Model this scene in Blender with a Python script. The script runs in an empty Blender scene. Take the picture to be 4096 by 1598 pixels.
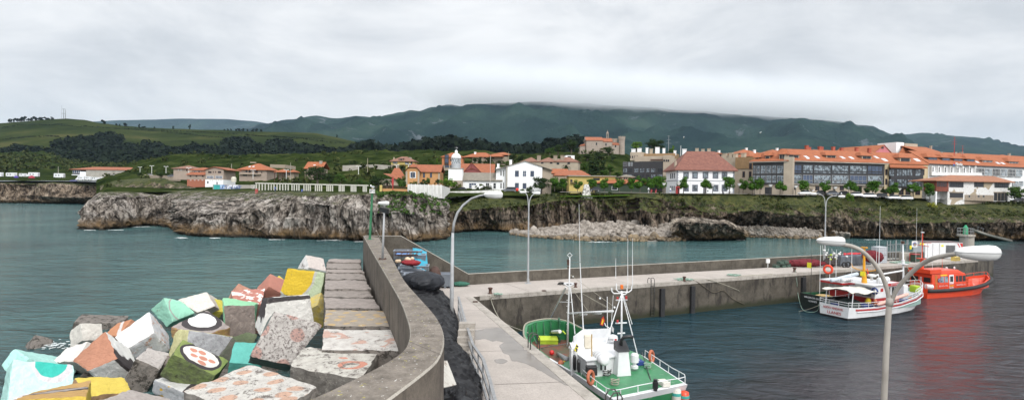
import bpy,math,random
from mathutils import Vector as V3,Matrix as M4,noise
random.seed(7)
R=math.radians
SC=bpy.context.scene
COL=SC.collection
# ---------------------------------------------------------------- camera, sky, sun, exposure
F,CX,CY,HY,ROLL,EYE=2300.0,2048.0,799.0,770.0,R(0.8),12.4
PITCH=math.atan((CY-HY)/F)
fwd0=V3((0,math.cos(PITCH),-math.sin(PITCH)))
up0=V3((0,math.sin(PITCH),math.cos(PITCH)))
rt0=V3((1,0,0))
RT=rt0*math.cos(ROLL)+up0*math.sin(ROLL)
UP=-rt0*math.sin(ROLL)+up0*math.cos(ROLL)
CAMPOS=V3((0,0,EYE))
cd=bpy.data.cameras.new('camera');cam=bpy.data.objects.new('camera',cd);COL.objects.link(cam)
cd.sensor_width=36;cd.lens=36*F/4096;cd.clip_start=0.5;cd.clip_end=60000
mw=M4((RT,UP,-fwd0)).transposed().to_4x4();mw.translation=CAMPOS
cam.matrix_world=mw
SC.camera=cam
SC.view_settings.view_transform='Standard';SC.view_settings.look='None'
SC.view_settings.gamma=1;SC.view_settings.exposure=0.42
SC.cycles.max_bounces=6;SC.cycles.volume_bounces=4;SC.cycles.volume_max_steps=64
SC.cycles.use_denoising=True
SUN_EL,SUN_AZ=42,160
w=bpy.data.worlds.new('World');SC.world=w;w.use_nodes=True
nt=w.node_tree;nt.nodes.clear()
def nn(nt,t,**k):
 n=nt.nodes.new(t)
 for a,b in k.items():
  if a in n.inputs:n.inputs[a].default_value=b
  else:setattr(n,a,b)
 return n
def ramp(nt,stops,interp='LINEAR'):
 r=nt.nodes.new('ShaderNodeValToRGB');e=r.color_ramp;e.interpolation=interp
 while len(e.elements)<len(stops):e.elements.new(0.5)
 for el,(p,c)in zip(e.elements,stops):
  el.position=p;el.color=(*c,1)if len(c)==3 else c
 return r
L=nt.links.new
sky=nn(nt,'ShaderNodeTexSky',sky_type='NISHITA',sun_disc=False,sun_elevation=R(SUN_EL),sun_rotation=R(SUN_AZ))
bgs=nn(nt,'ShaderNodeBackground',Strength=0.08);L(sky.outputs[0],bgs.inputs[0])
tc=nn(nt,'ShaderNodeTexCoord');mp=nn(nt,'ShaderNodeMapping',Scale=(1.0,1.0,2.7),Rotation=(0,0.10,0));L(tc.outputs['Generated'],mp.inputs[0])
n1=nn(nt,'ShaderNodeTexNoise',Scale=2.6,Detail=8.0,Roughness=0.6,Distortion=0.45);L(mp.outputs[0],n1.inputs['Vector'])
cr=ramp(nt,[(0.34,(0.52,0.54,0.565)),(0.43,(0.60,0.615,0.635)),(0.52,(0.685,0.694,0.706)),(0.62,(0.765,0.77,0.775))]);L(n1.outputs[0],cr.inputs[0])
sep=nn(nt,'ShaderNodeSeparateXYZ');L(tc.outputs['Generated'],sep.inputs[0])
mr=nn(nt,'ShaderNodeMapRange');L(sep.outputs['Z'],mr.inputs[0])
for i,v in((1,0.08),(2,1.0),(3,0.90),(4,1.35)):mr.inputs[i].default_value=v
sv=nn(nt,'ShaderNodeVectorMath',operation='DOT_PRODUCT');L(tc.outputs['Generated'],sv.inputs[0]);sv.inputs[1].default_value=(math.sin(R(SUN_AZ))*math.cos(R(SUN_EL)),math.cos(R(SUN_AZ))*math.cos(R(SUN_EL)),math.sin(R(SUN_EL)))
gl=nn(nt,'ShaderNodeMapRange');L(sv.outputs['Value'],gl.inputs[0])
for i,v in((1,0.1),(2,1.0),(3,1.0),(4,2.3)):gl.inputs[i].default_value=v
gm=nn(nt,'ShaderNodeMath',operation='MULTIPLY');L(mr.outputs[0],gm.inputs[0]);L(gl.outputs[0],gm.inputs[1])
mul=nn(nt,'ShaderNodeVectorMath',operation='SCALE');L(cr.outputs[0],mul.inputs[0]);L(gm.outputs[0],mul.inputs['Scale'])
bgc=nn(nt,'ShaderNodeBackground',Strength=1.0);L(mul.outputs[0],bgc.inputs[0])
mx=nn(nt,'ShaderNodeMixShader',Fac=0.94);L(bgs.outputs[0],mx.inputs[1]);L(bgc.outputs[0],mx.inputs[2])
wo=nn(nt,'ShaderNodeOutputWorld');L(mx.outputs[0],wo.inputs[0])
sd=bpy.data.lights.new('sun','SUN');sd.energy=1.5;sd.angle=R(18);sd.color=(1,0.96,0.9)
so=bpy.data.objects.new('sun',sd);COL.objects.link(so)
sdir=V3((math.sin(R(SUN_AZ))*math.cos(R(SUN_EL)),math.cos(R(SUN_AZ))*math.cos(R(SUN_EL)),math.sin(R(SUN_EL))))
so.rotation_euler=sdir.to_track_quat('Z','Y').to_euler()
# ---------------------------------------------------------------- photo pixel (4096 wide) -> world
def ray(px,py):return fwd0+RT*((px-CX)/F)+UP*((CY-py)/F)
def W(px,py,Y):
 d=ray(px,py);return CAMPOS+d*(Y/d.y)
def G(px,py,z):
 d=ray(px,py);return CAMPOS+d*((z-EYE)/d.z)
def yh(px):return HY+(px-CX)*math.tan(ROLL)
def pxm(Y):return Y/F
# ---------------------------------------------------------------- mesh builder
class MB:
 def __init__(s):s.v=[];s.f=[];s.m=[]
 def add(s,vs,fs,mi=0):
  o=len(s.v);s.v.extend([tuple(v)for v in vs]);s.f.extend([tuple(i+o for i in f)for f in fs]);s.m.extend([mi]*len(fs));return s
 def box(s,x0,y0,z0,x1,y1,z1,mi=0,M=None):
  vs=[V3(p)for p in((x0,y0,z0),(x1,y0,z0),(x1,y1,z0),(x0,y1,z0),(x0,y0,z1),(x1,y0,z1),(x1,y1,z1),(x0,y1,z1))]
  if M:vs=[M@v for v in vs]
  return s.add(vs,[(0,3,2,1),(4,5,6,7),(0,1,5,4),(1,2,6,5),(2,3,7,6),(3,0,4,7)],mi)
 def tb(s,pts,r,n=8,mi=0,cap=True,closed=False):
  pts=[V3(p)for p in pts];rs=r if isinstance(r,(list,tuple))else[r]*len(pts)
  vs=[];a=None
  for i,p in enumerate(pts):
   if closed:d=(pts[(i+1)%len(pts)]-pts[i-1])
   else:d=(pts[min(i+1,len(pts)-1)]-pts[max(i-1,0)])
   d.normalize()
   if a is None:
    a=d.orthogonal().normalized()if abs(d.z)<0.99 else V3((1,0,0))
   a=(a-d*a.dot(d)).normalized();b=d.cross(a)
   for k in range(n):
    t=2*math.pi*k/n;vs.append(p+(a*math.cos(t)+b*math.sin(t))*rs[i])
  fs=[];m=len(pts)
  for i in range(m if closed else m-1):
   j=(i+1)%m
   for k in range(n):fs.append((i*n+k,i*n+(k+1)%n,j*n+(k+1)%n,j*n+k))
  if cap and not closed:fs+=[tuple(range(n-1,-1,-1)),tuple((m-1)*n+k for k in range(n))]
  return s.add(vs,fs,mi)
 def prism(s,poly,z0,z1,mi=0,M=None,top=None):
  n=len(poly);vs=[V3((x,y,z0))for x,y in poly]+[V3((x,y,z1))for x,y in poly]
  if M:vs=[M@v for v in vs]
  s.add(vs,[tuple(range(n-1,-1,-1))]+[(i,(i+1)%n,(i+1)%n+n,i+n)for i in range(n)],mi)
  return s.add(vs[n:],[tuple(range(n))],mi if top is None else top)
 def lt_(s,prof,c=(0,0,0),n=16,mi=0,M=None):
  vs=[]
  for r,z in prof:
   for k in range(n):vs.append(V3((c[0]+r*math.cos(2*math.pi*k/n),c[1]+r*math.sin(2*math.pi*k/n),c[2]+z)))
  if M:vs=[M@v for v in vs]
  m=len(prof);fs=[(i*n+k,i*n+(k+1)%n,(i+1)*n+(k+1)%n,(i+1)*n+k)for i in range(m-1)for k in range(n)]
  fs+=[tuple(range(n-1,-1,-1)),tuple((m-1)*n+k for k in range(n))]
  return s.add(vs,fs,mi)
 def ball(s,c,r,n=10,mi=0,M=None):
  r=r if isinstance(r,(tuple,list))else(r,r,r);m=max(4,n//2)
  vs=[];fs=[]
  for i in range(m+1):
   th=math.pi*i/m
   for k in range(n):
    ph=2*math.pi*k/n
    vs.append(V3((c[0]+r[0]*math.sin(th)*math.cos(ph),c[1]+r[1]*math.sin(th)*math.sin(ph),c[2]-r[2]*math.cos(th))))
  if M:vs=[M@v for v in vs]
  for i in range(m):
   for k in range(n):fs.append((i*n+k,i*n+(k+1)%n,(i+1)*n+(k+1)%n,(i+1)*n+k))
  return s.add(vs,fs,mi)
 def qd_(s,a,b,c,d,mi=0):return s.add([a,b,c,d],[(0,1,2,3)],mi)
 def xf(s,M):
  s.v=[tuple(M@V3(v))for v in s.v];return s
 def merge(s,o,mi=0):
  k=len(s.v);s.v+=o.v;s.f+=[tuple(i+k for i in f)for f in o.f];s.m+=[m+mi for m in o.m];return s
 def bd(s,name,mats,parent=None,smooth=False,bevel=0):
  me=bpy.data.meshes.new(name);me.from_pydata(s.v,[],s.f)
  for m in(mats if isinstance(mats,(list,tuple))else[mats]):me.materials.append(m)
  me.polygons.foreach_set('material_index',s.m)
  if smooth:me.polygons.foreach_set('use_smooth',[True]*len(s.f))
  me.update();o=bpy.data.objects.new(name,me);COL.objects.link(o)
  if parent:o.parent=parent
  if bevel:
   b=o.modifiers.new('bevel','BEVEL');b.width=bevel;b.segments=2;b.limit_method='ANGLE'
  return o
def tag(o,label=None,cat=None,group=None,kind=None):
 if label:o['label']=label
 if cat:o['category']=cat
 if group:o['group']=group
 if kind:o['kind']=kind
 return o
def thing(name,label,cat,loc=(0,0,0),rz=0,group=None):
 o=bpy.data.objects.new(name,None);COL.objects.link(o);o.empty_display_size=0.3
 o.location=loc;o.rotation_euler=(0,0,rz);return tag(o,label,cat,group)
def dup(root,loc,rz=None,label=None,group=None,scale=None):
 kids={}
 for o in COL.objects:
  if o.parent:kids.setdefault(o.parent.name,[]).append(o)
 r=root.copy();COL.objects.link(r);r.location=loc
 if rz is not None:r.rotation_euler=(0,0,rz)
 if scale is not None:r.scale=scale if isinstance(scale,(tuple,list,V3))else(scale,)*3
 if label:r['label']=label
 if group:r['group']=group
 def rec(src,dst):
  for ch in kids.get(src.name,[]):
   c=ch.copy();COL.objects.link(c);c.parent=dst;rec(ch,c)
 rec(root,r);return r
def text_mesh(s,size,depth=0.01,align='CENTER',shear=0.0,offset=0.0):
 cu=bpy.data.curves.new('letters','FONT');cu.body=s;cu.size=size;cu.extrude=depth;cu.align_x=align;cu.align_y='CENTER';cu.shear=shear;cu.offset=offset
 o=bpy.data.objects.new('letters',cu);COL.objects.link(o)
 dg=bpy.context.evaluated_depsgraph_get();me=bpy.data.meshes.new_from_object(o.evaluated_get(dg))
 mb=MB();mb.add([v.co.copy()for v in me.vertices],[tuple(p.vertices)for p in me.polygons])
 bpy.data.objects.remove(o);bpy.data.curves.remove(cu);bpy.data.meshes.remove(me)
 return mb
# ---------------------------------------------------------------- materials
MT={}
def mat(name,c1,c2=None,sc=3.0,rough=0.8,bump=0.0,bsc=None,stretch=(1,1,1),metal=0.0,lo=0.35,hi=0.65,det=6,c3=None,spec=0.5,thr=None,third=(0.5,0.62)):
 if name in MT:return MT[name]
 m=bpy.data.materials.new(name);m.use_nodes=True;t=m.node_tree;b=t.nodes['Principled BSDF']
 b.inputs['Roughness'].default_value=rough;b.inputs['Metallic'].default_value=metal;b.inputs['Specular IOR Level'].default_value=spec
 K=t.links.new
 c=nn(t,'ShaderNodeTexCoord');mp=nn(t,'ShaderNodeMapping',Scale=stretch);K(c.outputs['Object'],mp.inputs[0])
 if c2 is None:c2=tuple(x*0.86 for x in c1)
 n=nn(t,'ShaderNodeTexNoise',Scale=sc,Detail=float(det),Roughness=0.6);K(mp.outputs[0],n.inputs['Vector'])
 r=ramp(t,[(lo,c2),(hi,c1)]);K(n.outputs[0],r.inputs[0]);out=r.outputs[0]
 if c3:
  n3=nn(t,'ShaderNodeTexNoise',Scale=sc*2.7,Detail=8.0,Roughness=0.7);K(mp.outputs[0],n3.inputs['Vector'])
  r3=ramp(t,[(third[0],(0,0,0)),(third[1],(1,1,1))]);K(n3.outputs[0],r3.inputs[0])
  x=nn(t,'ShaderNodeMix',data_type='RGBA');K(r3.outputs[0],x.inputs[0]);K(out,x.inputs[6]);x.inputs[7].default_value=(*c3,1);out=x.outputs[2]
 K(out,b.inputs['Base Color'])
 if bump:
  n2=nn(t,'ShaderNodeTexNoise',Scale=bsc or sc*3,Detail=5.0,Roughness=0.65);K(mp.outputs[0],n2.inputs['Vector'])
  bp=nn(t,'ShaderNodeBump',Strength=bump,Distance=0.1);K(n2.outputs[0],bp.inputs['Height']);K(bp.outputs[0],b.inputs['Normal'])
 MT[name]=m;return m
# ---------------------------------------------------------------- water
def water_mat():
 m=bpy.data.materials.new('sea_water');m.use_nodes=True;t=m.node_tree;K=t.links.new
 b=t.nodes['Principled BSDF'];b.inputs['IOR'].default_value=1.31;b.inputs['Roughness'].default_value=0.06
 g=nn(t,'ShaderNodeNewGeometry');sp=nn(t,'ShaderNodeSeparateXYZ');K(g.outputs['Position'],sp.inputs[0])
 big=nn(t,'ShaderNodeTexNoise',Scale=0.035,Detail=4.0);K(g.outputs['Position'],big.inputs['Vector'])
 seac=ramp(t,[(0.35,(0.038,0.088,0.094)),(0.5,(0.056,0.126,0.128)),(0.68,(0.085,0.168,0.162))]);K(big.outputs[0],seac.inputs[0])
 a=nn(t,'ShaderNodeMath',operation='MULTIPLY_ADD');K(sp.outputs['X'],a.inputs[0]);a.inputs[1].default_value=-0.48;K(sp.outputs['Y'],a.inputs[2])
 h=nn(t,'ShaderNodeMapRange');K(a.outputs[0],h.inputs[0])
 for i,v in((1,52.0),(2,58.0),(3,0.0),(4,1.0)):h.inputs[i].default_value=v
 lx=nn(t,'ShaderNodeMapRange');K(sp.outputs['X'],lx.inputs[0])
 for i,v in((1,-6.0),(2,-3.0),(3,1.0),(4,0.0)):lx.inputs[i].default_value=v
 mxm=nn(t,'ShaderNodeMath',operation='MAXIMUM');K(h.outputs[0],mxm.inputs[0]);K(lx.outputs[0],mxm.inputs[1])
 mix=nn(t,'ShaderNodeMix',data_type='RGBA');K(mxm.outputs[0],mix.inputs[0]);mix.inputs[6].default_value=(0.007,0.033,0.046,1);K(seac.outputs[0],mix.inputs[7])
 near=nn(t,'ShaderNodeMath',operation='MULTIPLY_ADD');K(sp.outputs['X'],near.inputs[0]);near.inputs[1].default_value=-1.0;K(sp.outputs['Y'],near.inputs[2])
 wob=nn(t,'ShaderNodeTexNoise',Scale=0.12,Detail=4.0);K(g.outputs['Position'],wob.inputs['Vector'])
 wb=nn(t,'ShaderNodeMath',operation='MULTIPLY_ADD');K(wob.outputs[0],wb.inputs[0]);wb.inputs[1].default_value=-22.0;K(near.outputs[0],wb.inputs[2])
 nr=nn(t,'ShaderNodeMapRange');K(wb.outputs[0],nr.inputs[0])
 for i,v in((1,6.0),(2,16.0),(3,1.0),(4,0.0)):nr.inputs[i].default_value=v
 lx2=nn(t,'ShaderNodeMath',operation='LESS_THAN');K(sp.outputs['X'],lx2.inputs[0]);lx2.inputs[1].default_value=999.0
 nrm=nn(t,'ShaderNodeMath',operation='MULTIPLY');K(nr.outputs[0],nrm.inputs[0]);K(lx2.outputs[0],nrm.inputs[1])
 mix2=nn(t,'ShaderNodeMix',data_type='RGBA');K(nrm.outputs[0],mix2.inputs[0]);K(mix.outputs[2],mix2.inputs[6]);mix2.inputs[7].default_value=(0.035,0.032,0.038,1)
 K(mix2.outputs[2],b.inputs['Base Color'])
 mp=nn(t,'ShaderNodeMapping',Scale=(0.42,0.9,1),Rotation=(0,0,R(12)));K(g.outputs['Position'],mp.inputs[0])
 w1=nn(t,'ShaderNodeTexNoise',Scale=1.5,Detail=7.0,Roughness=0.62,Distortion=0.8);K(mp.outputs[0],w1.inputs['Vector'])
 w2=nn(t,'ShaderNodeTexNoise',Scale=0.5,Detail=3.0,Roughness=0.55,Distortion=0.5);K(mp.outputs[0],w2.inputs['Vector'])
 ad=nn(t,'ShaderNodeMath',operation='MULTIPLY_ADD');K(w2.outputs[0],ad.inputs[0]);ad.inputs[1].default_value=2.4;K(w1.outputs[0],ad.inputs[2])
 bp=nn(t,'ShaderNodeBump',Strength=1.0,Distance=0.26);K(ad.outputs[0],bp.inputs['Height']);K(bp.outputs[0],b.inputs['Normal'])
 ds=nn(t,'ShaderNodeMapRange');K(mxm.outputs[0],ds.inputs[0])
 for i,v in((1,0.0),(2,1.0),(3,0.48),(4,0.66)):ds.inputs[i].default_value=v
 K(ds.outputs[0],bp.inputs['Distance'])
 return m
mb=MB();S=9000
mb.qd_((-S,-60,0),(S,-60,0),(S,1200,0),(-S,1200,0))
tag(mb.bd('sea_water',water_mat()),kind='structure')
mb=MB();mb.qd_((-S,-60,-9),(S,-60,-9),(S,9000,-9),(-S,9000,-9))
tag(mb.bd('sea_bed',mat('sea_bed',(0.08,0.08,0.07))),kind='structure')
# ---------------------------------------------------------------- land sheets: columns keyed by photo x, control rows (photo y, depth)
def lerp(a,b,t):return a+(b-a)*t
def sheet(name,cols,step,rows,mats,disp=None,smooth=True,low=None,post=None):
 """cols: {px:[(py,Y),...]}; rows: subdivisions between control rows; returns object and grid"""
 ks=sorted(cols);mb=MB();grid=[]
 px=ks[0]
 while px<=ks[-1]+1e-6:
  i=max(k for k in range(len(ks))if ks[k]<=px+1e-9);j=min(i+1,len(ks)-1)
  t=0 if i==j else(px-ks[i])/(ks[j]-ks[i]);ts=t*t*(3-2*t)*0.5+t*0.5
  A,B=cols[ks[i]],cols[ks[j]]
  ctl=[W(px,lerp(a[0],b[0],ts),lerp(a[1],b[1],ts))for a,b in zip(A,B)]
  if low is not None:ctl=[V3((ctl[0].x,ctl[0].y,low))]+ctl
  pts=[]
  for k in range(len(ctl)-1):
   n=rows[k]
   for q in range(n):pts.append(ctl[k].lerp(ctl[k+1],q/n))
  pts.append(ctl[-1]);grid.append(pts);px+=step
 nc,nr=len(grid),len(grid[0])
 if disp:
  out=[]
  for i in range(nc):
   c=[]
   for j in range(nr):
    p=grid[i][j]
    du=grid[min(i+1,nc-1)][j]-grid[max(i-1,0)][j];dv=grid[i][min(j+1,nr-1)]-grid[i][max(j-1,0)]
    nrm=du.cross(dv)
    nrm=nrm.normalized()if nrm.length>1e-9 else V3((0,-1,0))
    c.append(disp(p,nrm,i/(nc-1),j/(nr-1)))
   out.append(c)
  grid=out
 vs=[p for c in grid for p in c]
 mb.add(vs,[(i*nr+j,(i+1)*nr+j,(i+1)*nr+j+1,i*nr+j+1)for i in range(nc-1)for j in range(nr-1)])
 o=mb.bd(name,mats,smooth=smooth);return o,grid
def fb(p,s,o=4):return noise.fractal(p*s,1.0,2.0,o)
def rocky(p,n,u,v):
 q=V3((p.x,p.y,p.z*0.32))
 steep=1-abs(n.z)*0.75
 d=fb(p,0.07,3)*2.6
 g=1-abs(noise.noise(V3((p.x*0.33+p.z*0.06,p.y*0.33,p.z*0.045))))*2;d+=(g*g-0.5)*2.3*steep
 g=1-abs(noise.noise(V3((p.x*0.95+4,p.y*0.95,p.z*0.11))))*2;d+=(g*g-0.5)*0.95*steep
 cell=noise.voronoi(V3((p.x*0.34,p.y*0.34,p.z*0.5)))[0];d+=(cell[1]-cell[0])*0.7-0.25
 d+=fb(q+V3((3,3,3)),1.3,3)*0.3
 for sc_,am in((.11,2.4),(.27,1.1)):
  w_=noise.voronoi(V3((p.x*sc_+p.z*.05,p.y*sc_,p.z*sc_*.62)))[1][0];d+=(math.sin(w_.x*57.3+w_.y*91.7+w_.z*33.1)*.5)*am*steep
 f=min(1,max(0.12,(1-v)*5))
 r=p+V3((n.x,n.y,n.z*0.35))*d*f
 if p.z<0.9:r+=V3((n.x,n.y,0))*-1.2*(1-max(0,p.z)/0.9)
 return r
def rock_mat(name,pale,dark,grass_z=9.5,grass_amt=0.5,ochre=1.0,green=(0.058,0.066,0.018),stain=0.5):
 m=bpy.data.materials.new(name);m.use_nodes=True;t=m.node_tree;K=t.links.new;b=t.nodes['Principled BSDF'];b.inputs['Roughness'].default_value=0.95;b.inputs['Specular IOR Level'].default_value=0.2
 g=nn(t,'ShaderNodeNewGeometry');sp=nn(t,'ShaderNodeSeparateXYZ');K(g.outputs['Position'],sp.inputs[0])
 mp=nn(t,'ShaderNodeMapping',Scale=(1,1,0.45));K(g.outputs['Position'],mp.inputs[0])
 a=nn(t,'ShaderNodeTexNoise',Scale=0.42,Detail=9.0,Roughness=0.66,Distortion=0.5);K(mp.outputs[0],a.inputs['Vector'])
 r=ramp(t,[(0.36,tuple(x*0.22 for x in dark)),(0.43,tuple(x*.7 for x in dark)),(0.50,tuple(lerp(x,y,.5)for x,y in zip(dark,pale))),(0.58,pale),(0.70,tuple(x*1.25 for x in pale))]);K(a.outputs[0],r.inputs[0]);out=r.outputs[0]
 wn=nn(t,'ShaderNodeTexNoise',Scale=0.5,Detail=4.0);K(mp.outputs[0],wn.inputs['Vector']);wa=nn(t,'ShaderNodeVectorMath',operation='MULTIPLY_ADD');K(wn.outputs['Color'],wa.inputs[0]);wa.inputs[1].default_value=(3,3,3);K(mp.outputs[0],wa.inputs[2])
 vo=nn(t,'ShaderNodeTexVoronoi',feature='DISTANCE_TO_EDGE',Scale=0.42);K(wa.outputs[0],vo.inputs['Vector']);vr=ramp(t,[(0.015,(0.22,0.2,0.19)),(0.09,(1,1,1))]);K(vo.outputs['Distance'],vr.inputs[0])
 x=nn(t,'ShaderNodeMix',data_type='RGBA',blend_type='MULTIPLY');x.inputs[0].default_value=0.85;K(out,x.inputs[6]);K(vr.outputs[0],x.inputs[7]);out=x.outputs[2]
 mp2=nn(t,'ShaderNodeMapping',Scale=(1,1,0.12));K(g.outputs['Position'],mp2.inputs[0])
 s=nn(t,'ShaderNodeTexNoise',Scale=0.16,Detail=5.0);K(mp2.outputs[0],s.inputs['Vector'])
 sr=ramp(t,[(0.46,(1,1,1)),(0.56,(0,0,0))]);K(s.outputs[0],sr.inputs[0])
 s3=nn(t,'ShaderNodeTexNoise',Scale=0.55,Detail=6.0,Roughness=0.7);K(mp2.outputs[0],s3.inputs['Vector']);s4=ramp(t,[(0.52,(0,0,0)),(0.60,(1,1,1))]);K(s3.outputs[0],s4.inputs[0])
 x=nn(t,'ShaderNodeMix',data_type='RGBA',blend_type='MULTIPLY');x.inputs[7].default_value=(0.30,0.28,0.27,1);K(s4.outputs[0],x.inputs[0]);K(out,x.inputs[6]);out=x.outputs[2]
 x=nn(t,'ShaderNodeMix',data_type='RGBA',blend_type='MULTIPLY');x.inputs[7].default_value=(0.62,0.56,0.5,1)
 ml=nn(t,'ShaderNodeMath',operation='MULTIPLY');K(sr.outputs[0],ml.inputs[0]);ml.inputs[1].default_value=stain;K(ml.outputs[0],x.inputs[0]);K(out,x.inputs[6]);out=x.outputs[2]
 wz=nn(t,'ShaderNodeTexNoise',Scale=0.25,Detail=5.0);K(g.outputs['Position'],wz.inputs['Vector'])
 zz=nn(t,'ShaderNodeMath',operation='MULTIPLY_ADD');K(wz.outputs[0],zz.inputs[0]);zz.inputs[1].default_value=-5.0;K(sp.outputs['Z'],zz.inputs[2])
 zr=nn(t,'ShaderNodeMapRange');K(zz.outputs[0],zr.inputs[0])
 for i,v in((1,-1.2),(2,1.0),(3,ochre),(4,0.0)):zr.inputs[i].default_value=v
 x=nn(t,'ShaderNodeMix',data_type='RGBA');K(zr.outputs[0],x.inputs[0]);K(out,x.inputs[6])
 oc=ramp(t,[(0.4,(0.055,0.040,0.026)),(0.62,(0.17,0.11,0.055))]);K(a.outputs[0],oc.inputs[0]);K(oc.outputs[0],x.inputs[7]);out=x.outputs[2]
 zr=nn(t,'ShaderNodeMapRange');K(sp.outputs['Z'],zr.inputs[0])
 for i,v in((1,0.3),(2,1.1),(3,1.0),(4,0.0)):zr.inputs[i].default_value=v
 x=nn(t,'ShaderNodeMix',data_type='RGBA');K(zr.outputs[0],x.inputs[0]);K(out,x.inputs[6]);x.inputs[7].default_value=(0.022,0.02,0.017,1);out=x.outputs[2]
 sn=nn(t,'ShaderNodeSeparateXYZ');K(g.outputs['Normal'],sn.inputs[0])
 gn=nn(t,'ShaderNodeTexNoise',Scale=0.3,Detail=6.0,Roughness=0.65);K(g.outputs['Position'],gn.inputs['Vector'])
 e=nn(t,'ShaderNodeMath',operation='MULTIPLY_ADD');K(gn.outputs[0],e.inputs[0]);e.inputs[1].default_value=2.2;K(sn.outputs['Z'],e.inputs[2])
 e2=nn(t,'ShaderNodeMath',operation='MULTIPLY_ADD');K(sp.outputs['Z'],e2.inputs[0]);e2.inputs[1].default_value=0.14;K(e.outputs[0],e2.inputs[2])
 zr=nn(t,'ShaderNodeMapRange');K(e2.outputs[0],zr.inputs[0])
 c0=1.1+0.4+grass_z*0.14+(0.5-grass_amt)*1.0
 for i,v in((1,c0),(2,c0+0.22),(3,0.0),(4,1.0)):zr.inputs[i].default_value=v
 gc=nn(t,'ShaderNodeTexNoise',Scale=0.45,Detail=8.0,Roughness=0.7);K(g.outputs['Position'],gc.inputs['Vector'])
 gr=ramp(t,[(0.36,(0.016,0.024,0.008)),(0.48,(0.040,0.048,0.015)),(0.56,green),(0.68,(0.115,0.098,0.04))]);K(gc.outputs[0],gr.inputs[0])
 x=nn(t,'ShaderNodeMix',data_type='RGBA');K(zr.outputs[0],x.inputs[0]);K(out,x.inputs[6]);K(gr.outputs[0],x.inputs[7]);out=x.outputs[2]
 K(out,b.inputs['Base Color'])
 n2=nn(t,'ShaderNodeTexNoise',Scale=1.6,Detail=8.0,Roughness=0.75);K(mp.outputs[0],n2.inputs['Vector'])
 bp=nn(t,'ShaderNodeBump',Strength=0.9,Distance=0.5);K(n2.outputs[0],bp.inputs['Height']);K(bp.outputs[0],b.inputs['Normal'])
 return m
RK=rock_mat('limestone',(0.36,0.33,0.30),(0.13,0.115,0.10),grass_z=11.6,grass_amt=0.25)
RK2=rock_mat('cove_rock',(0.235,0.19,0.15),(0.08,0.065,0.05),grass_z=7.6,grass_amt=0.56,stain=0.6)
RK4=rock_mat('islet_stone',(0.30,0.26,0.215),(0.10,0.085,0.07),grass_z=20,grass_amt=0.2)
RK3=rock_mat('headland_rock',(0.30,0.245,0.19),(0.13,0.10,0.075),grass_z=16,grass_amt=0.45,ochre=0.9)
def wl(px,py):return(py,28520/(py-yh(px)))
C1={318:[wl(338,915),(880,176),(858,178),(848,182)],352:[wl(352,918),(860,170),(815,175),(800,186)],
  400:[wl(400,922),(845,170),(785,176),(768,190)],450:[wl(450,918),(850,170),(775,176),(765,190)],545:[wl(560,908),(850,182),(785,184),(765,200)],
  590:[wl(590,904),(850,186),(788,190),(764,204)],640:[wl(640,904),(855,188),(800,192),(763,206)],685:[wl(690,915),(862,178),(795,186),(762,204)],
  730:[wl(730,944),(865,153),(805,168),(760,202)],800:[wl(800,948),(855,149),(802,163),(760,198)],950:[wl(950,951),(845,150),(797,164),(760,190)],
  1080:[wl(1080,955),(830,148),(790,158),(763,178)],1180:[wl(1180,957),(812,145),(785,150),(766,172)],1350:[wl(1350,961),(820,143),(777,148),(770,170)],
  1500:[wl(1500,966),(850,140),(776,146),(771,170)],1620:[wl(1620,969),(850,140),(776,144),(772,165)],1690:[wl(1690,969),(860,142),(795,146),(776,165)],
  1760:[wl(1760,963),(890,146),(830,152),(784,178)],1800:[wl(1800,945),(890,158),(850,162),(788,185)]}
o,g1=sheet('limestone_cliff',C1,1.8,[3,26,18,14],[RK],rocky,low=-2.0,smooth=False)
tag(o,kind='structure')
C2={1770:[wl(1800,940),(890,172),(850,172),(788,188)],1850:[wl(1850,928),(885,178),(840,176),(784,188)],1960:[wl(1960,925),(885,180),(830,178),(779,188)],
  2100:[wl(2100,932),(880,180),(820,180),(778,190)],2250:[(905,172),(850,173),(800,174),(773,177)],2480:[(900,171),(850,171),(795,172.5),(772,176)],
  2525:[(900,171),(850,171),(790,172.5),(772,176)],2560:[(905,166),(840,166),(786,169),(772,176)],2640:[(905,166),(850,166.5),(792,170),(772,176)],2700:[(900,173),(850,171),(806,173),(774,176)],
  2850:[(900,173),(862,169),(815,172),(775,176)],2950:[(900,174),(850,168),(822,171),(776,176)],3010:[(900,173),(840,166),(812,170),(777,176)],
  3150:[(912,172),(858,167),(818,171),(780,179)],3300:[(920,172),(865,167),(820,171),(782,180)],3400:[wl(3400,952),(880,173),(828,176),(785,181)],
  3600:[wl(3600,958),(890,170),(838,176),(793,182)],3800:[wl(3800,962),(890,167),(840,175),(808,186)],4000:[wl(4000,963),(890,168),(834,177),(808,188)],4260:[wl(4250,964),(890,169),(834,178),(811,188)]}
o,g2=sheet('cove_cliff',C2,2.0,[3,26,20,12],[RK2],rocky,low=-2.0,smooth=False)
tag(o,kind='structure')
def islet(p,n,u,v):
 return p+n*(fb(p,0.12,4)*1.3+(1-abs(noise.noise(V3((p.x*.6,p.y*.6,p.z*1.5))))*2)*0.4)
C3={2685:[wl(2700,955),(925,152),(905,156),(900,160)],2720:[wl(2720,960),(890,152),(875,158),(880,166)],2800:[wl(2800,962),(892,150),(872,157),(880,170)],
  2900:[wl(2900,962),(895,151),(882,158),(890,170)],2960:[wl(2960,958),(920,154),(905,160),(905,168)],2985:[wl(2985,955),(945,158),(940,162),(940,165)]}
C3={k-0:v for k,v in C3.items()}
o,_=sheet('islet_rock',C3,3,[2,16,12,8],[RK4],rocky,low=-2.0,smooth=False);tag(o,kind='structure')
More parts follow.
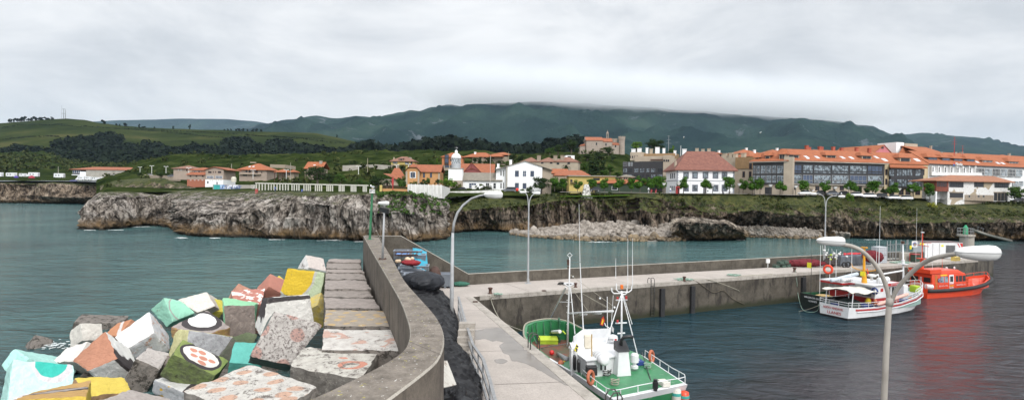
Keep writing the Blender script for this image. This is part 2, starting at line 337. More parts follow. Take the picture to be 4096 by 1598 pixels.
C4={-260:[wl(0,812),(790,404),(732,410),(722,425)],0:[wl(0,812),(785,405),(735,410),(723,425)],120:[wl(120,813),(780,406),(733,410),(722,425)],
  260:[wl(260,814),(790,400),(738,410),(724,428)],380:[wl(380,816),(790,398),(742,408),(726,430)],430:[wl(430,817),(800,396),(745,405),(726,430)],520:[wl(520,817),(800,398),(745,405),(724,432)]}
o,_=sheet('headland_cliff',C4,3,[2,16,10,6],[RK3],lambda p,n,u,v:rocky(p*0.45,n,u,v)/0.45,low=-3.0,smooth=False);tag(o,kind='structure')
C5={400:[(830,235),(790,240),(765,246),(742,270)],470:[(830,225),(770,232),(738,244),(720,280)],560:[(830,220),(765,230),(722,245),(712,280)],640:[(830,215),(765,225),(715,240),(712,270)],
  720:[(800,212),(765,220),(738,232),(730,260)],800:[(800,208),(770,215),(757,222),(750,240)],860:[(800,205),(775,212),(765,220),(760,235)]}
o,_=sheet('rocky_mound',C5,3,[8,12,8],[rock_mat('mound_rock',(0.22,0.185,0.135),(0.075,0.062,0.043),grass_z=15.5,grass_amt=0.45)],rocky);tag(o,kind='structure')
# ---------------------------------------------------------------- green land inland
def land_mat(name,cols,sc=0.02,bsc=0.3,bd=1.5,lines=None):
 m=bpy.data.materials.new(name);m.use_nodes=True;t=m.node_tree;K=t.links.new;b=t.nodes['Principled BSDF'];b.inputs['Roughness'].default_value=1.0;b.inputs['Specular IOR Level'].default_value=0.0
 g=nn(t,'ShaderNodeNewGeometry');a=nn(t,'ShaderNodeTexNoise',Scale=sc,Detail=10.0,Roughness=0.66);K(g.outputs['Position'],a.inputs['Vector'])
 n=len(cols);r=ramp(t,[(0.34+0.32*i/(n-1),c)for i,c in enumerate(cols)]);K(a.outputs[0],r.inputs[0]);out=r.outputs[0]
 if lines:
  vo=nn(t,'ShaderNodeTexNoise',Scale=lines[0],Detail=6.0,Roughness=0.75,Distortion=0.8);K(g.outputs['Position'],vo.inputs['Vector'])
  lr=ramp(t,[(lines[2],(0,0,0)),(lines[2]+0.05,(1,1,1))]);K(vo.outputs[0],lr.inputs[0])
  x=nn(t,'ShaderNodeMix',data_type='RGBA');K(lr.outputs[0],x.inputs[0]);K(out,x.inputs[6]);x.inputs[7].default_value=(*lines[1],1);out=x.outputs[2]
 K(out,b.inputs['Base Color'])
 n2=nn(t,'ShaderNodeTexNoise',Scale=bsc,Detail=6.0,Roughness=0.7);K(g.outputs['Position'],n2.inputs['Vector'])
 bp=nn(t,'ShaderNodeBump',Strength=1.0,Distance=bd);K(n2.outputs[0],bp.inputs['Height']);K(bp.outputs[0],b.inputs['Normal'])
 return m
SCRUB=land_mat('scrub_land',[(0.008,0.014,0.005),(0.018,0.028,0.008),(0.031,0.044,0.013),(0.062,0.070,0.024)],sc=0.06,bsc=0.35,bd=1.2)
FIELD=land_mat('pasture',[(0.013,0.021,0.008),(0.022,0.031,0.011),(0.033,0.043,0.014),(0.062,0.062,0.024)],sc=0.006,bsc=0.05,bd=1.0)
MOUNT=land_mat('mountain',[(0.007,0.018,0.020),(0.012,0.027,0.026),(0.020,0.041,0.034),(0.034,0.057,0.045)],sc=0.0016,bsc=0.006,bd=60.0,lines=(0.0042,(0.085,0.10,0.11),0.60))
CA={385:[(802,192),(780,240),(740,320),(710,420),(698,520)],425:[(768,188),(748,240),(724,320),(702,420),(693,520)],560:[(768,196),(745,245),(700,330),(652,450),(645,520)],700:[(767,200),(740,260),(700,340),(630,430),(620,480)],
  900:[(765,188),(740,250),(705,320),(642,400),(622,450)],1100:[(768,174),(738,240),(707,310),(652,380),(621,440)],1300:[(775,168),(738,230),(700,290),(650,360),(612,440)],
  1450:[(776,168),(738,220),(690,290),(640,360),(604,440)],1600:[(778,162),(745,200),(705,270),(640,350),(607,430)],1750:[(790,172),(762,190),(720,260),(650,330),(602,420)],
  1900:[(782,184),(764,192),(720,260),(655,330),(602,420)],2050:[(782,186),(764,198),(722,260),(662,320),(612,400)],2180:[(784,182),(772,212),(730,260),(655,312),(612,360)],
  2300:[(777,175),(770,218),(705,270),(622,314),(609,345)],2400:[(776,175),(770,224),(690,275),(612,316),(606,345)],2500:[(774,175),(772,232),(705,280),(622,318),(612,345)],
  2560:[(774,175),(774,240),(735,285),(670,322),(640,350)],2700:[(776,175),(776,240),(765,280),(735,330),(700,400)],3000:[(779,175),(779,240),(768,280),(745,330),(715,400)],
  3300:[(784,180),(785,240),(780,280),(760,330),(735,400)],4300:[(813,186),(796,240),(790,280),(775,330),(750,400)]}
def bumpy(a,s):return lambda p,n,u,v:p+V3((0,0,1))*fb(p,s,4)*a*min(1,v*6)
o,gA=sheet('scrub_land',CA,8,[10,14,16,10],[SCRUB],lambda p,n,u,v:p+V3((0,0,1))*((fb(p,0.03,3)*1.8+abs(fb(p,0.16,3))*1.3)*max(0,min(1,(v-0.22)*4))*(0.25 if p.x>30 else 1)))
tag(o,kind='structure')
CL={-260:[(722,412),(716,445),(693,520),(642,700),(615,830)],60:[(722,412),(716,445),(691,520),(641,700),(612,830)],170:[(722,412),(716,445),(692,520),(640,700),(612,830)],
  300:[(723,414),(718,450),(694,540),(662,700),(650,850)],430:[(725,418),(718,455),(694,560),(667,750),(655,900)],600:[(735,410),(712,470),(690,600),(664,750),(654,900)],760:[(735,420),(712,480),(690,600),(664,750),(650,900)]}
o,gL=sheet('coastal_meadow',CL,8,[8,10,16,10],[SCRUB],lambda p,n,u,v:p+V3((0,0,1))*(fb(p,0.015,3)*4+abs(fb(p,0.07,3))*4)*max(0,min(1,(v-0.3)*3)))
tag(o,kind='structure')
crest=[(-300,500),(-100,494),(0,492),(60,487),(200,478),(270,475),(330,480),(400,494),(500,505),(600,512),(700,515),(800,518),(900,520),(1000,525),(1150,528),(1250,531),(1330,545),(1400,560),(1480,588),(1560,610),(1700,640)]
CC={px:[(680,850),(lerp(650,py,0.35),1080),(lerp(650,py,0.75),1350),(py,1600),(py+25,2000)]for px,py in crest}
o,gC=sheet('green_hill',CC,8,[10,16,16,8],[FIELD],lambda p,n,u,v:p+V3((0,0,1))*fb(p,0.006,4)*7*(1 if v<0.7 else 0.3))
tag(o,kind='structure')
def mtn(a,s):
 def f(p,n,u,v):
  r=1-abs(noise.noise(V3((p.x*s,p.y*s*0.5,0))))*2;r2=1-abs(noise.noise(V3((p.x*s*2.7+9,p.y*s*1.6,4))))*2
  k=math.sin(math.pi*min(1,max(0,v*1.22)))
  a_=a*min(1,max(0,p.z)/560);return p+V3((0,0,1))*((r*0.9+r2*0.5-0.75)*a_*k+fb(p,s*6,4)*a_*0.12*(0.25+k))
 return f
far=[(150,500),(330,492),(480,485),(600,482),(700,478),(900,480),(1000,487),(1100,500),(1250,520)]
o,_=sheet('far_ridge',{px:[(620,7600),(560,8500),(py-4,9600),(py+20,10500)]for px,py in far},8,[4,8,3],[MOUNT],mtn(50,0.0006));tag(o,kind='structure')
ridge=[(820,560),(900,535),(980,512),(1050,494),(1150,480),(1270,462),(1350,473),(1420,462),(1500,469),(1560,458),(1610,448),(1640,438),(1680,444),(1730,430),(1800,418),(1850,424),(1890,418),(1980,412),(2100,408),(2300,412),(2560,428),(2800,445),(3000,460),(3200,472),(3350,486),(3440,497),(3490,505),(3525,522),(3560,534),(3620,560),(3700,600)]
o,_=sheet('mountain_range',{px:[(660,2300),(lerp(640,py,0.3),3300),(lerp(640,py,0.66),4300),(py,5200),(py+60,6200)]for px,py in ridge},7,[16,20,20,8],[MOUNT],mtn(260,0.0011));tag(o,kind='structure')
rr=[(3300,560),(3450,545),(3560,540),(3620,538),(3700,533),(3760,540),(3830,543),(3900,548),(3960,556),(4030,576),(4080,588),(4200,592),(4350,610)]
o,_=sheet('distant_mountains',{px:[(680,3500),(lerp(640,py,0.5),5600),(py,7200),(py+40,8200)]for px,py in rr},8,[10,16,6],[MOUNT],mtn(150,0.0008));tag(o,kind='structure')
BEACH=mat('beach_boulder',(0.33,0.295,0.26),(0.13,0.11,0.09),sc=0.5,bump=0.5,bsc=2,rough=0.9)
WETB=mat('wet_boulder',(0.22,0.16,0.09),(0.07,0.055,0.04),sc=0.5,bump=0.5,bsc=2,rough=0.7)
def rockblob(mb,c,r,mi):
 n,m=7,4;vs=[];fs=[];off=V3((random.random()*99,0,0));sx,sy,sz=(random.uniform(.7,1.3)for _ in range(3));a=random.uniform(0,3)
 for i in range(m+1):
  th=math.pi*i/m
  for k in range(n):
   ph=2*math.pi*k/n+a;d=V3((math.sin(th)*math.cos(ph)*sx,math.sin(th)*math.sin(ph)*sy,-math.cos(th)*sz*.8))
   vs.append(V3(c)+d*r*(1+noise.noise(d*1.6+off)*0.55))
 for i in range(m):
  for k in range(n):fs.append((i*n+k,i*n+(k+1)%n,(i+1)*n+(k+1)%n,(i+1)*n+k))
 mb.add(vs,fs,mi)
mb=MB();base=MB()
bc={2040:(938,928),2120:(950,925),2250:(958,905),2350:(964,895),2480:(966,890),2600:(966,893),2720:(964,896),2800:(955,905),2960:(948,908),3050:(950,905),3200:(955,915),3320:(955,925),3400:(952,935)}
ks=sorted(bc)
def beach_pt(px,t):
 i=max(k for k in range(len(ks))if ks[k]<=px);j=min(i+1,len(ks)-1);u=0 if i==j else(px-ks[i])/(ks[j]-ks[i])
 a=lerp(bc[ks[i]][0],bc[ks[j]][0],u);b=lerp(bc[ks[i]][1],bc[ks[j]][1],u)
 p0=G(px,a,0);p1=W(px,b,171);return p0.lerp(p1,t)
for px in range(2040,3400,20):
 q=[beach_pt(px,0),beach_pt(px+20,0),beach_pt(px+20,1),beach_pt(px,1)]
 base.qd_(*[v-V3((0,0,.3))for v in q])
for i in range(3900):
 t=random.random()**0.8;px=random.uniform(2045,3395);p=beach_pt(px,t)
 r=random.uniform(0.26,0.72)*(0.75 if px>2960 else 1)
 if random.random()<0.05:r*=1.8
 rockblob(mb,p+V3((0,0,r*0.25)),r,1 if t<0.13+random.random()*0.13 else 0)
tag(base.bd('beach_ground',BEACH),kind='structure')
tag(mb.bd('beach_boulders',[BEACH,WETB],smooth=True),'heap of pale rounded boulders below the cove cliff','boulders',kind='stuff')
# ---------------------------------------------------------------- concrete works
def concrete(name,c1,c2,streak=None,sc=1.2,algae=False,lichen=False,rough=0.88):
 m=bpy.data.materials.new(name);m.use_nodes=True;t=m.node_tree;K=t.links.new;b=t.nodes['Principled BSDF'];b.inputs['Roughness'].default_value=rough;b.inputs['Specular IOR Level'].default_value=0.3
 g=nn(t,'ShaderNodeNewGeometry')
 a=nn(t,'ShaderNodeTexNoise',Scale=sc,Detail=9.0,Roughness=0.7);K(g.outputs['Position'],a.inputs['Vector'])
 r=ramp(t,[(0.34,c2),(0.62,c1)]);K(a.outputs[0],r.inputs[0]);out=r.outputs[0]
 fine=nn(t,'ShaderNodeTexNoise',Scale=14.0,Detail=4.0,Roughness=0.8);K(g.outputs['Position'],fine.inputs['Vector'])
 fr=ramp(t,[(0.35,(0.72,0.72,0.72)),(0.6,(1.08,1.08,1.08))]);K(fine.outputs[0],fr.inputs[0])
 x=nn(t,'ShaderNodeMix',data_type='RGBA',blend_type='MULTIPLY');x.inputs[0].default_value=0.8;K(out,x.inputs[6]);K(fr.outputs[0],x.inputs[7]);out=x.outputs[2]
 if streak:
  mp=nn(t,'ShaderNodeMapping',Scale=(1,1,streak[1]));K(g.outputs['Position'],mp.inputs[0])
  s=nn(t,'ShaderNodeTexNoise',Scale=streak[0],Detail=7.0,Roughness=0.75);K(mp.outputs[0],s.inputs['Vector'])
  sr=ramp(t,[(streak[2],(0,0,0)),(streak[2]+0.1,(1,1,1))]);K(s.outputs[0],sr.inputs[0])
  x=nn(t,'ShaderNodeMix',data_type='RGBA');K(sr.outputs[0],x.inputs[0]);K(out,x.inputs[6]);x.inputs[7].default_value=(*streak[3],1);out=x.outputs[2]
 if algae:
  sp=nn(t,'ShaderNodeSeparateXYZ');K(g.outputs['Position'],sp.inputs[0])
  e=nn(t,'ShaderNodeMath',operation='MULTIPLY_ADD');K(a.outputs[0],e.inputs[0]);e.inputs[1].default_value=-1.6;K(sp.outputs['Z'],e.inputs[2])
  zr=nn(t,'ShaderNodeMapRange');K(e.outputs[0],zr.inputs[0])
  for i,v in((1,-0.45),(2,0.0),(3,1.0),(4,0.0)):zr.inputs[i].default_value=v
  x=nn(t,'ShaderNodeMix',data_type='RGBA');K(zr.outputs[0],x.inputs[0]);K(out,x.inputs[6]);x.inputs[7].default_value=(0.03,0.032,0.018,1);out=x.outputs[2]
 if lichen:
  v=nn(t,'ShaderNodeTexVoronoi',Scale=2.6);K(g.outputs['Position'],v.inputs['Vector'])
  for thr,nsc,colr in((0.665,6.0,(0.30,0.27,0.07)),(0.67,11.0,(0.62,0.61,0.58))):
   q=nn(t,'ShaderNodeTexNoise',Scale=nsc,Detail=3.0,Roughness=0.6);K(g.outputs['Position'],q.inputs['Vector'])
   qr=ramp(t,[(thr,(0,0,0)),(thr+0.02,(1,1,1))]);K(q.outputs[0],qr.inputs[0])
   x=nn(t,'ShaderNodeMix',data_type='RGBA');K(qr.outputs[0],x.inputs[0]);K(out,x.inputs[6]);x.inputs[7].default_value=(*colr,1);out=x.outputs[2]
 K(out,b.inputs['Base Color'])
 bp=nn(t,'ShaderNodeBump',Strength=0.35,Distance=0.05);K(fine.outputs[0],bp.inputs['Height']);K(bp.outputs[0],b.inputs['Normal'])
 return m
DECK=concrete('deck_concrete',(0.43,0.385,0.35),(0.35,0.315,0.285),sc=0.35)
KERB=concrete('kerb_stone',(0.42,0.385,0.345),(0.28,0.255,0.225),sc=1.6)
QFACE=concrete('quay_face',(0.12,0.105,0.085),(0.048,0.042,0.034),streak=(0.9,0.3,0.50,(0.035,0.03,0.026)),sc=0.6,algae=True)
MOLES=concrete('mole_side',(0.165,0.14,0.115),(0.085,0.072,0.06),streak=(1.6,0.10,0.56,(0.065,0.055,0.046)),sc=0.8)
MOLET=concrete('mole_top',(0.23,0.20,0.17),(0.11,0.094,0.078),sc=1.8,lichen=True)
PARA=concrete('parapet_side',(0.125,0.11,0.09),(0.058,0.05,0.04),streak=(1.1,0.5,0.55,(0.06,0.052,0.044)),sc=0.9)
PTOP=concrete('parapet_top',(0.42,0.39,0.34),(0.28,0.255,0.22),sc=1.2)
ZQ,ZM=3.4,8.1
def resample(pts,n):
 pts=[V3(p)for p in pts];out=[]
 d=[0]
 for a,b in zip(pts,pts[1:]):d.append(d[-1]+(b-a).length)
 for i in range(n):
  s=d[-1]*i/(n-1);k=max(j for j in range(len(d)-1)if d[j]<=s+1e-9);u=(s-d[k])/(d[k+1]-d[k])
  p0,p1,p2,p3=pts[max(k-1,0)],pts[k],pts[k+1],pts[min(k+2,len(pts)-1)]
  out.append(0.5*((2*p1)+(p2-p0)*u+(2*p0-5*p1+4*p2-p3)*u*u+(3*p1-p0-3*p2+p3)*u**3))
 return out
Lp=[G(a,b,ZM)for a,b in((1453,942),(1481,992),(1510,1042),(1554,1117),(1597,1192),(1625,1261),(1640,1325),(1618,1393),(1528,1456),(1347,1546),(1243,1592),(1040,1680),(800,1790))]
Rp=[G(a,b,ZM)for a,b in((1517,949),(1543,990),(1569,1032),(1618,1120),(1686,1198),(1752,1275),(1777,1350),(1757,1428),(1694,1490),(1555,1595),(1440,1680),(1250,1800),(980,1960))]
N=90;Ls,Rs=resample(Lp,N),resample(Rp,N)
def dn(p,z):return V3((p.x,p.y,z))
mw_=thing('breakwater_wall','high curved concrete wall with lichen on its flat top, running out beside the painted blocks','wall')
mb=MB()
for i in range(N-1):
 a,b,c,d=Ls[i],Ls[i+1],Rs[i+1],Rs[i]
 ins=0.05
 a2,b2=a+(d-a).normalized()*ins,b+(c-b).normalized()*ins;d2,c2=d+(a-d).normalized()*ins,c+(b-c).normalized()*ins
 mb.qd_(a2,b2,c2,d2,0);mb.qd_(dn(a,ZM-0.05),dn(b,ZM-0.05),b2,a2,2);mb.qd_(d2,c2,dn(c,ZM-0.05),dn(d,ZM-0.05),2)
 mb.qd_(dn(b,ZM-0.05),dn(a,ZM-0.05),dn(a,-2),dn(b,-2),1);mb.qd_(dn(d,ZM-0.05),dn(c,ZM-0.05),dn(c,-1),dn(d,-1),1)
mb.qd_(dn(Ls[0],ZM-0.05),dn(Rs[0],ZM-0.05),dn(Rs[0],-2),dn(Ls[0],-2),1)
for i in range(3,N-4,6):
 for S_,O_ in((Ls,Rs),(Rs,Ls)):
  a=S_[i];o_=(a-O_[i]).normalized()*.006;d_=(S_[i+1]-S_[i]).normalized()*.025
  mb.qd_(dn(a+o_-d_,ZM-.1),dn(a+o_+d_,ZM-.1),dn(a+o_+d_,0),dn(a+o_-d_,0),3)
 if i%12==3:a,b=Ls[i],Rs[i];d_=(Ls[i+1]-Ls[i]).normalized()*.02;mb.qd_(a-d_+V3((0,0,.004)),b-d_+V3((0,0,.004)),b+d_+V3((0,0,.004)),a+d_+V3((0,0,.004)),3)
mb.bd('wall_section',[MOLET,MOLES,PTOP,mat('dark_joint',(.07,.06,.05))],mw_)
e0,e1,e2=Ls[0]+V3((0.1,0,0)),G(1603,943,ZM),G(1873,1095,4.45)
mb=MB()
def wallseg(mb,p,q,th,zb,mt=0,ms=1):
 d=(V3((q.x-p.x,q.y-p.y,0))).normalized();n=V3((-d.y,d.x,0))*th
 P=[p,q,q+n,p+n]
 mb.qd_(*P,mt);B=[dn(v,zb)for v in P]
 for i in range(4):mb.qd_(P[(i+1)%4],P[i],B[i],B[(i+1)%4],ms)
wallseg(mb,e0,e1,0.5,-2);wallseg(mb,e1+V3((.001,0,0)),e2,0.42,-2)
mb.bd('wing_wall',[PTOP,PARA],mw_)
Cc=G(1890,1186,ZQ);Q1=G(2399,1598,ZQ);Q2=Q1+(Q1-Cc).normalized()*26
PE=G(3912,1037,ZQ);u_=(PE-Cc).normalized();v_=V3((-u_.y,u_.x,0))
b0=V3((e2.x,e2.y,ZQ))+v_*0.3;PB=G(3975,1019,ZQ)
deck=[V3((-2.6,6,ZQ)),V3((Q2.x,Q2.y,ZQ)),Cc,PE,PB,b0,V3((e1.x,e1.y,ZQ)),V3((Rs[0].x-.4,Rs[0].y,ZQ))]+[dn(Rs[i],ZQ)+(Ls[i]-Rs[i])*0.4 for i in range(4,60,4)]
mb=MB();mb.add(deck,[tuple(range(len(deck)))],0)
for i in range(0,5):
 p,q=deck[i],deck[i+1]
 n=max(2,int((q-p).length/1.5));mb.qd_(p,q,dn(q,-7),dn(p,-7),1)
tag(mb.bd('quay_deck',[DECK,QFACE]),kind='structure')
def kerb(p,q,inward,w=0.62,stone=0.95,drop=0.34):
 mb=MB();d=(q-p);n=int(d.length/stone);d.normalize();dd=(q-p)/n
 for i in range(n):
  a=p+dd*i+d*0.012;b=p+dd*(i+1)-d*0.012;z=ZQ+0.012+random.uniform(0,.008)
  o=-inward*0.035
  vs=[dn(a+o,ZQ-drop),dn(b+o,ZQ-drop),dn(b+inward*w,ZQ-drop),dn(a+inward*w,ZQ-drop),dn(a+o,z),dn(b+o,z),dn(b+inward*w,z),dn(a+inward*w,z)]
  mb.add(vs,[(4,5,6,7),(0,1,5,4),(1,2,6,5),(2,3,7,6),(3,0,4,7)])
 return mb
qd=(Q2-Cc).normalized();qin=V3((qd.y,-qd.x,0))
if qin.x>0:qin=-qin
tag(kerb(dn(Cc,ZQ)+qd*0.02,dn(Q2,ZQ),qin).bd('quay_kerb',KERB),kind='structure')
tag(kerb(dn(Cc,ZQ)+u_*0.66,dn(PE,ZQ),v_,w=0.5).bd('quay_kerb',KERB),kind='structure')
JN=MB()
for k in range(1,14):
 p=Cc+(PE-Cc)*(k/14);q=p+v_*8.0;d_=u_*.018;JN.qd_(*[dn(x_,ZQ+.006)for x_ in(p-d_,p+d_,q+d_,q-d_)])
for k in range(1,9):
 p=Cc+(Q2-Cc)*(k/9);q=p+V3((-3.6-k*.08,-.6,0));d_=V3((0,.018,0));JN.qd_(*[dn(x_,ZQ+.006)for x_ in(p-d_,p+d_,q+d_,q-d_)])
tag(JN.bd('deck_joint',MT['dark_joint']),kind='structure')
pp=thing('pier_parapet','long low concrete parapet along the seaward side of the pier','wall')
q0=dn(e2,4.45);q1=G(3300,1019,4.45);q2=G(3548,1008,4.45);q3=G(3960,1004,4.3)
mb=MB();n=26
def parseg(mb,p,q,th,n):
 for i in range(n):
  a,b=p.lerp(q,i/n),p.lerp(q,(i+1)/n-0.02/(q-p).length);wallseg(mb,a,b,th,ZQ-0.5)
parseg(mb,q0+u_*0.02,q1,0.42,15);parseg(mb,q1,q2,0.42,5);parseg(mb,q2,q3,0.42,6)
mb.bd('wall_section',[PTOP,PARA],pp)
PUD=mat('wet_concrete',(0.215,0.19,0.165),(0.17,0.15,0.13),sc=0.8,rough=0.22,spec=0.6)
def flat(name,pts,m,z):
 mb=MB();vs=[G(a,b,z)for a,b in pts];mb.add(vs,[tuple(range(len(vs)))]);return tag(mb.bd(name,m),kind='structure')
def wavy(pts,k=5,amp=4):
 out=[];n=len(pts)
 for i in range(n):
  p0,p1,p2,p3=[V3(pts[(i+j-1)%n])for j in range(4)]
  for q in range(k):
   u=q/k;v=0.5*((2*p1)+(p2-p0)*u+(2*p0-5*p1+4*p2-p3)*u*u+(3*p1-p0-3*p2+p3)*u**3)
   out.append((v.x+noise.noise(V3((v.x*.05,v.y*.08,1)))*amp,v.y+noise.noise(V3((v.x*.05,v.y*.08,7)))*amp))
 return out
flat('puddle',wavy([(1880,1325),(1930,1314),(2000,1310),(2050,1330),(2078,1352),(2088,1375),(2105,1400),(2130,1412),(2160,1418),(2190,1450),(2240,1500),(2290,1530),(2260,1538),(2180,1492),(2110,1455),(2050,1440),(2035,1420),(2012,1408),(1998,1380),(2015,1366),(1960,1360),(1928,1354),(1890,1358)]),PUD,ZQ+0.005)
flat('puddle',wavy([(1978,1436),(2015,1434),(2030,1444),(2010,1452),(1985,1450)],amp=2),PUD,ZQ+0.005)
RUST=mat('rusty_iron',(0.10,0.045,0.028),(0.035,0.022,0.018),sc=9,rough=0.8,bump=0.4)
BLACK=mat('black_rubber',(0.022,0.022,0.024),(0.012,0.012,0.013),sc=4,rough=0.7)
DKST=mat('dark_steel',(0.09,0.088,0.085),(0.045,0.043,0.04),sc=6,rough=0.55,metal=0.4)
ALU=mat('galvanised_steel',(0.34,0.345,0.35),(0.24,0.245,0.25),sc=3,rough=0.5,metal=0.35)
WHT=mat('white_paint',(0.70,0.70,0.69),(0.58,0.58,0.57),sc=1.5,rough=0.45,lo=.3,hi=.5)
GRYP=mat('grey_lamp_paint',(0.36,0.375,0.39),(0.27,0.275,0.28),sc=2,rough=0.5)
def ipier(px):
 a,b=Cc,PE;lo,hi=0.0,1.0
 for _ in range(40):
  m_=(lo+hi)/2;p=a.lerp(b,m_);d=p-CAMPOS;x=CX+F*d.dot(RT)/d.dot(fwd0)
  if x<px:lo=m_
  else:hi=m_
 return a.lerp(b,(lo+hi)/2)
for k,(px,wd)in enumerate(((2646,.26),(2767,.26),(3210,.30),(3462,.3),(3672,.3))):
 p=ipier(px);mb=MB();M_=M4.Translation((p.x,p.y,0))@M4.Rotation(math.atan2(u_.y,u_.x),4,'Z')
 mb.box(-wd,-0.30,-1.2,wd,-0.04,2.85,M=M_)
 for z in(0.6,2.3):mb.tb([M_@V3((0,-0.33,z)),M_@V3((0,-0.28,z))],0.07,8)
 tag(mb.bd('fender_post',BLACK),['black fender post standing nearest the pier ladder','black fender post below the coil of pale rope on the pier edge','black fender post beside the dark boat moored at the pier','black fender post behind the foredeck of the white boat','black fender post behind the orange rescue boat'][k],'fender','black fender posts on the pier face')
def ladder(name,P,axis,outw,zt,zb,label,hoop=0.55,mt=None,wd=0.42,rungs=True):
 t=thing(name,label,'ladder',(P.x,P.y,0));O=V3((P.x,P.y,0));m_=mt or DKST
 for s in(-1,1):
  q=axis*s*wd/2;pts=[q-outw*0.42+V3((0,0,zt))]+[q-outw*(0.42-0.42*(1-math.cos(a)))*1+V3((0,0,zt+hoop*math.sin(a)))for a in[0.5,1.0,1.57]]
  pts=[q-outw*0.42+V3((0,0,zt)),q-outw*0.42+V3((0,0,zt+hoop*.7)),q-outw*0.26+V3((0,0,zt+hoop)),q+outw*0.0+V3((0,0,zt+hoop)),q+outw*0.14+V3((0,0,zt+hoop*.7)),q+outw*0.14+V3((0,0,zb))]
  mb=MB();mb.tb(pts,0.032,8);mb.bd('handrail',m_,t,smooth=True)
 if rungs:
  mb=MB();z=zt-0.2
  while z>zb:mb.tb([-axis*wd/2+outw*.14+V3((0,0,z)),axis*wd/2+outw*.14+V3((0,0,z))],0.02,6);z-=0.3
  mb.bd('rung',m_,t)
 return t
ladder('quay_ladder',ipier(2608),u_,-v_,ZQ,0.2,'rusty ladder with two hoop handrails on the pier edge left of the fender posts')
for k,(px,py)in enumerate(((2128,1392),(2445,1634))):
 p=G(px,py,ZQ);ladder('quay_ladder',p-qin*0.25,qd,-qin,ZQ,0.0,['dark hooped quay ladder beside the green bow','dark hooped quay ladder beside the stern rail of the green boat'][k],hoop=0.85 if k==0 else 0.75)
def bollard(px,py,label,s=1.0):
 p=G(px,py,ZQ);mb=MB()
 mb.lt_([(0.24*s,0),(0.24*s,0.03),(0.15*s,0.06),(0.14*s,0.36*s),(0.19*s,0.42*s),(0.22*s,0.47*s),(0.20*s,0.53*s),(0.10*s,0.56*s),(0,0.56*s)],n=14)
 o=mb.bd('mooring_bollard',RUST,smooth=True);o.location=p;tag(o,label,'bollard','rusty bollards along the quay edge');return p
bollard(1961,1173,'rusty bollard at the inner corner where quay and pier meet')
bollard(2302,1148,'rusty bollard on the pier behind the mast of the green boat',.8)
bollard(2737,1123,'rusty bollard on the pier inside the coil of pale green rope',.9)
bollard(3178,1087,'rusty bollard on the pier beside the dark boat with green ropes hanging down')
for px,py,lb in((1901,1205,'small iron mooring ring lying flat at the quay corner'),(2176,1161,'small iron mooring ring lying flat on the pier edge left of the green boat mast')):
 p=G(px,py,ZQ+.05);mb=MB();mb.tb([p+V3((0.2*math.cos(a*.52),0.2*math.sin(a*.52),0))for a in range(12)],0.03,6,closed=True);tag(mb.bd('mooring_ring',RUST,smooth=True),lb,'ring')
# ---------------------------------------------------------------- lamps on quay and pier
def lamp_head(t,c,d,s=1.0,w=0.34):
 """white luminaire at c pointing along horizontal d (half length 0.55 s)"""
 d=V3((d.x,d.y,0)).normalized();n=V3((-d.y,d.x,0));z=V3((0,0,1))
 M_=M4((d,n,z)).transposed().to_4x4();M_.translation=c
 st=[(-.62,.02,0.03),(-.60,.10,.13),(-.5,.15,.20),(-.3,.19,.22),(-.05,.20,.20),(.25,.19,.17),(.45,.15,.13),(.56,.10,.08),(.6,.02,.02)]
 up=MB();lo=MB();nn_=12
 for mbx,sg,k in((up,1,1.0),(lo,-1,1.25)):
  vs=[V3((x*s,y*s*math.cos(math.pi*i/nn_),sg*zt*s*k*math.sin(math.pi*i/nn_)*(1 if sg>0 else(1.0 if x>-.1 else.9))))for x,y,zt in st for i in range(nn_+1)]
  mbx.add([M_@v for v in vs],[(a*(nn_+1)+i,a*(nn_+1)+i+1,(a+1)*(nn_+1)+i+1,(a+1)*(nn_+1)+i)for a in range(len(st)-1)for i in range(nn_)])
 up.bd('lamp_housing',WHT,t,smooth=True);lo.bd('lamp_glass',mat('lamp_glass',(0.60,0.61,0.61),(0.5,0.51,0.5),sc=2,rough=0.25),t,smooth=True)
 rim=MB();rim.tb([M_@V3((x*s*1.01,y*s*1.02,0))for x,y,_ in st]+[M_@V3((x*s*1.01,-y*s*1.02,0))for x,y,_ in reversed(st)],0.012*s,6,closed=True);rim.bd('rim',GRYP,t)
def arc(p,q,n=10,bulge=1.0):
 c=V3((p.x,p.y,q.z));c=p.lerp(c,bulge);return[p*(1-u)**2+c*2*u*(1-u)+q*u*u for u in[i/n for i in range(n+1)]]
def inv(t,p):return V3(p)-t.location
t=thing('street_lamp','tall grey lamp with one arm curving right, behind the black tarpaulins','street lamp',G(1805,1285,ZQ))
b=t.location;Yb=b.y;k1=W(1811,930,Yb);k2=W(1945,777,Yb-0.5)
mb=MB();mb.tb([V3((0,0,0)),inv(t,W(1807,1180,Yb)),inv(t,k1)],[0.16,0.14,0.095],10);mb.tb([V3((0,0,0)),V3((0,0,.6))],.19,10);mb.bd('mast',GRYP,t,smooth=True)
mb=MB();mb.tb([inv(t,p)for p in[k1,W(1816,890,Yb),W(1830,850,Yb),W(1852,820,Yb),W(1885,794,Yb),W(1918,782,Yb-.3),k2]],[.095,.09,.085,.075,.07,.065,.06],10);mb.bd('arm',GRYP,t,smooth=True)
lamp_head(t,inv(t,W(1972,778,Yb-.8)),V3((-1,0.25,0)),1.1)
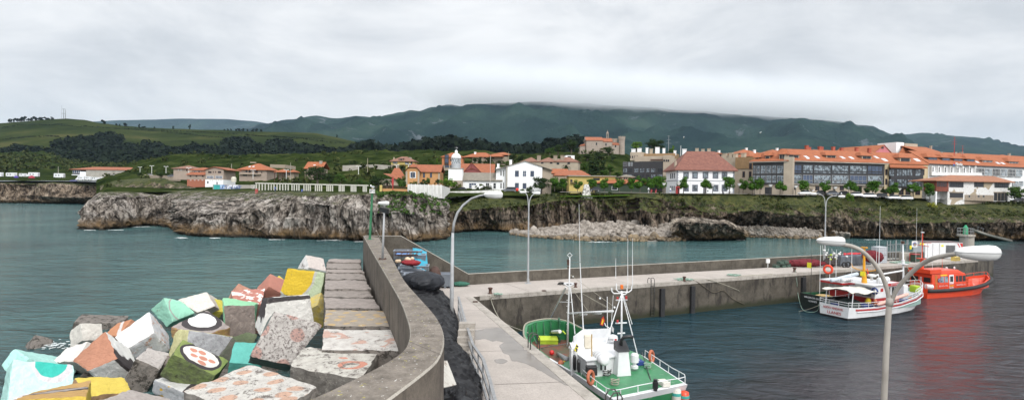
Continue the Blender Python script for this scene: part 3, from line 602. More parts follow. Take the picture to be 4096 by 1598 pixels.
def double_lamp(px,pyb,parts,labels,heads,s=1.0,fork=None,yoff=0):
 """parts: photo points of the fork and both arm ends at the foot's depth"""
 t=thing('street_lamp',labels,'street lamp',G(px,pyb,ZQ));Yb=t.location.y;fk=W(fork[0],fork[1],Yb)
 mb=MB();mb.tb([V3((0,0,0)),inv(t,fk)],[0.13*s,0.085*s],10);mb.tb([V3((0,0,0)),V3((0,0,.45))],.17*s,10);mb.box(-.3,-.3,-.01,.3,.3,.03);mb.bd('mast',GRYP,t,smooth=False)
 for pts,hd,dr in zip(parts,heads,((-1,.15,0),(1,-.15,0))):
  mb=MB();P=[inv(t,fk)-V3((0,0,.3))]+[inv(t,W(a,b,Yb))for a,b in pts];mb.tb(resample(P,12),[0.06*s]*12,8);mb.bd('arm',GRYP,t,smooth=True)
  lamp_head(t,inv(t,W(hd[0],hd[1],Yb)),V3((-dr[0],-dr[1],0)),hd[2])
 return t
t=double_lamp(2112,1132,[((2112,800),(2107,777),(2097,769)),((2119,800),(2128,782),(2140,773))],'double armed grey lamp against the near end of the pier parapet',[(2092,768,.55),(2146,772,.62)],.8,fork=(2115,830))
t=double_lamp(3297,1062,[((3298,795),(3288,780),(3270,772)),((3308,800),(3325,785),(3348,782))],'double armed grey lamp with gulls on its heads, beside the pier fish crates',[(3255,774,.72),(3366,785,.72)],.85,fork=(3303,830))
nl=thing('street_lamp','nearest lamp, two big white heads on a weathered mast, cut by the bottom edge','street lamp',W(3532,1700,16.5))
Yn=16.5;POLE=mat('weathered_mast',(0.37,0.345,0.31),(0.25,0.23,0.205),sc=2.5,rough=0.6,stretch=(1,1,.4))
mb=MB();mb.tb([V3((-.03,0,-2.6)),V3((0,0,0)),inv(nl,W(3545,1400,Yn)),inv(nl,W(3556,1220,Yn)),inv(nl,W(3560,1200,Yn))],[.088,.084,.08,.077,.074],14);mb.tb([inv(nl,W(3557,1222,Yn)),inv(nl,W(3560,1190,Yn))],.098,12);mb.bd('mast',POLE,nl,smooth=True)
mb=MB();mb.tb([inv(nl,p)for p in resample([W(3557,1215,Yn),W(3552,1170,Yn),W(3530,1105,Yn),W(3495,1050,Yn),W(3450,1005,Yn),W(3410,985,Yn),W(3365,976,Yn)],20)],[.06]*20,12);mb.bd('arm',POLE,nl,smooth=True)
mb=MB();mb.tb([inv(nl,p)for p in resample([W(3562,1215,Yn),W(3585,1160,Yn-.1),W(3625,1110,Yn-.3),W(3680,1060,Yn-.6),W(3740,1030,Yn-1),W(3835,1013,Yn-1.5)],20)],[.06]*20,12);mb.bd('arm',POLE,nl,smooth=True)
lamp_head(nl,inv(nl,W(3322,962,Yn)),V3((-1,.45,0)).normalized(),.60)
lamp_head(nl,inv(nl,W(3908,1008,Yn-1.9)),V3((-1,.12,0)),.86)
# ---------------------------------------------------------------- posts and birds on the mole
GREEN=mat('green_paint',(0.03,0.17,0.075),(0.02,0.11,0.05),sc=3,rough=0.5)
def gull(P,rz,label,s=1.0):
 t=thing('gull',label,'bird',P,rz);
 mb=MB();M_=M4.Rotation(R(-12),4,'Y')
 mb.ball((0,0,.17*s),(.19*s,.075*s,.08*s),10,M=M_);mb.ball((.17*s,0,.30*s),(.055*s,.045*s,.045*s),8);mb.tb([(.12*s,0,.2*s),(.16*s,0,.3*s)],[.06*s,.04*s],8);mb.bd('body',mat('white_feather',(.8,.8,.8)),t,smooth=True)
 mb=MB();mb.ball((-.04*s,0,.2*s),(.2*s,.083*s,.06*s),10);mb.tb([(-.15*s,0,.18*s),(-.3*s,0,.14*s)],[.05*s,.01*s],6);mb.bd('wing',mat('grey_feather',(.33,.35,.38)),t,smooth=True)
 mb=MB();mb.tb([(.21*s,0,.3*s),(.29*s,0,.285*s)],[.016*s,.004*s],6);mb.bd('beak',mat('yellow_beak',(.7,.4,.03)),t)
 for sg in(-1,1):
  mb=MB();mb.tb([(0,.03*sg*s,.1*s),(0,.03*sg*s,0)],.01*s,5);mb.box(-.01*s,.01*sg*s-.012*s,-.004,.05*s,.01*sg*s+.03*s,.004);mb.bd('leg',MT['yellow_beak'],t)
 return t
b=G(1479,956,ZM);t=thing('beacon_post','slim green beacon post with a white lantern at the far wall end','beacon',b)
top=W(1489,772,b.y)
mb=MB();mb.tb([(0,0,0),inv(t,top)],[.11,.10],12);mb.box(-.22,-.22,0,.22,.22,.03);mb.bd('post',GREEN,t,smooth=False)
mb=MB();z=inv(t,top)
mb.box(z.x-.2,z.y-.2,z.z,z.x+.2,z.y+.2,z.z+.05);mb.box(z.x-.2,z.y-.2,z.z+.3,z.x+.2,z.y+.2,z.z+.36)
for a in(-1,1):
 for c in(-1,1):mb.tb([(z.x+.17*a,z.y+.17*c,z.z+.03),(z.x+.17*a,z.y+.17*c,z.z+.32)],.03,6)
mb.tb([(z.x,z.y,z.z),(z.x,z.y,z.z+.3)],.08,10);mb.bd('lantern',WHT,t)
gull(top+V3((0,0,.36)),2.6,'gull perched on the lantern of the green beacon post',1.15)
b=G(1530,1036,ZM);t=thing('floodlight_post','short grey post with a lamp head and a floodlight, bolted to the breakwater wall top','street lamp',b);top=W(1537,845,b.y)
mb=MB();mb.tb([(0,0,0),inv(t,top)],[.075,.055],10);mb.bd('post',GRYP,t,smooth=True)
mb=MB();mb.box(-.22,-.16,0,.22,.16,.03)
for a in(-1,1):
 for c in(-1,1):mb.tb([(.17*a,.11*c,.03),(.17*a,.11*c,.09)],.03,6)
mb.bd('base_plate',RUST,t)
z=inv(t,top)
mb=MB();mb.box(z.x-.30,z.y-.12,z.z+.02,z.x+.32,z.y+.2,z.z+.05);Mx=M4.Translation(z+V3((.03,-.1,.10)))@M4.Rotation(R(14),4,'Y')@M4.Rotation(R(-55),4,'X')
mb.box(-.3,-.2,-.06,.3,.2,.06,M=Mx);f=mb.bd('floodlight',DKST,t)
mb=MB();mb.box(-.26,-.165,-.075,.26,.165,-.062,M=Mx);mb.bd('lens',mat('dark_glass',(.05,.055,.06),rough=.15),f)
mb=MB();mb.tb([z,z+V3((0,0,.42))],.05,8);mb.bd('neck',GRYP,t)
lamp_head(t,z+V3((-.06,0,.52)),V3((-1,.2,0)),.62)
gull(W(3253,768,79),.5,'gull on the left head of the far double lamp',1.0);gull(W(3366,780,79),1.2,'gull on the right head of the far double lamp',1.0)
b=G(1524,1000,ZM);mb=MB();p0,p1=G(1521,968,ZM)+V3((0.12,0,.02)),W(1505,922,b.y+2.5);mb.tb([p0,p1],.05,6)
tag(mb.bd('plank',mat('grey_wood',(.42,.39,.34),(.28,.25,.21),sc=3,rough=.9)),'pale wooden plank leaning at the far end of the breakwater wall','plank')
# ---------------------------------------------------------------- painted breakwater blocks
BLK={
'turq':[[-26.95,30.1,0.01],[-25.16,32.29,-0.84],[-26.27,34.05,1.34],[-27.95,31.85,2.28],[-26.17,29.72,0.74],[-24.24,31.91,-0.14],[-25.59,33.67,1.96],[-27.33,31.47,2.91]],
'terra':[[-26.99,37.83,0.08],[-25.16,36.57,-1.04],[-23.83,37.45,-0.23],[-25.69,38.7,1.57],[-27.34,35.74,1.57],[-25.37,34.48,1.33],[-24.2,35.36,1.85],[-25.88,36.62,3.22]],
'bigwhite':[[-27.57,42.37,0.19],[-26.12,40.87,-0.62],[-24.74,41.8,0.57],[-25.76,43.29,1.37],[-28.3,40.93,1.74],[-26.35,39.43,1.33],[-25.1,40.35,2.19],[-26.34,41.85,3.44]],
'mint':[[-30.16,50.38,0.16],[-29.69,52.94,-0.23],[-30.89,53.51,1.26],[-32.02,50.95,1.58],[-29.54,50.14,0.73],[-28.94,52.7,0.97],[-29.53,53.27,1.87],[-30.66,50.71,2.69]],
'whitefar':[[-28.56,52.82,0.87],[-27.38,52.23,-0.47],[-25.91,52.95,0.5],[-26.98,53.54,1.87],[-28.58,49.3,2.87],[-26.68,48.71,1.84],[-25.42,49.43,2.31],[-26.56,50.02,3.42]],
'disc':[[-24.78,41.85,1.56],[-22.34,40.92,0.58],[-21.24,43.44,0.96],[-23.7,44.37,1.81],[-24.6,41.54,2.38],[-21.97,40.6,1.91],[-21.02,43.13,2.03],[-23.31,44.06,3.11]],
'greystreak':[[-24.53,40.97,0.23],[-22.46,43.24,-0.86],[-22.27,43.98,1.05],[-24.33,41.7,2.2],[-22.25,39.26,0.78],[-20.31,41.54,-0.57],[-20.21,42.27,1.5],[-22.4,39.99,2.53]],
'paw':[[-20.68,33.77,1.32],[-18.37,34.36,-0.16],[-18.45,35.93,0.33],[-20.81,35.34,1.8],[-19.64,33.36,2.78],[-17.43,33.95,1.29],[-17.38,35.53,1.77],[-19.92,34.94,3.25]],
'stepped':[[-23.83,47.69,0.53],[-21.7,48.7,0.46],[-21.46,48.74,2.8],[-23.97,47.73,3.39],[-22.42,45.28,0.63],[-20.56,46.29,0.36],[-20.64,46.32,3.07],[-22.69,45.32,3.16]],
'redwhite':[[-23.74,48.19,0.25],[-21.48,49.19,0.04],[-22.49,51.63,0.72],[-24.76,50.63,0.93],[-23.09,47.63,3.15],[-21.13,48.63,2.67],[-21.83,51.07,3.64],[-24.41,50.07,3.55]],
'yellowgreen':[[-17.74,48.81,3.34],[-14.36,47.84,2.89],[-13.95,48.21,5.19],[-17.33,49.18,5.65],[-18.5,45.97,4.07],[-15.06,45.0,3.36],[-14.7,45.37,5.89],[-18.04,46.34,6.09]],
'darkedge':[[-17.72,39.78,2.87],[-14.88,41.19,2.52],[-14.91,41.5,4.83],[-17.35,40.09,4.79],[-15.93,36.52,3.02],[-12.88,37.93,2.96],[-13.37,38.24,5.45],[-15.6,36.82,5.44]],
'speckled':[[-14.0,30.64,3.11],[-12.07,31.23,2.5],[-11.41,32.36,4.4],[-13.32,31.76,5.32],[-12.56,27.66,4.34],[-10.77,28.25,3.74],[-9.57,29.38,5.54],[-11.84,28.78,6.34]],
'figure':[[-11.28,29.44,2.09],[-7.32,28.9,1.67],[-7.02,30.6,2.34],[-10.97,31.15,2.71],[-11.12,28.86,3.54],[-7.33,28.31,3.11],[-6.87,30.02,3.86],[-11.0,30.56,4.11]],
'neardots':[[-14.29,25.04,2.41],[-10.24,23.6,1.78],[-8.93,27.03,2.18],[-13.01,28.47,2.75],[-14.2,24.89,3.61],[-10.1,23.45,2.83],[-8.91,26.87,3.24],[-12.86,28.32,3.76]],
'mossy':[[-19.99,37.68,0.18],[-18.99,37.9,-0.57],[-19.75,41.18,-0.63],[-20.75,40.96,0.12],[-18.45,38.09,2.59],[-17.37,38.31,1.49],[-18.31,41.59,1.9],[-19.04,41.37,2.07]],
'bottomgrey':[[-15.32,18.72,2.15],[-13.39,19.24,1.37],[-14.99,23.72,0.4],[-16.92,23.2,1.18],[-14.47,19.64,4.99],[-12.47,20.16,4.12],[-14.17,24.64,3.27],[-15.98,24.12,3.91]],
'turqback':[[-31.37,39.01,-0.61],[-28.91,37.2,-0.91],[-28.42,37.65,0.35],[-30.88,39.46,0.65],[-32.8,36.87,0.84],[-30.28,35.07,0.34],[-29.87,35.52,1.72],[-32.26,37.32,1.81]],
'middle':[[-23.76,34.11,-0.38],[-22.55,34.58,-1.06],[-23.64,37.44,-1.03],[-24.85,36.97,-0.35],[-22.52,34.55,2.13],[-21.37,35.02,1.33],[-22.47,37.88,1.54],[-23.63,37.41,1.98]],
'orangeback':[[-29.88,45.1,-1.24],[-27.63,43.58,-0.58],[-27.16,44.71,0.43],[-29.42,46.23,-0.23],[-31.37,43.85,0.87],[-28.99,42.33,1.47],[-28.69,43.46,2.47],[-30.81,44.98,1.77]],
'smallwhite':[[-21.27,34.03,0.21],[-18.76,32.99,-0.26],[-18.07,34.66,-0.26],[-20.6,35.7,0.08],[-21.16,33.99,1.05],[-18.66,32.94,0.63],[-17.95,34.61,0.82],[-20.52,35.66,0.91]],
'yellowflat':[[-22.28,29.16,-0.95],[-20.86,30.76,-1.34],[-22.58,32.38,-1.01],[-24.01,30.78,-0.62],[-21.57,29.28,1.74],[-20.36,30.87,1.43],[-21.84,32.49,1.67],[-23.48,30.9,2.13]],
'ochre':[[-18.68,21.23,1.02],[-16.81,22.42,0.96],[-19.94,27.27,-0.2],[-21.81,26.07,-0.14],[-19.02,21.81,4.23],[-17.0,23.0,4.03],[-20.34,27.85,3.05],[-21.97,26.65,2.9]],
'leftwhite':[[-28.84,39.41,-1.16],[-26.26,38.01,-0.46],[-26.03,38.91,0.51],[-28.62,40.31,-0.19],[-30.21,37.79,0.81],[-27.61,36.38,1.3],[-27.43,37.28,2.39],[-30.0,38.68,1.48]],
}
RAW=((0.30,0.265,0.235),(0.15,0.125,0.11))
def dsat(c,k=.13):return tuple(x*(1-k)+y*k for x,y in zip(c,(.46,.44,.42)))
def paint(name,c1,c2=None,rings=(),dots=None,wear=0.5,bands=(),wearcol=(0.16,0.14,0.125),speck=0.0,blotch=None):
 """rings: (x, y, outer radius, colour, squash) painted in order in the block's own plane; bands: (angle, offset, half width, colour)"""
 c1=dsat(c1);c2=dsat(c2)if c2 else None
 m=bpy.data.materials.new(name);m.use_nodes=True;t=m.node_tree;K=t.links.new;b=t.nodes['Principled BSDF'];b.inputs['Roughness'].default_value=0.85;b.inputs['Specular IOR Level'].default_value=0.25
 c=nn(t,'ShaderNodeTexCoord');wob=nn(t,'ShaderNodeTexNoise',Scale=1.1,Detail=3.0);K(c.outputs['Object'],wob.inputs['Vector'])
 ws=nn(t,'ShaderNodeVectorMath',operation='MULTIPLY_ADD');K(wob.outputs['Color'],ws.inputs[0]);ws.inputs[1].default_value=(.3,.3,0);K(c.outputs['Object'],ws.inputs[2])
 a=nn(t,'ShaderNodeTexNoise',Scale=2.2,Detail=7.0,Roughness=0.7);K(c.outputs['Object'],a.inputs['Vector'])
 c2=c2 or tuple(x*0.8 for x in c1);r=ramp(t,[(0.35,c2),(0.6,c1)]);K(a.outputs[0],r.inputs[0]);out=r.outputs[0]
 def over(fac,col):
  nonlocal out
  x=nn(t,'ShaderNodeMix',data_type='RGBA');K(fac,x.inputs[0]);K(out,x.inputs[6]);x.inputs[7].default_value=(*col,1);out=x.outputs[2]
 for x0,y0,rad,col,sq in rings:
  s1=nn(t,'ShaderNodeVectorMath',operation='SUBTRACT');K(ws.outputs[0],s1.inputs[0]);s1.inputs[1].default_value=(x0+.15,y0+.15,0)
  s2=nn(t,'ShaderNodeVectorMath',operation='MULTIPLY');K(s1.outputs[0],s2.inputs[0]);s2.inputs[1].default_value=(1,sq,0)
  ln=nn(t,'ShaderNodeVectorMath',operation='LENGTH');K(s2.outputs[0],ln.inputs[0])
  mr=nn(t,'ShaderNodeMapRange');K(ln.outputs['Value'],mr.inputs[0])
  for i,v in((1,rad),(2,rad+.03),(3,1.0),(4,0.0)):mr.inputs[i].default_value=v
  over(mr.outputs[0],col)
 for ang,off,hw,col in bands:
  s1=nn(t,'ShaderNodeVectorMath',operation='DOT_PRODUCT');K(ws.outputs[0],s1.inputs[0]);s1.inputs[1].default_value=(math.cos(ang),math.sin(ang),0)
  s2=nn(t,'ShaderNodeMath',operation='SUBTRACT');K(s1.outputs['Value'],s2.inputs[0]);s2.inputs[1].default_value=off+.12
  ab=nn(t,'ShaderNodeMath',operation='ABSOLUTE');K(s2.outputs[0],ab.inputs[0]);mr=nn(t,'ShaderNodeMapRange');K(ab.outputs[0],mr.inputs[0])
  for i,v in((1,hw),(2,hw+.03),(3,1.0),(4,0.0)):mr.inputs[i].default_value=v
  over(mr.outputs[0],col)
 if dots:
  v=nn(t,'ShaderNodeTexVoronoi',Scale=dots[0]);v.voronoi_dimensions='2D';v.inputs['Randomness'].default_value=0.55;K(ws.outputs[0],v.inputs['Vector'])
  mr=nn(t,'ShaderNodeMapRange');K(v.outputs['Distance'],mr.inputs[0])
  for i,q in((1,dots[1]),(2,dots[1]+.05),(3,dots[3]if len(dots)>3 else 1.0),(4,0.0)):mr.inputs[i].default_value=q
  over(mr.outputs[0],dots[2])
 if blotch:
  q=nn(t,'ShaderNodeTexNoise',Scale=blotch[0],Detail=2.0,Distortion=0.6);K(c.outputs['Object'],q.inputs['Vector']);qr=ramp(t,[(blotch[1],(0,0,0)),(blotch[1]+.02,(1,1,1))]);K(q.outputs[0],qr.inputs[0]);over(qr.outputs[0],blotch[2])
 w1=nn(t,'ShaderNodeTexNoise',Scale=1.6,Detail=12.0,Roughness=0.82);K(c.outputs['Object'],w1.inputs['Vector'])
 thr=0.69-0.3*wear;wr=ramp(t,[(thr,(0,0,0)),(thr+.04,(1,1,1))]);K(w1.outputs[0],wr.inputs[0]);over(wr.outputs[0],wearcol)
 speck=max(speck,.3)
 if speck:
  w2=nn(t,'ShaderNodeTexNoise',Scale=7.0,Detail=8.0,Roughness=0.8);K(c.outputs['Object'],w2.inputs['Vector'])
  th=0.70-0.22*speck;wr=ramp(t,[(th,(0,0,0)),(th+.05,(1,1,1))]);K(w2.outputs[0],wr.inputs[0]);over(wr.outputs[0],tuple(x*.8 for x in wearcol))
 K(out,b.inputs['Base Color'])
 n2=nn(t,'ShaderNodeTexNoise',Scale=7.0,Detail=8.0,Roughness=0.75);K(c.outputs['Object'],n2.inputs['Vector'])
 bp=nn(t,'ShaderNodeBump',Strength=0.9,Distance=0.09);K(n2.outputs[0],bp.inputs['Height']);K(bp.outputs[0],b.inputs['Normal'])
 return m
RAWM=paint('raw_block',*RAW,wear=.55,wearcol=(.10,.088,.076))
DARKM=paint('dark_block',(.17,.145,.125),(.08,.07,.06),wear=.6,wearcol=(.05,.044,.038))  # darker brown concrete for crest block sides, gap blocks and the bed
def hexa(name,cor,mats,label,cat='concrete block',group=None,fm=(0,1,1,1,1,1),rough=.05,n=14):
 """cor: a b c d (lower) A B C D (upper); fm: material per face top,bottom,ab,bc,cd,da"""
 P=[V3(v)for v in cor];o=(P[4]+P[5]+P[6]+P[7])/4
 ax=(P[5]-P[4]+P[6]-P[7]).normalized();az=ax.cross(P[7]-P[4]+P[6]-P[5]).normalized();ay=az.cross(ax)
 M_=M4((ax,ay,az)).transposed().to_4x4();M_.translation=o;Mi=M_.inverted()
 q=[Mi@p for p in P];mb=MB();cen=sum(q,V3())/8
 seed=V3((hash(label)%97,0,0))if False else V3((sum(map(ord,label))%97,0,0))
 faces=[(4,5,6,7),(3,2,1,0),(0,1,5,4),(1,2,6,5),(2,3,7,6),(3,0,4,7)]
 size=(q[5]-q[4]).length
 for fi,f in enumerate(faces):
  vs=[]
  for i in range(n+1):
   for j in range(n+1):
    u,v=i/n,j/n
    p=q[f[0]].lerp(q[f[1]],u).lerp(q[f[3]].lerp(q[f[2]],u),v)
    eu,ev=min(u,1-u),min(v,1-v);pull=0.035*((eu<1e-6)+(ev<1e-6))
    p=p+(cen-p).normalized()*pull
    k=noise.noise_vector(p*1.3+seed)*rough*.8+noise.noise_vector(p*5+seed)*rough*.6+noise.noise_vector(p*11+seed)*rough*.3
    if eu<1e-6 or ev<1e-6:k=k*1.5
    vs.append(p+k)
  mb.add(vs,[(i*(n+1)+j,(i+1)*(n+1)+j,(i+1)*(n+1)+j+1,i*(n+1)+j+1)for i in range(n)for j in range(n)],fm[fi])
 ob=mb.bd(name,mats,smooth=False);ob.matrix_world=M_
 return tag(ob,label,cat,group)
def flip(cor):
 P=[V3(v)for v in cor];n=(P[5]-P[4]).cross(P[7]-P[4]);d=(P[4]+P[5]+P[6]+P[7])-(P[0]+P[1]+P[2]+P[3])
 return cor
WT,SAL,TER,MINT,TURQ,PTURQ,YEL,OCH,CHAR,GRN=(.78,.77,.74),(.55,.25,.18),(.42,.17,.09),(.30,.62,.47),(.05,.48,.40),(.42,.76,.70),(.62,.46,.03),(.55,.30,.05),(.055,.048,.05),(.13,.19,.03)
spec={
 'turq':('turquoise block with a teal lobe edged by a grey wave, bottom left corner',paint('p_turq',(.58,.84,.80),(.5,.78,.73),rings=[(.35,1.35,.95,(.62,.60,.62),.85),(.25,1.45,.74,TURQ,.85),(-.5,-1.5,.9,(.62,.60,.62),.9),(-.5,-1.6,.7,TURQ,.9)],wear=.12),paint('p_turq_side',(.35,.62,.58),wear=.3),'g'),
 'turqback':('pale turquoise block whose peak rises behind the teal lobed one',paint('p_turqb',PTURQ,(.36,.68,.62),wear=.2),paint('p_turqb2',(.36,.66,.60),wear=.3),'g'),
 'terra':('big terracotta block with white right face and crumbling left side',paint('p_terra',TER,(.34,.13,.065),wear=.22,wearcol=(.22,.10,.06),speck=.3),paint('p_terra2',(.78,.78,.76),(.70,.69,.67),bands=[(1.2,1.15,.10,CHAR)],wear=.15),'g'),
 'bigwhite':('large scuffed white block with blue shaded underside beside the terracotta one',paint('p_bigw',WT,(.66,.66,.65),wear=.3,wearcol=(.42,.40,.38),speck=.5),paint('p_bigw2',(.6,.61,.62),(.45,.46,.5),wear=.5,wearcol=(.45,.24,.16)),'g'),  # blue grey paint on every face but the main one
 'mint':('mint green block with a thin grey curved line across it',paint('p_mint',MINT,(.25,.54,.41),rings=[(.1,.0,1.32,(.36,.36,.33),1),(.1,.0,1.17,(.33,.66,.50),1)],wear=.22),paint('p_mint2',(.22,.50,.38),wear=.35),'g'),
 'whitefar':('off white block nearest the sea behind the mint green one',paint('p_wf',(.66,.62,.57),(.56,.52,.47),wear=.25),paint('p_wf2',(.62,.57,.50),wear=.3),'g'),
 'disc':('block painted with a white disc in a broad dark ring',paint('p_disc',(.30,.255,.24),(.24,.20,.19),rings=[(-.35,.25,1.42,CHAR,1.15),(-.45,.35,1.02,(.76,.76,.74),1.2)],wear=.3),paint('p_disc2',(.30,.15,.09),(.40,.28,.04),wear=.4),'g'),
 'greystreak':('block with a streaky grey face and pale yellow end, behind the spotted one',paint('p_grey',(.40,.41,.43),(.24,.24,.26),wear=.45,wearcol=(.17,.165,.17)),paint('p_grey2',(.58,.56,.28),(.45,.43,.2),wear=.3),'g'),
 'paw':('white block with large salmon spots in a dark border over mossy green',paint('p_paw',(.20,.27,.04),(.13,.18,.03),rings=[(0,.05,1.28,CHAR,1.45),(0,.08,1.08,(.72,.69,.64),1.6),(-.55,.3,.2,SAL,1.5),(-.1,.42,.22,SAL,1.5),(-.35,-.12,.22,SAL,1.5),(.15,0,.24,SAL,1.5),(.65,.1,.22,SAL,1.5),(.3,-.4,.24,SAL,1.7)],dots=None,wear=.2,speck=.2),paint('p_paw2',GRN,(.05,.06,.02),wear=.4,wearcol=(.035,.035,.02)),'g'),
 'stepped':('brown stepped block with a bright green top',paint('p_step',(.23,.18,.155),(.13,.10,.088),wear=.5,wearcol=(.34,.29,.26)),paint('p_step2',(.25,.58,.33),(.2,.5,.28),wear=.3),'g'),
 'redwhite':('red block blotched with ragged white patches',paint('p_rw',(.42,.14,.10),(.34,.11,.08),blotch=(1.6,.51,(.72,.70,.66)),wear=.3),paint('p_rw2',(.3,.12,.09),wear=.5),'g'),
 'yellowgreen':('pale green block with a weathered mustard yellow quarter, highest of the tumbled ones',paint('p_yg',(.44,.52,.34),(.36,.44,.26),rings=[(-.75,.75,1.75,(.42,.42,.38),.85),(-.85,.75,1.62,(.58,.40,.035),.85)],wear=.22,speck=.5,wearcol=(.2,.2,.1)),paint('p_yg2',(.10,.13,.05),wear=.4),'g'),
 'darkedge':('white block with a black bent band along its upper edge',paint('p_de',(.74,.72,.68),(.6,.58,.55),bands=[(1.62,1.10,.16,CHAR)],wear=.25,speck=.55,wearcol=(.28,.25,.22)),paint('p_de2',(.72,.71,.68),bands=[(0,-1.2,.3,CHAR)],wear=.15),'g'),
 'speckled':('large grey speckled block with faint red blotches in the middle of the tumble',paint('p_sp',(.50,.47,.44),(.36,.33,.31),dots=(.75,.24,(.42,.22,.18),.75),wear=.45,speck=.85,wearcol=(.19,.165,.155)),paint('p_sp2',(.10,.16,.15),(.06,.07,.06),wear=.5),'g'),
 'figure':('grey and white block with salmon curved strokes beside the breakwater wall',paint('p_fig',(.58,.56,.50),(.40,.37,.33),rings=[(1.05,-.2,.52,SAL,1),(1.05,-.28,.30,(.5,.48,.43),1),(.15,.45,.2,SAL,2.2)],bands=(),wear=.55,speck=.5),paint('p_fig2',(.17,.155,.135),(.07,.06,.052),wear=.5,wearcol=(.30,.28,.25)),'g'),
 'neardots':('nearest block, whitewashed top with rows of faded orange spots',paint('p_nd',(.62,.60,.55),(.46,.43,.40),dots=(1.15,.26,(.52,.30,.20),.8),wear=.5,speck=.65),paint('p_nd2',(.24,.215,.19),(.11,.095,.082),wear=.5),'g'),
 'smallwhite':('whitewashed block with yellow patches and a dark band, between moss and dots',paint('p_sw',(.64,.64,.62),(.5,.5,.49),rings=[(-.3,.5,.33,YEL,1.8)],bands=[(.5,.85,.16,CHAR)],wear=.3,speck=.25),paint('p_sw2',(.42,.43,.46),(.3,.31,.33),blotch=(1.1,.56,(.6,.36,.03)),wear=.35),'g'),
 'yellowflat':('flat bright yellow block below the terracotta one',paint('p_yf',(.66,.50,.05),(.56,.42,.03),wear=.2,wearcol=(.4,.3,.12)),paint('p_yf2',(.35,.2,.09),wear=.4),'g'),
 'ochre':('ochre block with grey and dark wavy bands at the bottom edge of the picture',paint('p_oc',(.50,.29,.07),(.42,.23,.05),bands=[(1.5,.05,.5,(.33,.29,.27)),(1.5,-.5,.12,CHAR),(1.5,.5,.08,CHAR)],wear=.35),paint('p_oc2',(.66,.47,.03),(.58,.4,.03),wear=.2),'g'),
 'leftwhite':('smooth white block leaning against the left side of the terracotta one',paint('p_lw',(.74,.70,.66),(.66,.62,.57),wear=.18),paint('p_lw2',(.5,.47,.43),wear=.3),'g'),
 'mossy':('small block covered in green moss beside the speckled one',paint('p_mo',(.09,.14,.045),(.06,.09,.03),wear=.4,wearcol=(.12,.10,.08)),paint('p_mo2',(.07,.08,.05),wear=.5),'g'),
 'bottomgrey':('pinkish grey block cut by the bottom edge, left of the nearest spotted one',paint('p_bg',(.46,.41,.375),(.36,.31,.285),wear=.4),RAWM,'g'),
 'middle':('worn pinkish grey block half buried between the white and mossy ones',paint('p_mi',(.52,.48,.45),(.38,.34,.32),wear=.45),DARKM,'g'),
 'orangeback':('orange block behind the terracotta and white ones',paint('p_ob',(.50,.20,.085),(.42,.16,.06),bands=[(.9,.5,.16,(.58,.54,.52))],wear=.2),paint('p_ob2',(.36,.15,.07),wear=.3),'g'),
}
GB='tumbled painted blocks of the breakwater'
BLK['figure']=[G(x_,y_,5.85)-V3((0,0,2.4))for x_,y_ in((1156,1461),(1445,1513),(1515,1412),(1215,1385))]+[G(x_,y_,5.85)for x_,y_ in((1156,1461),(1445,1513),(1515,1412),(1215,1385))]
BLK['neardots']=[G(x_,y_,6.2)-V3((0,0,2.4))for x_,y_ in((731,1560),(1050,1690),(1278,1540),(998,1455))]+[G(x_,y_,6.2)for x_,y_ in((731,1560),(1050,1690),(1278,1540),(998,1455))]
for k,(lb,m1,m2,_)in spec.items():
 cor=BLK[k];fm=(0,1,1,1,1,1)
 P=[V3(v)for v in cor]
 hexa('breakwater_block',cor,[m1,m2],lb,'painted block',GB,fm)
def face_decal(k,shapes,m,parent_label):
 P=[V3(v)for v in BLK[k][4:]]
 return P
def cube_at(px,py,z,s,rot,m,label,m2=None,dims=(1,1,1)):
 c=G(px,py,z);Rm=(M4.Rotation(R(rot[2]),3,'Z')@M4.Rotation(R(rot[0]),3,'X')@M4.Rotation(R(rot[1]),3,'Y'))
 cor=[c+Rm@V3((x*s*dims[0]/2,y*s*dims[1]/2,zz*s*dims[2]/2))for zz in(-1,1)for x,y in((-1,-1),(1,-1),(1,1),(-1,1))]
 return hexa('breakwater_block',cor,[m,m2 or m],label,'painted block',GB,n=7)
cube_at(1247,1078,2.8,2.3,(35,20,30),paint('p_pk',(.52,.46,.42),(.4,.35,.33),wear=.4),'grey and white peaked block behind the mustard yellow one',paint('p_pk2',(.72,.7,.68)))
cube_at(1090,1165,3.0,2.0,(30,35,20),paint('p_tc',(.42,.15,.10),(.36,.13,.09),wear=.15),'small plain terracotta block left of the mustard yellow one')
cube_at(1122,1142,2.6,1.3,(25,40,60),paint('p_ys',(.66,.48,.04),wear=.15),'small yellow block peeping out behind the plain terracotta one')
cube_at(1262,1250,3.1,1.9,(20,60,10),paint('p_yv',(.56,.42,.05),(.4,.36,.2),rings=[(.2,.2,.5,(.7,.7,.66),1)],wear=.3),'narrow yellow and white block wedged against the crest row')
cube_at(1180,1172,3.6,1.5,(10,45,0),paint('p_bk',(.4,.4,.4),bands=[(0,0,.3,CHAR)],wear=.2),'small black and grey peaked block on top of the black banded one')
cube_at(985,1450,1.6,1.8,(30,10,15),paint('p_ts',(.07,.42,.36),(.05,.35,.3),wear=.2),'small teal block under the speckled one')
cube_at(958,1182,1.0,1.6,(30,35,10),paint('p_tp',(.42,.19,.12),wear=.3),'small brownish pink block tip behind the green topped one')
cube_at(843,1240,1.6,1.5,(35,20,30),paint('p_yt',(.52,.46,.03),wear=.2),'little yellow block tip between the white and ringed ones')
cube_at(346,1342,.9,1.5,(55,25,40),paint('p_wt',(.6,.58,.53),(.45,.43,.39),wear=.35,speck=.3),'weathered whitish block standing on edge behind the terracotta one')
cube_at(405,1302,.1,2.6,(4,6,25),DARKM,'raw brown flat block awash at the water line',dims=(1.4,1,.5))
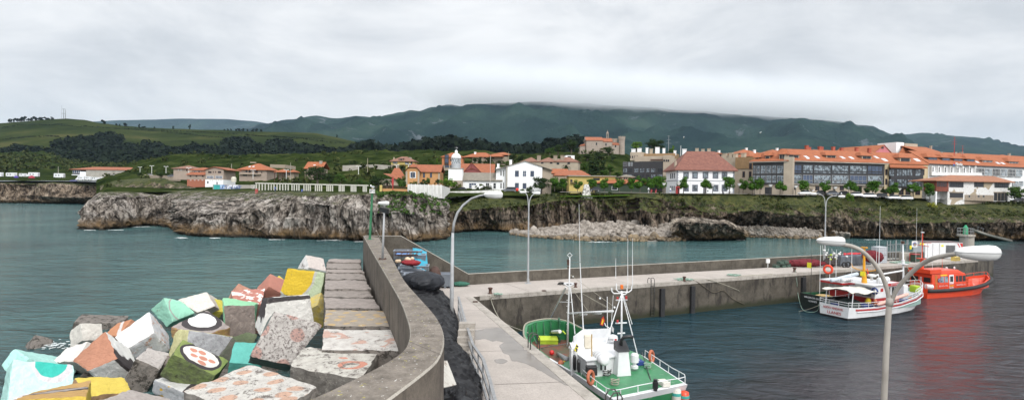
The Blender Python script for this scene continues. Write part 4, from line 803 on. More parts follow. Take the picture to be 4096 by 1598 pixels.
cube_at(606,1490,.6,2.2,(12,-22,30),paint('p_sl',(.17,.135,.11),(.10,.08,.065),wear=.4),'dark brown slab between the terracotta and mossy blocks',dims=(1.1,.5,.4))
cube_at(150,1392,-.2,1.35,(35,38,20),DARKM,'dark wet block alone in the shallows left of the heap')
for px,py,z,s,rt in((840,1400,-1.2,2.4,(5,30,60)),(1040,1500,-.6,2.5,(15,20,10)),(1130,1290,.6,2.6,(5,10,40)),(430,1540,-1.0,2.4,(10,10,10)),(900,1560,-.8,2.5,(10,5,70)),(1190,1180,1.0,2.6,(8,12,20))):
 cube_at(px,py,z,s,rt,DARKM,'dark raw block deep in the gaps under the painted heap')
rows=[(1034,1046),(1049,1071),(1075,1086),(1089,1113),(1117,1154),(1159,1184),(1189,1228),(1235,1300),(1312,1395)]
lefts={1034:1318,1048:1306,1086:1303,1116:1300,1160:1297,1187:1295,1232:1302,1309:1293,1395:1287}
lk=sorted(lefts)
def rowx(py):
 i=max([k for k in range(len(lk))if lk[k]<=py]or[0]);j=min(i+1,len(lk)-1);u=0 if i==j else min(1,(py-lk[i])/(lk[j]-lk[i]));return lerp(lefts[lk[i]],lefts[lk[j]],u)
CR=[paint('crest_a',(.31,.265,.24),(.19,.16,.143),wear=.4,wearcol=(.34,.30,.27),speck=.3),paint('crest_b',(.28,.24,.215),(.17,.145,.127),wear=.4,wearcol=(.11,.095,.085),speck=.3)]
CRP=paint('crest_dots',(.34,.29,.23),(.25,.21,.17),dots=(1.3,.22,(.50,.34,.14),.7),wear=.35,wearcol=(.48,.46,.42))
CRW=paint('crest_white',(.62,.60,.56),(.46,.42,.39),blotch=(1.1,.57,(.50,.33,.27)),wear=.5,speck=.4,wearcol=(.25,.22,.2))
clab=['farthest crest block beside the breakwater wall, thin raw slab','second farthest raw crest block beside the wall','narrow raw crest strip, third from the far end','raw crest block, fourth from the far end','raw crest block with a brown chipped corner, fifth from the far end','shallow raw crest block, sixth from the far end','wide raw crest block just behind the yellow spotted one','crest block with faded yellow spots beside the wall','whitewashed crest block with smeared pink paint beside the wall']
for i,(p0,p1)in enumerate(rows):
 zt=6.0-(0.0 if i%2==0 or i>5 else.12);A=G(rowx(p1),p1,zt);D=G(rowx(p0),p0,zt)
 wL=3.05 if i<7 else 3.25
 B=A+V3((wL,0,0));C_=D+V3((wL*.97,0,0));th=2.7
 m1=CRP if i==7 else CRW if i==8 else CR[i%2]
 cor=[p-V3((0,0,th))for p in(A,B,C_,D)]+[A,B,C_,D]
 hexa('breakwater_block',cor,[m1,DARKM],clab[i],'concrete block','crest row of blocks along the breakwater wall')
mb=MB();bed=[G(a,b,0)for a,b in((1290,1020),(1180,1075),(1000,1165),(720,1210),(480,1290),(280,1390),(60,1480),(-200,1560))]
far_=[V3((p.x,p.y,-.6))for p in bed];nearp=[V3((-8.5-(i*1.2),44-i*5.2,-.2))for i in range(8)]
for i in range(7):mb.qd_(far_[i],far_[i+1],nearp[i+1],nearp[i],0)
tag(mb.bd('rubble_bed',DARKM),kind='structure')
# ---------------------------------------------------------------- trees and shrubs
W0=W
def kY(px,Y):return Y*1.13 if 1772<px<2236 and Y<200 else Y*1.03 if px>3150 and 160<Y<215 else Y
def W(px,py,Y):return W0(px,py,kY(px,Y))
def leaf_mat(name,c1,c2,c3=None):
 m=bpy.data.materials.new(name);m.use_nodes=True;t=m.node_tree;K=t.links.new;b=t.nodes['Principled BSDF'];b.inputs['Roughness'].default_value=.8;b.inputs['Specular IOR Level'].default_value=.06
 g=nn(t,'ShaderNodeNewGeometry');a=nn(t,'ShaderNodeTexNoise',Scale=.9,Detail=4.0);K(g.outputs['Position'],a.inputs['Vector'])
 ad=nn(t,'ShaderNodeMath',operation='MULTIPLY_ADD');K(g.outputs['Random Per Island'],ad.inputs[0]);ad.inputs[1].default_value=.35;K(a.outputs[0],ad.inputs[2])
 r=ramp(t,[(.45,c2),(.68,c1),(.9,c3 or tuple(x*1.5 for x in c1))]);K(ad.outputs[0],r.inputs[0]);K(r.outputs[0],b.inputs['Base Color']);return m
LF={'plane':leaf_mat('plane_leaf',(.05,.115,.016),(.02,.05,.008)),'dark':leaf_mat('dark_leaf',(.022,.040,.014),(.009,.018,.007),(.045,.07,.022)),
  'mid':leaf_mat('mid_leaf',(.045,.085,.018),(.018,.036,.009)),'bright':leaf_mat('bright_leaf',(.085,.155,.02),(.035,.075,.01)),'yellow':leaf_mat('yellow_leaf',(.22,.23,.035),(.11,.12,.018)),
  'forest':leaf_mat('forest_leaf',(.008,.014,.008),(.0035,.007,.0045),(.014,.022,.010)),'shrub':leaf_mat('shrub_leaf',(.034,.048,.014),(.013,.020,.007),(.080,.085,.028))}
BARK=mat('bark',(.12,.10,.08),(.06,.05,.04),sc=4,rough=.95,bump=.5)
def leaves(mb,c,r,n,sz,mi=0,rng=random):
 for _ in range(n):
  d=V3((rng.gauss(0,1),rng.gauss(0,1),rng.gauss(0,1))).normalized();k=rng.uniform(.55,1.0)
  p=V3(c)+V3((d.x*r[0],d.y*r[1],d.z*r[2]))*k
  nrm=(d+V3((rng.uniform(-.7,.7),rng.uniform(-.7,.7),rng.uniform(-.3,.9)))).normalized();a=nrm.orthogonal().normalized();a=M4.Rotation(rng.uniform(0,6.28),3,nrm)@a;b=nrm.cross(a);s=sz*rng.uniform(.6,1.3)
  mb.add([p-a*s-b*s*.3,p+b*s*.7,p+a*s-b*s*.3,p-b*s*.75],[(0,1,2,3)],mi)
def crown(cs,n,sz,mt,rng):
 mb=MB()
 tot=sum(r[0]*r[0]for _,r in cs)
 for c,r in cs:leaves(mb,c,r,int(n*r[0]*r[0]/tot),sz,0,rng)
 return mb
def tree_proto(kind,seed):
 """unit tree: total height about 1, base at origin"""
 rng=random.Random(seed);cs=[];mb=MB()
 if kind=='plane':
  for i in range(11):
   a=rng.uniform(0,6.28);r=rng.uniform(.05,.26);cs.append(((r*math.cos(a),r*math.sin(a),rng.uniform(.33,.82)),(rng.uniform(.13,.19),)*2+(rng.uniform(.13,.19),)))
  cm=crown(cs,1700,.034,None,rng);mb.tb([(0,0,-.05),(0.01,0,.25),(0,.01,.45)],[.022,.018,.014],7)
  for i in range(5):
   a=i*1.26;mb.tb([(0,0,.3+.03*i),(.12*math.cos(a),.12*math.sin(a),.5),(.2*math.cos(a),.2*math.sin(a),.65)],[.012,.008,.003],5)
 elif kind=='broad':
  for i in range(22):
   a=rng.uniform(0,6.28);r=rng.uniform(.0,.42);z=rng.uniform(.3,.86-.9*r*r);cs.append(((r*math.cos(a),r*math.sin(a),z),(rng.uniform(.12,.22),)*2+(rng.uniform(.09,.15),)))
  cm=crown(cs,2200,.03,None,rng);mb.tb([(0,0,-.05),(0.02,0,.25),(0,.01,.5)],[.05,.04,.02],8)
  for i in range(6):
   a=i*1.05;mb.tb([(0,0,.2+.03*i),(.2*math.cos(a),.2*math.sin(a),.45),(.34*math.cos(a),.34*math.sin(a),.6)],[.025,.015,.004],5)
 elif kind=='bush':
  for i in range(16):
   a=rng.uniform(0,6.28);r=rng.uniform(.0,.42);cs.append(((r*math.cos(a),r*math.sin(a),rng.uniform(.15,.78-.7*r*r)),(rng.uniform(.14,.24),)*2+(rng.uniform(.13,.2),)))
  cm=crown(cs,1500,.035,None,rng);mb.tb([(0,0,-.05),(0,0,.4)],[.04,.02],6)
 elif kind=='tall':
  for i in range(20):
   z=rng.uniform(.12,.92);a=rng.uniform(0,6.28);r=rng.uniform(0,.22*(1-z*.7));cs.append(((r*math.cos(a),r*math.sin(a),z),(rng.uniform(.09,.16)*(1.15-z*.6),)*2+(rng.uniform(.08,.13),)))
  cm=crown(cs,1800,.028,None,rng);mb.tb([(0,0,-.05),(0,0,.85)],[.03,.006],7)
 elif kind=='small':
  for i in range(7):
   a=rng.uniform(0,6.28);r=rng.uniform(0,.3);cs.append(((r*math.cos(a),r*math.sin(a),rng.uniform(.25,.8)),(rng.uniform(.18,.28),)*2+(rng.uniform(.14,.22),)))
  cm=crown(cs,260,.09,None,rng);mb.tb([(0,0,-.05),(0,0,.4)],[.05,.03],5)
 elif kind=='bare':
  cm=MB();
  for i in range(60):
   a=rng.uniform(0,6.28);e=rng.uniform(.3,1.2);l=rng.uniform(.3,.55);p=V3((0,0,rng.uniform(.3,.5)));q=p+V3((math.cos(a)*math.cos(e),math.sin(a)*math.cos(e),math.sin(e)))*l
   cm.tb([p,p.lerp(q,.6)+V3((0,0,.03)),q],[.008,.005,.002],4)
  mb.tb([(0,0,-.05),(0,0,.45)],[.03,.02],6)
 return cm,mb
PROTO={}
def plant(kind,leaf,P,h,wscale,label,cat='tree',name='tree',group=None,seed=0):
 key=(kind,leaf,seed%3)
 if key not in PROTO:
  cm,tm=tree_proto(kind,hash(kind)%7+seed%3 if False else sum(map(ord,kind))+seed%3)
  def me(mb,nm,mt):
   m_=bpy.data.meshes.new(nm);m_.from_pydata(mb.v,[],mb.f);m_.materials.append(mt);return m_
  PROTO[key]=(me(cm,'crown',LF[leaf]if kind!='bare' else BARK),me(tm,'trunk',BARK))
 cme,tme=PROTO[key];t=thing(name,label,cat,P,random.uniform(0,6.28),group);t.scale=(h*wscale,h*wscale,h)
 for nm,m_ in(('crown',cme),('trunk',tme)):
  o=bpy.data.objects.new(nm,m_);COL.objects.link(o);o.parent=t
 return t
def tpx(kind,leaf,cx,ytop,yb,Y,wpx,label,cat='tree',name='tree',group=None,seed=0):
 P=W(cx,yb,Y);Y=kY(cx,Y);h=(yb-ytop)*pxm(Y)/.95;base={'plane':.64,'broad':1.1,'bush':1.15,'tall':.5,'small':1.0,'bare':.9}[kind]
 return plant(kind,leaf,P,h,wpx*pxm(Y)/(h*base),label,cat,name,group,seed)
# ---------------------------------------------------------------- houses
def tile(name,c1,c2,row=2.2):
 m=mat(name,c1,c2,sc=1.2,rough=.85,bump=.3,lo=.3,hi=.7,c3=tuple(x*.55 for x in c2),third=(.6,.72));t=m.node_tree;K=t.links.new
 b=t.nodes['Principled BSDF'];src=b.inputs['Base Color'].links[0].from_socket
 c=nn(t,'ShaderNodeTexCoord');wv=nn(t,'ShaderNodeTexWave',Scale=row,Distortion=.6);wv.bands_direction='Z';K(c.outputs['Object'],wv.inputs['Vector'])
 r=ramp(t,[(.0,(.72,.70,.68)),(.4,(1.05,1.05,1.05))]);K(wv.outputs[0],r.inputs[0]);x=nn(t,'ShaderNodeMix',data_type='RGBA',blend_type='MULTIPLY');x.inputs[0].default_value=.8;K(src,x.inputs[6]);K(r.outputs[0],x.inputs[7]);K(x.outputs[2],b.inputs['Base Color']);return m
T_OR=tile('orange_tiles',(.36,.115,.045),(.23,.07,.028));T_RD=tile('red_tiles',(.33,.11,.05),(.21,.07,.035));T_BR=tile('brown_tiles',(.235,.098,.070),(.125,.05,.038),1.1);T_DK=tile('dull_tiles',(.26,.13,.085),(.16,.08,.06));T_GY=tile('grey_slabs',(.24,.215,.175),(.15,.135,.11));T_RU=tile('old_tiles',(.36,.15,.075),(.2,.095,.06))
P_W=mat('white_plaster',(.80,.81,.82),(.72,.73,.74),sc=.4,rough=.9);P_B=mat('beige_plaster',(.36,.30,.235),(.30,.25,.195),sc=.5,rough=.9);P_C=mat('cream_plaster',(.40,.34,.265),(.33,.28,.22),sc=.5,rough=.9)
P_O=mat('orange_plaster',(.50,.27,.115),(.42,.22,.095),sc=.5,rough=.9);P_Y=mat('yellow_plaster',(.54,.43,.15),(.46,.36,.12),sc=.5,rough=.9);P_S=mat('stone_wall',(.34,.28,.215),(.22,.18,.14),sc=2,rough=.95);P_G=mat('grey_render',(.36,.34,.30),(.27,.255,.225),sc=.4,rough=.95)
P_P=mat('pink_plaster',(.50,.17,.19),(.43,.15,.16),sc=.5,rough=.9);P_D=mat('dark_cladding',(.024,.025,.03),(.018,.018,.02),sc=1,rough=.5);P_GN=mat('green_shed_wall',(.03,.05,.03),(.022,.038,.022),sc=1);P_TC=mat('terracotta_plaster',(.46,.17,.07),(.4,.15,.06),sc=.6);P_BN=mat('brown_stone',(.29,.185,.09),(.22,.14,.07),sc=1.2)
P_CH=mat('chapel_stone',(.33,.28,.235),(.26,.22,.185),sc=1.2,rough=.95);P_PK=mat('pinkish_plaster',(.35,.28,.23),(.29,.235,.195),sc=.6);TRIM=mat('blue_grey_trim',(.20,.215,.25),(.16,.17,.2),sc=1)
GLS=mat('window_glass',(.035,.04,.048),(.02,.024,.03),sc=.7,rough=.15,lo=.4,hi=.6,spec=.25);GLB=mat('painted_reflection_glass',(.22,.27,.31),(.06,.075,.09),sc=.9,rough=.15,lo=.46,hi=.54);GLN=mat('blue_window_glass',(.055,.085,.15),(.03,.045,.08),sc=.5,rough=.12)  # GLB: pale tone puts the reflected sky into the glass colour
FRB=mat('brown_frame',(.10,.045,.03),(.07,.035,.025),sc=2);FRD=mat('dark_frame',(.03,.03,.033));WOOD=mat('red_brown_wood',(.20,.05,.03),(.14,.04,.025),sc=2)
class Bld:
 def __init__(s,name,label,px0,Y0,px1,Y1,pyb,cat='house',group=None):
  s.P0=W(px0,pyb,Y0);P1=W(px1,pyb,Y1);s.d=V3((P1.x-s.P0.x,P1.y-s.P0.y,0));s.w=s.d.length;s.d.normalize();s.n=V3((s.d.y,-s.d.x,0))
  s.t=thing(name,label,cat,s.P0,math.atan2(s.d.y,s.d.x),group)
 def uz(s,px,py,off=0.0):
  r=ray(px,py);q=s.P0-s.n*off;k=(q-CAMPOS).dot(s.n)/r.dot(s.n);p=CAMPOS+r*k-s.P0;return p.dot(s.d),p.z
 def part(s,mb,name,m,parent=None,smooth=False):return mb.bd(name,m,parent or s.t,smooth)
 def wall(s,u0,u1,z0,z1,y0,y1,m,name='wall'):
  mb=MB();mb.box(u0,y0,z0,u1,y1,z1);return s.part(mb,name,m)
 def rect(s,a,off=0):u0,z1=s.uz(a[0],a[1],off);u1,z0=s.uz(a[2],a[3],off);return u0,z0,u1,z1
 def win(s,px0,py0,px1,py1,frame=None,glass=None,nx=2,ny=1,off=0.0,surround=None,name='window',th=.09):
  u0,z0,u1,z1=s.rect((px0,py0,px1,py1),off);return s.winl(u0,z0,u1,z1,off,frame,glass,nx,ny,surround,name,th)
 def winl(s,u0,z0,u1,z1,y,frame=None,glass=None,nx=2,ny=1,surround=None,name='window',th=.09):
  fr=MB();o=y-.05
  if surround:
   q=.28;sm=MB();sm.box(u0-q,y-.035,z0-q,u0,y+.01,z1+q);sm.box(u1,y-.035,z0-q,u1+q,y+.01,z1+q);sm.box(u0,y-.035,z1,u1,y+.01,z1+q);sm.box(u0,y-.035,z0-q,u1,y+.01,z0)
  def bar(a,b,c,d):fr.box(a,o-.03,b,c,y+.005,d)
  bar(u0,z0,u0+th,z1);bar(u1-th,z0,u1,z1);bar(u0+th,z0,u1-th,z0+th);bar(u0+th,z1-th,u1-th,z1)
  for i in range(1,nx):x=u0+(u1-u0)*i/nx;bar(x-th*.4,z0+th,x+th*.4,z1-th)
  for j in range(1,ny):
   z=z0+(z1-z0)*j/ny
   for i in range(nx):bar(u0+(u1-u0)*i/nx+th*.45,z-th*.35,u0+(u1-u0)*(i+1)/nx-th*.45,z+th*.35)
  w_=s.part(fr,name,frame or FRD);gl=MB();gl.box(u0+th*.5,y-.03,z0+th*.5,u1-th*.5,y+.002,z1-th*.5);gl.bd('pane',glass or GLS,w_)
  if surround:sm.bd('surround',surround,w_)
  return w_
 def roof(s,u0,u1,y0,y1,ze,zr,m,kind='hip',ov=.5,ridge=None,hipx=None,name='roof',th=.22,gm=None):
  u0-=ov;u1+=ov;y0-=ov;y1+=ov;ym=(y0+y1)/2;mb=MB()
  if kind=='hip':
   h=hipx if hipx is not None else(y1-y0)/2;r0,r1=u0+h,u1-h
   if r0>r1:r0=r1=(u0+u1)/2
   B=[(u0,y0,ze),(u1,y0,ze),(u1,y1,ze),(u0,y1,ze)];T_=[(r0,ym,zr),(r1,ym,zr)]
   mb.add(B+T_+[(x,y,z-th)for x,y,z in B],[(0,1,5,4),(2,3,4,5),(3,0,4),(1,2,5),(6,7,1,0),(7,8,2,1),(8,9,3,2),(9,6,0,3),(9,8,7,6)])
  elif kind=='side':
   B=[(u0,y0,ze),(u1,y0,ze),(u1,y1,ze),(u0,y1,ze),(u0,ym,zr),(u1,ym,zr)];D=[(x,y,z-th)for x,y,z in B]
   mb.add(B+D,[(0,1,5,4),(2,3,4,5),(6,7,1,0),(8,9,3,2),(0,4,10,6),(4,3,9,10),(1,7,11,5),(5,11,8,2),(6,10,11,7),(10,9,8,11)])
  elif kind=='front':
   xm=(u0+u1)/2 if ridge is None else ridge
   B=[(u0,y0,ze),(xm,y0,zr),(u1,y0,ze),(u0,y1,ze),(xm,y1,zr),(u1,y1,ze)];D=[(x,y,z-th)for x,y,z in B]
   mb.add(B+D,[(0,1,4,3),(1,2,5,4),(6,7,1,0),(7,8,2,1),(9,3,4,10),(10,4,5,11),(0,3,9,6),(2,8,11,5),(6,9,10,7),(7,10,11,8)])
  elif kind=='flat':mb.box(u0,y0,ze-th,u1,y1,ze)
  return s.part(mb,name,m)
 def gable(s,u0,u1,ze,zr,y,th,m,um=None):
  um=(u0+u1)/2 if um is None else um;mb=MB();mb.add([(u0,y,ze),(u1,y,ze),(um,y,zr),(u0,y+th,ze),(u1,y+th,ze),(um,y+th,zr)],[(0,1,2),(5,4,3),(1,4,5,2),(0,2,5,3),(0,3,4,1)]);return s.part(mb,'gable',m)
 def chim(s,px,pyt,h,y,w=.7,m=None):
  u,z=s.uz(px,pyt,y);mb=MB();mb.box(u-w/2,y-w/2,z-h,u+w/2,y+w/2,z);mb.box(u-w*.6,y-w*.6,z,u+w*.6,y+w*.6,z+.12);return s.part(mb,'chimney',m or P_B)
 def dm_(s,px0,py0,px1,py1,yr,wallm,roofm,nw=2,y=1.2,glass=None,ov=.45,dpt=3.2,frame=None):
  """front face rectangle px0..px1, py0 (eave)..py1 (sill); yr photo y of its ridge"""
  u0,z0,u1,z1=s.rect((px0,py0,px1,py1),y);_,zr=s.uz((px0+px1)/2,yr,y);b=MB();b.box(u0,y,z0-.6,u1,y+dpt,z1)
  d=s.part(b,'dormer',wallm);mb=MB();a0,a1=u0-ov*1.6,u1+ov*1.6
  h=(u1-u0)*.34;mb.add([(a0,y-ov,z1),(a1,y-ov,z1),(a1,y+dpt,z1),(a0,y+dpt,z1),(a0+h,y+1.3,zr),(a1-h,y+1.3,zr),(a0+h,y+dpt,zr),(a1-h,y+dpt,zr)],[(0,1,5,4),(3,0,4,6),(1,2,7,5),(4,5,7,6),(3,2,1,0),(2,3,6,7)]);mb.bd('dormer_roof',roofm,d)
  m_=(u1-u0)*.08;ww=(u1-u0-m_*2)/nw
  for i in range(nw):
   gl=MB();gl.box(u0+m_+ww*i+.06,y-.03,z0+.15,u0+m_+ww*(i+1)-.06,y-.002,z1-.15);gl.bd('dormer_window',glass or GLS,d)
  return d
 def sk_(s,px,py,y0,y1,ze,zr,ov=.5,w=1.0,l=1.5):
  """lies on the front slope between (y0-ov, ze) and (ym, zr)"""
  ya,yb=y0-ov,(y0-ov+y1+ov)/2;best=None
  for i in range(200):
   y=ya+(yb-ya)*i/199;z=ze+(zr-ze)*i/199;u,zz=s.uz(px,py,y);e=abs(zz-z)
   if best is None or e<best[0]:best=(e,u,y,z)
  _,u,y,z=best;dy,dz=(yb-ya),(zr-ze);L_=math.hypot(dy,dz);dy/=L_;dz/=L_;a=.1
  mb=MB();c=[(u-w/2,y-dy*l/2,z-dz*l/2+a),(u+w/2,y-dy*l/2,z-dz*l/2+a),(u+w/2,y+dy*l/2,z+dz*l/2+a),(u-w/2,y+dy*l/2,z+dz*l/2+a)]
  mb.add(c+[(x,yy,zz-a*2)for x,yy,zz in c],[(0,1,2,3),(0,4,5,1),(1,5,6,2),(2,6,7,3),(3,7,4,0)])
  return s.part(mb,'skylight',mat('skylight_glass',(.62,.65,.68),(.5,.53,.56),rough=.08))
def zl(b,px,py,off=0):return b.uz(px,py,off)[1]
b=Bld('villa','two storey white villa with blue grey quoins and a steep brown hipped roof',2706,186,2936,186,772)
dp=13;ze=zl(b,2800,679);b.wall(0,b.w,-1,ze,0,dp,P_W)
mb=MB();d0=.55;B=[(-.9,-.9,ze),(b.w+.9,-.9,ze),(b.w+.9,dp+.9,ze),(-.9,dp+.9,ze)];zr=zl(b,2800,605,6)
r0,_=b.uz(2750,605,6);r1,_=b.uz(2860,605,6)
mb.add([(x,y,z)for x,y,z in B]+[(r0,6.2,zr),(r1,6.2,zr),(r1,6.8,zr),(r0,6.8,zr)]+[(x,y,z-.3)for x,y,z in B],[(0,1,5,4),(1,2,6,5),(2,3,7,6),(3,0,4,7),(4,5,6,7),(8,9,1,0),(9,10,2,1),(10,11,3,2),(11,8,0,3),(11,10,9,8)]);b.part(mb,'roof',T_BR)
for x in(2744,2780,2822,2862,2898):
 b.win(x-8,690,x+8,711,FRD,GLB,2,2,surround=TRIM)
for x in(2744,2780,2862,2898):b.win(x-8,741,x+8,762,FRD,GLB,2,2,surround=TRIM)
mb=MB();u,z=b.uz(2813,741);u2,_=b.uz(2826,741);mb.box(u,-.06,0,u2,-.002,z);b.part(mb,'door',mat('grey_door',(.12,.12,.13)))
mb=MB();z=zl(b,2800,724);mb.box(-.05,-.06,z,b.w+.05,-.003,z+.22);mb.box(-.06,0,z,-.003,dp,z+.22);b.part(mb,'band',TRIM)
for x0 in(0,b.w-.5):
 mb=MB();z=-.5;k=0
 while z<ze-.5:mb.box(x0-.04 if x0==0 else x0+(k%2)*.15,-.05,z,x0+.5+(0 if x0 else-(k%2)*.15)+(.04 if x0 else 0),-.003,z+.42);z+=.44;k+=1
 b.part(mb,'quoin',TRIM)
for yy in(2.2,4.5,6.5):
 for z0,z1 in((zl(b,2706,762),zl(b,2706,742)),(zl(b,2706,712),zl(b,2706,690))):
  mb=MB();mb.box(-.08,yy,z0,-.003,yy+1.0,z1);w_=b.part(mb,'window',TRIM);mb=MB();mb.box(-.10,yy+.2,z0+.15,-.082,yy+.8,z1-.15);mb.bd('pane',GLS,w_)
for x in(2764,2880):mb=MB();u,_=b.uz(x,700);mb.tb([(u,-.12,0),(u,-.12,ze-.3)],.06,6);b.part(mb,'downpipe',WHT)
b.chim(2702,645,2.2,3,.7)
b=Bld('apartment_block','long apartment block with two dark glazed floors under an orange roof with three dormers',3158,183,3536,190,778,'apartment block')
ze=zl(b,3300,650);zg=zl(b,3300,736);dp=15
b.wall(0,b.w,-1.5,zg,.5,dp,P_C,'ground_floor');b.wall(-.2,b.w,zg+.004,ze,0,dp,P_D,'glazed_front')
mb=MB();mb.box(-.2,-.25,zg-.25,b.w,.6,zg);b.part(mb,'ledge',P_G)
zr=zl(b,3300,600,7.5);b.roof(0,b.w,0,dp,ze+.5,zr,T_OR,'hip',.9,hipx=3);mb=MB();mb.box(-.9,-.9,ze,b.w+.9,.3,ze+.28);b.part(mb,'gutter',P_G)
bays=[(3160,3206),(3211,3251),(3256,3323),(3328,3393),(3399,3466),(3471,3529)]
for i,(x0,x1)in enumerate(bays):
 n=3 if i==1 else 4 if i else 3
 for j,(y0,y1,y2)in enumerate(((658+i*.8,683+i*.8,691+i*.8),(698+i*.6,721+i*.6,731+i*.6))):
  g_=[GLN,GLB,GLB,GLB,GLB,GLN][i]if j==0 else[GLB,GLN,GLB,GLB,GLN,GLB][i]
  b.win(x0,y0,x1,y1,ALU if j else FRD,g_,n,1,th=.10);b.win(x0,y1+.5,x1,y2,ALU if j else FRD,GLB if g_ is GLB else GLN,n,1,th=.08,name='parapet_pane')
for x in(3269,3367):b.win(x-8,744,x+8,761,FRB,GLS,2,1,off=.5)
for x in(3176,3440,3490):b.win(x-6,744,x+6,758,FRB,GLS,1,1,off=.5)
mb=MB();u0,z0,u1,z1=b.rect((3160,753,3172,776),.5);mb.box(u0,.42,z0-.2,u1,.497,z1);b.part(mb,'door',WOOD)
for x0,x1,yt,yb_,yr in((3306,3344,620,638,606),(3448,3486,622,641,608)):b.dm_(x0,yt,x1,yb_,yr,P_C,T_OR,2,1.6)
b.dm_(3152,618,3197,636,604,P_C,T_OR,2,.8)
for x,y in((3226,628),(3268,629),(3370,630),(3405,631),(3505,629)):b.sk_(x,y,0,dp,ze+.5,zr,.9,1.2,1.7)
b.sk_(3231,634,0,dp,ze+.5,zr,.9,1.0,.5)
for x,yt in((3227,583),(3236,590),(3279,587),(3286,589),(3333,588),(3366,592),(3426,591),(3477,594)):b.chim(x,yt,2.6,8,.9,mat('red_chimney',(.38,.09,.055),(.3,.07,.04)))
c=Bld('apartment_block','left wing of the glazed apartment block, turning away around a beige corner pillar',3009,191,3143,184,776,'apartment block')
ze=zl(c,3100,648);zg=zl(c,3100,737);c.wall(0,c.w,-1.5,zg,.5,7,P_C,'ground_floor');c.wall(0,c.w,zg+.004,ze,0,7,P_D,'glazed_front')
zr=zl(c,3100,607,6.5);c.roof(0,c.w,0,13,ze+.45,zr,T_OR,'hip',.9,hipx=5);mb=MB();mb.box(-.9,-.9,ze,c.w+.4,.3,ze+.28);c.part(mb,'gutter',P_G)
for i,(x0,x1)in enumerate(((3012,3021),(3026,3038),(3044,3062),(3066,3085),(3090,3104),(3109,3137))):
 k=(3143-x0)/134*6
 for y0,y1 in((661+k*.3,692+k*.3),(701,730)):c.win(x0,y0,x1,y1,ALU,GLB,2 if x1-x0<15 else 3,2,th=.08)
mb=MB();u0,z0,u1,z1=c.rect((3060,748,3087,772),.5);mb.box(u0,.45,z0-.5,u1,.497,z1);c.part(mb,'garage_opening',P_D)
for x in(3028,3044):c.win(x-3,744,x+3,757,FRB,GLS,1,1,off=.5)
c.dm_(3117,617,3140,637,598,P_C,T_OR,2,.3);c.dm_(3062,622,3078,641,606,P_C,T_OR,1,1.0);c.dm_(3020,630,3034,648,612,P_C,T_OR,1,1.0)
mb=MB();u,_=c.uz(3143,700);mb.box(c.w-.6,-.6,-1.5,c.w+2.0,1.5,zl(c,3143,628));c.part(mb,'corner_pillar',P_C)
b=Bld('town_hall','beige building with a dark glazed centre, five small flags and one big dormer',3536,191,3709,194,790,'building')
ze=zl(b,3550,655);b.wall(0,b.w,-2,ze,0,14,mat('sand_stone',(.50,.41,.26),(.43,.35,.22),sc=.7))
zr=zl(b,3620,612,7);b.roof(0,b.w,0,14,ze+.2,zr,T_OR,'side',.3)
u0,z0,u1,z1=b.rect((3556,672,3684,752));b.wall(u0,u1,z0,z1,-.8,-.002,P_D,'glazed_front')
mb=MB();u0,z0,u1,z1=b.rect((3555,651,3694,670));mb.add([(u0-1,-1.6,z0),(u1,-1.6,z0),(u1-1,1,z1),(u0+1,1,z1),(u0-1,-1.6,z0-.4),(u1,-1.6,z0-.4)],[(0,1,2,3),(4,5,1,0)]);b.part(mb,'canopy_roof',T_OR)
for j,(y0,y1)in enumerate(((677,703),(716,744))):
 for x0,x1 in((3557,3576),(3587,3606),(3609,3626),(3629,3649),(3661,3682)):b.win(x0,y0,x1,y1,FRD,GLB,2,4,off=-.8,th=.07)
for y0,y1 in((676,700),(714,738),(754,778)):
 for x0,x1 in((3541,3549),(3689,3697)):b.win(x0,y0,x1,y1,FRB,GLS,1,4,th=.07)
for x0,x1 in((3557,3575),(3596,3614),(3622,3642),(3661,3680)):b.win(x0,754,x1,779,FRB,GLS,2,4,th=.08)
b.dm_(3600,630,3642,655,615,P_C,T_OR,1,1.2)
b.sk_(3538,639,0,14,ze+.2,zr,.3,1.6,1.9);b.sk_(3668,640,0,14,ze+.2,zr,.3,1.8,1.9)
RED,GOLD,FBLU=mat('flag_red',(.55,.03,.025)),mat('flag_yellow',(.75,.48,.03)),mat('flag_blue',(.03,.16,.5))
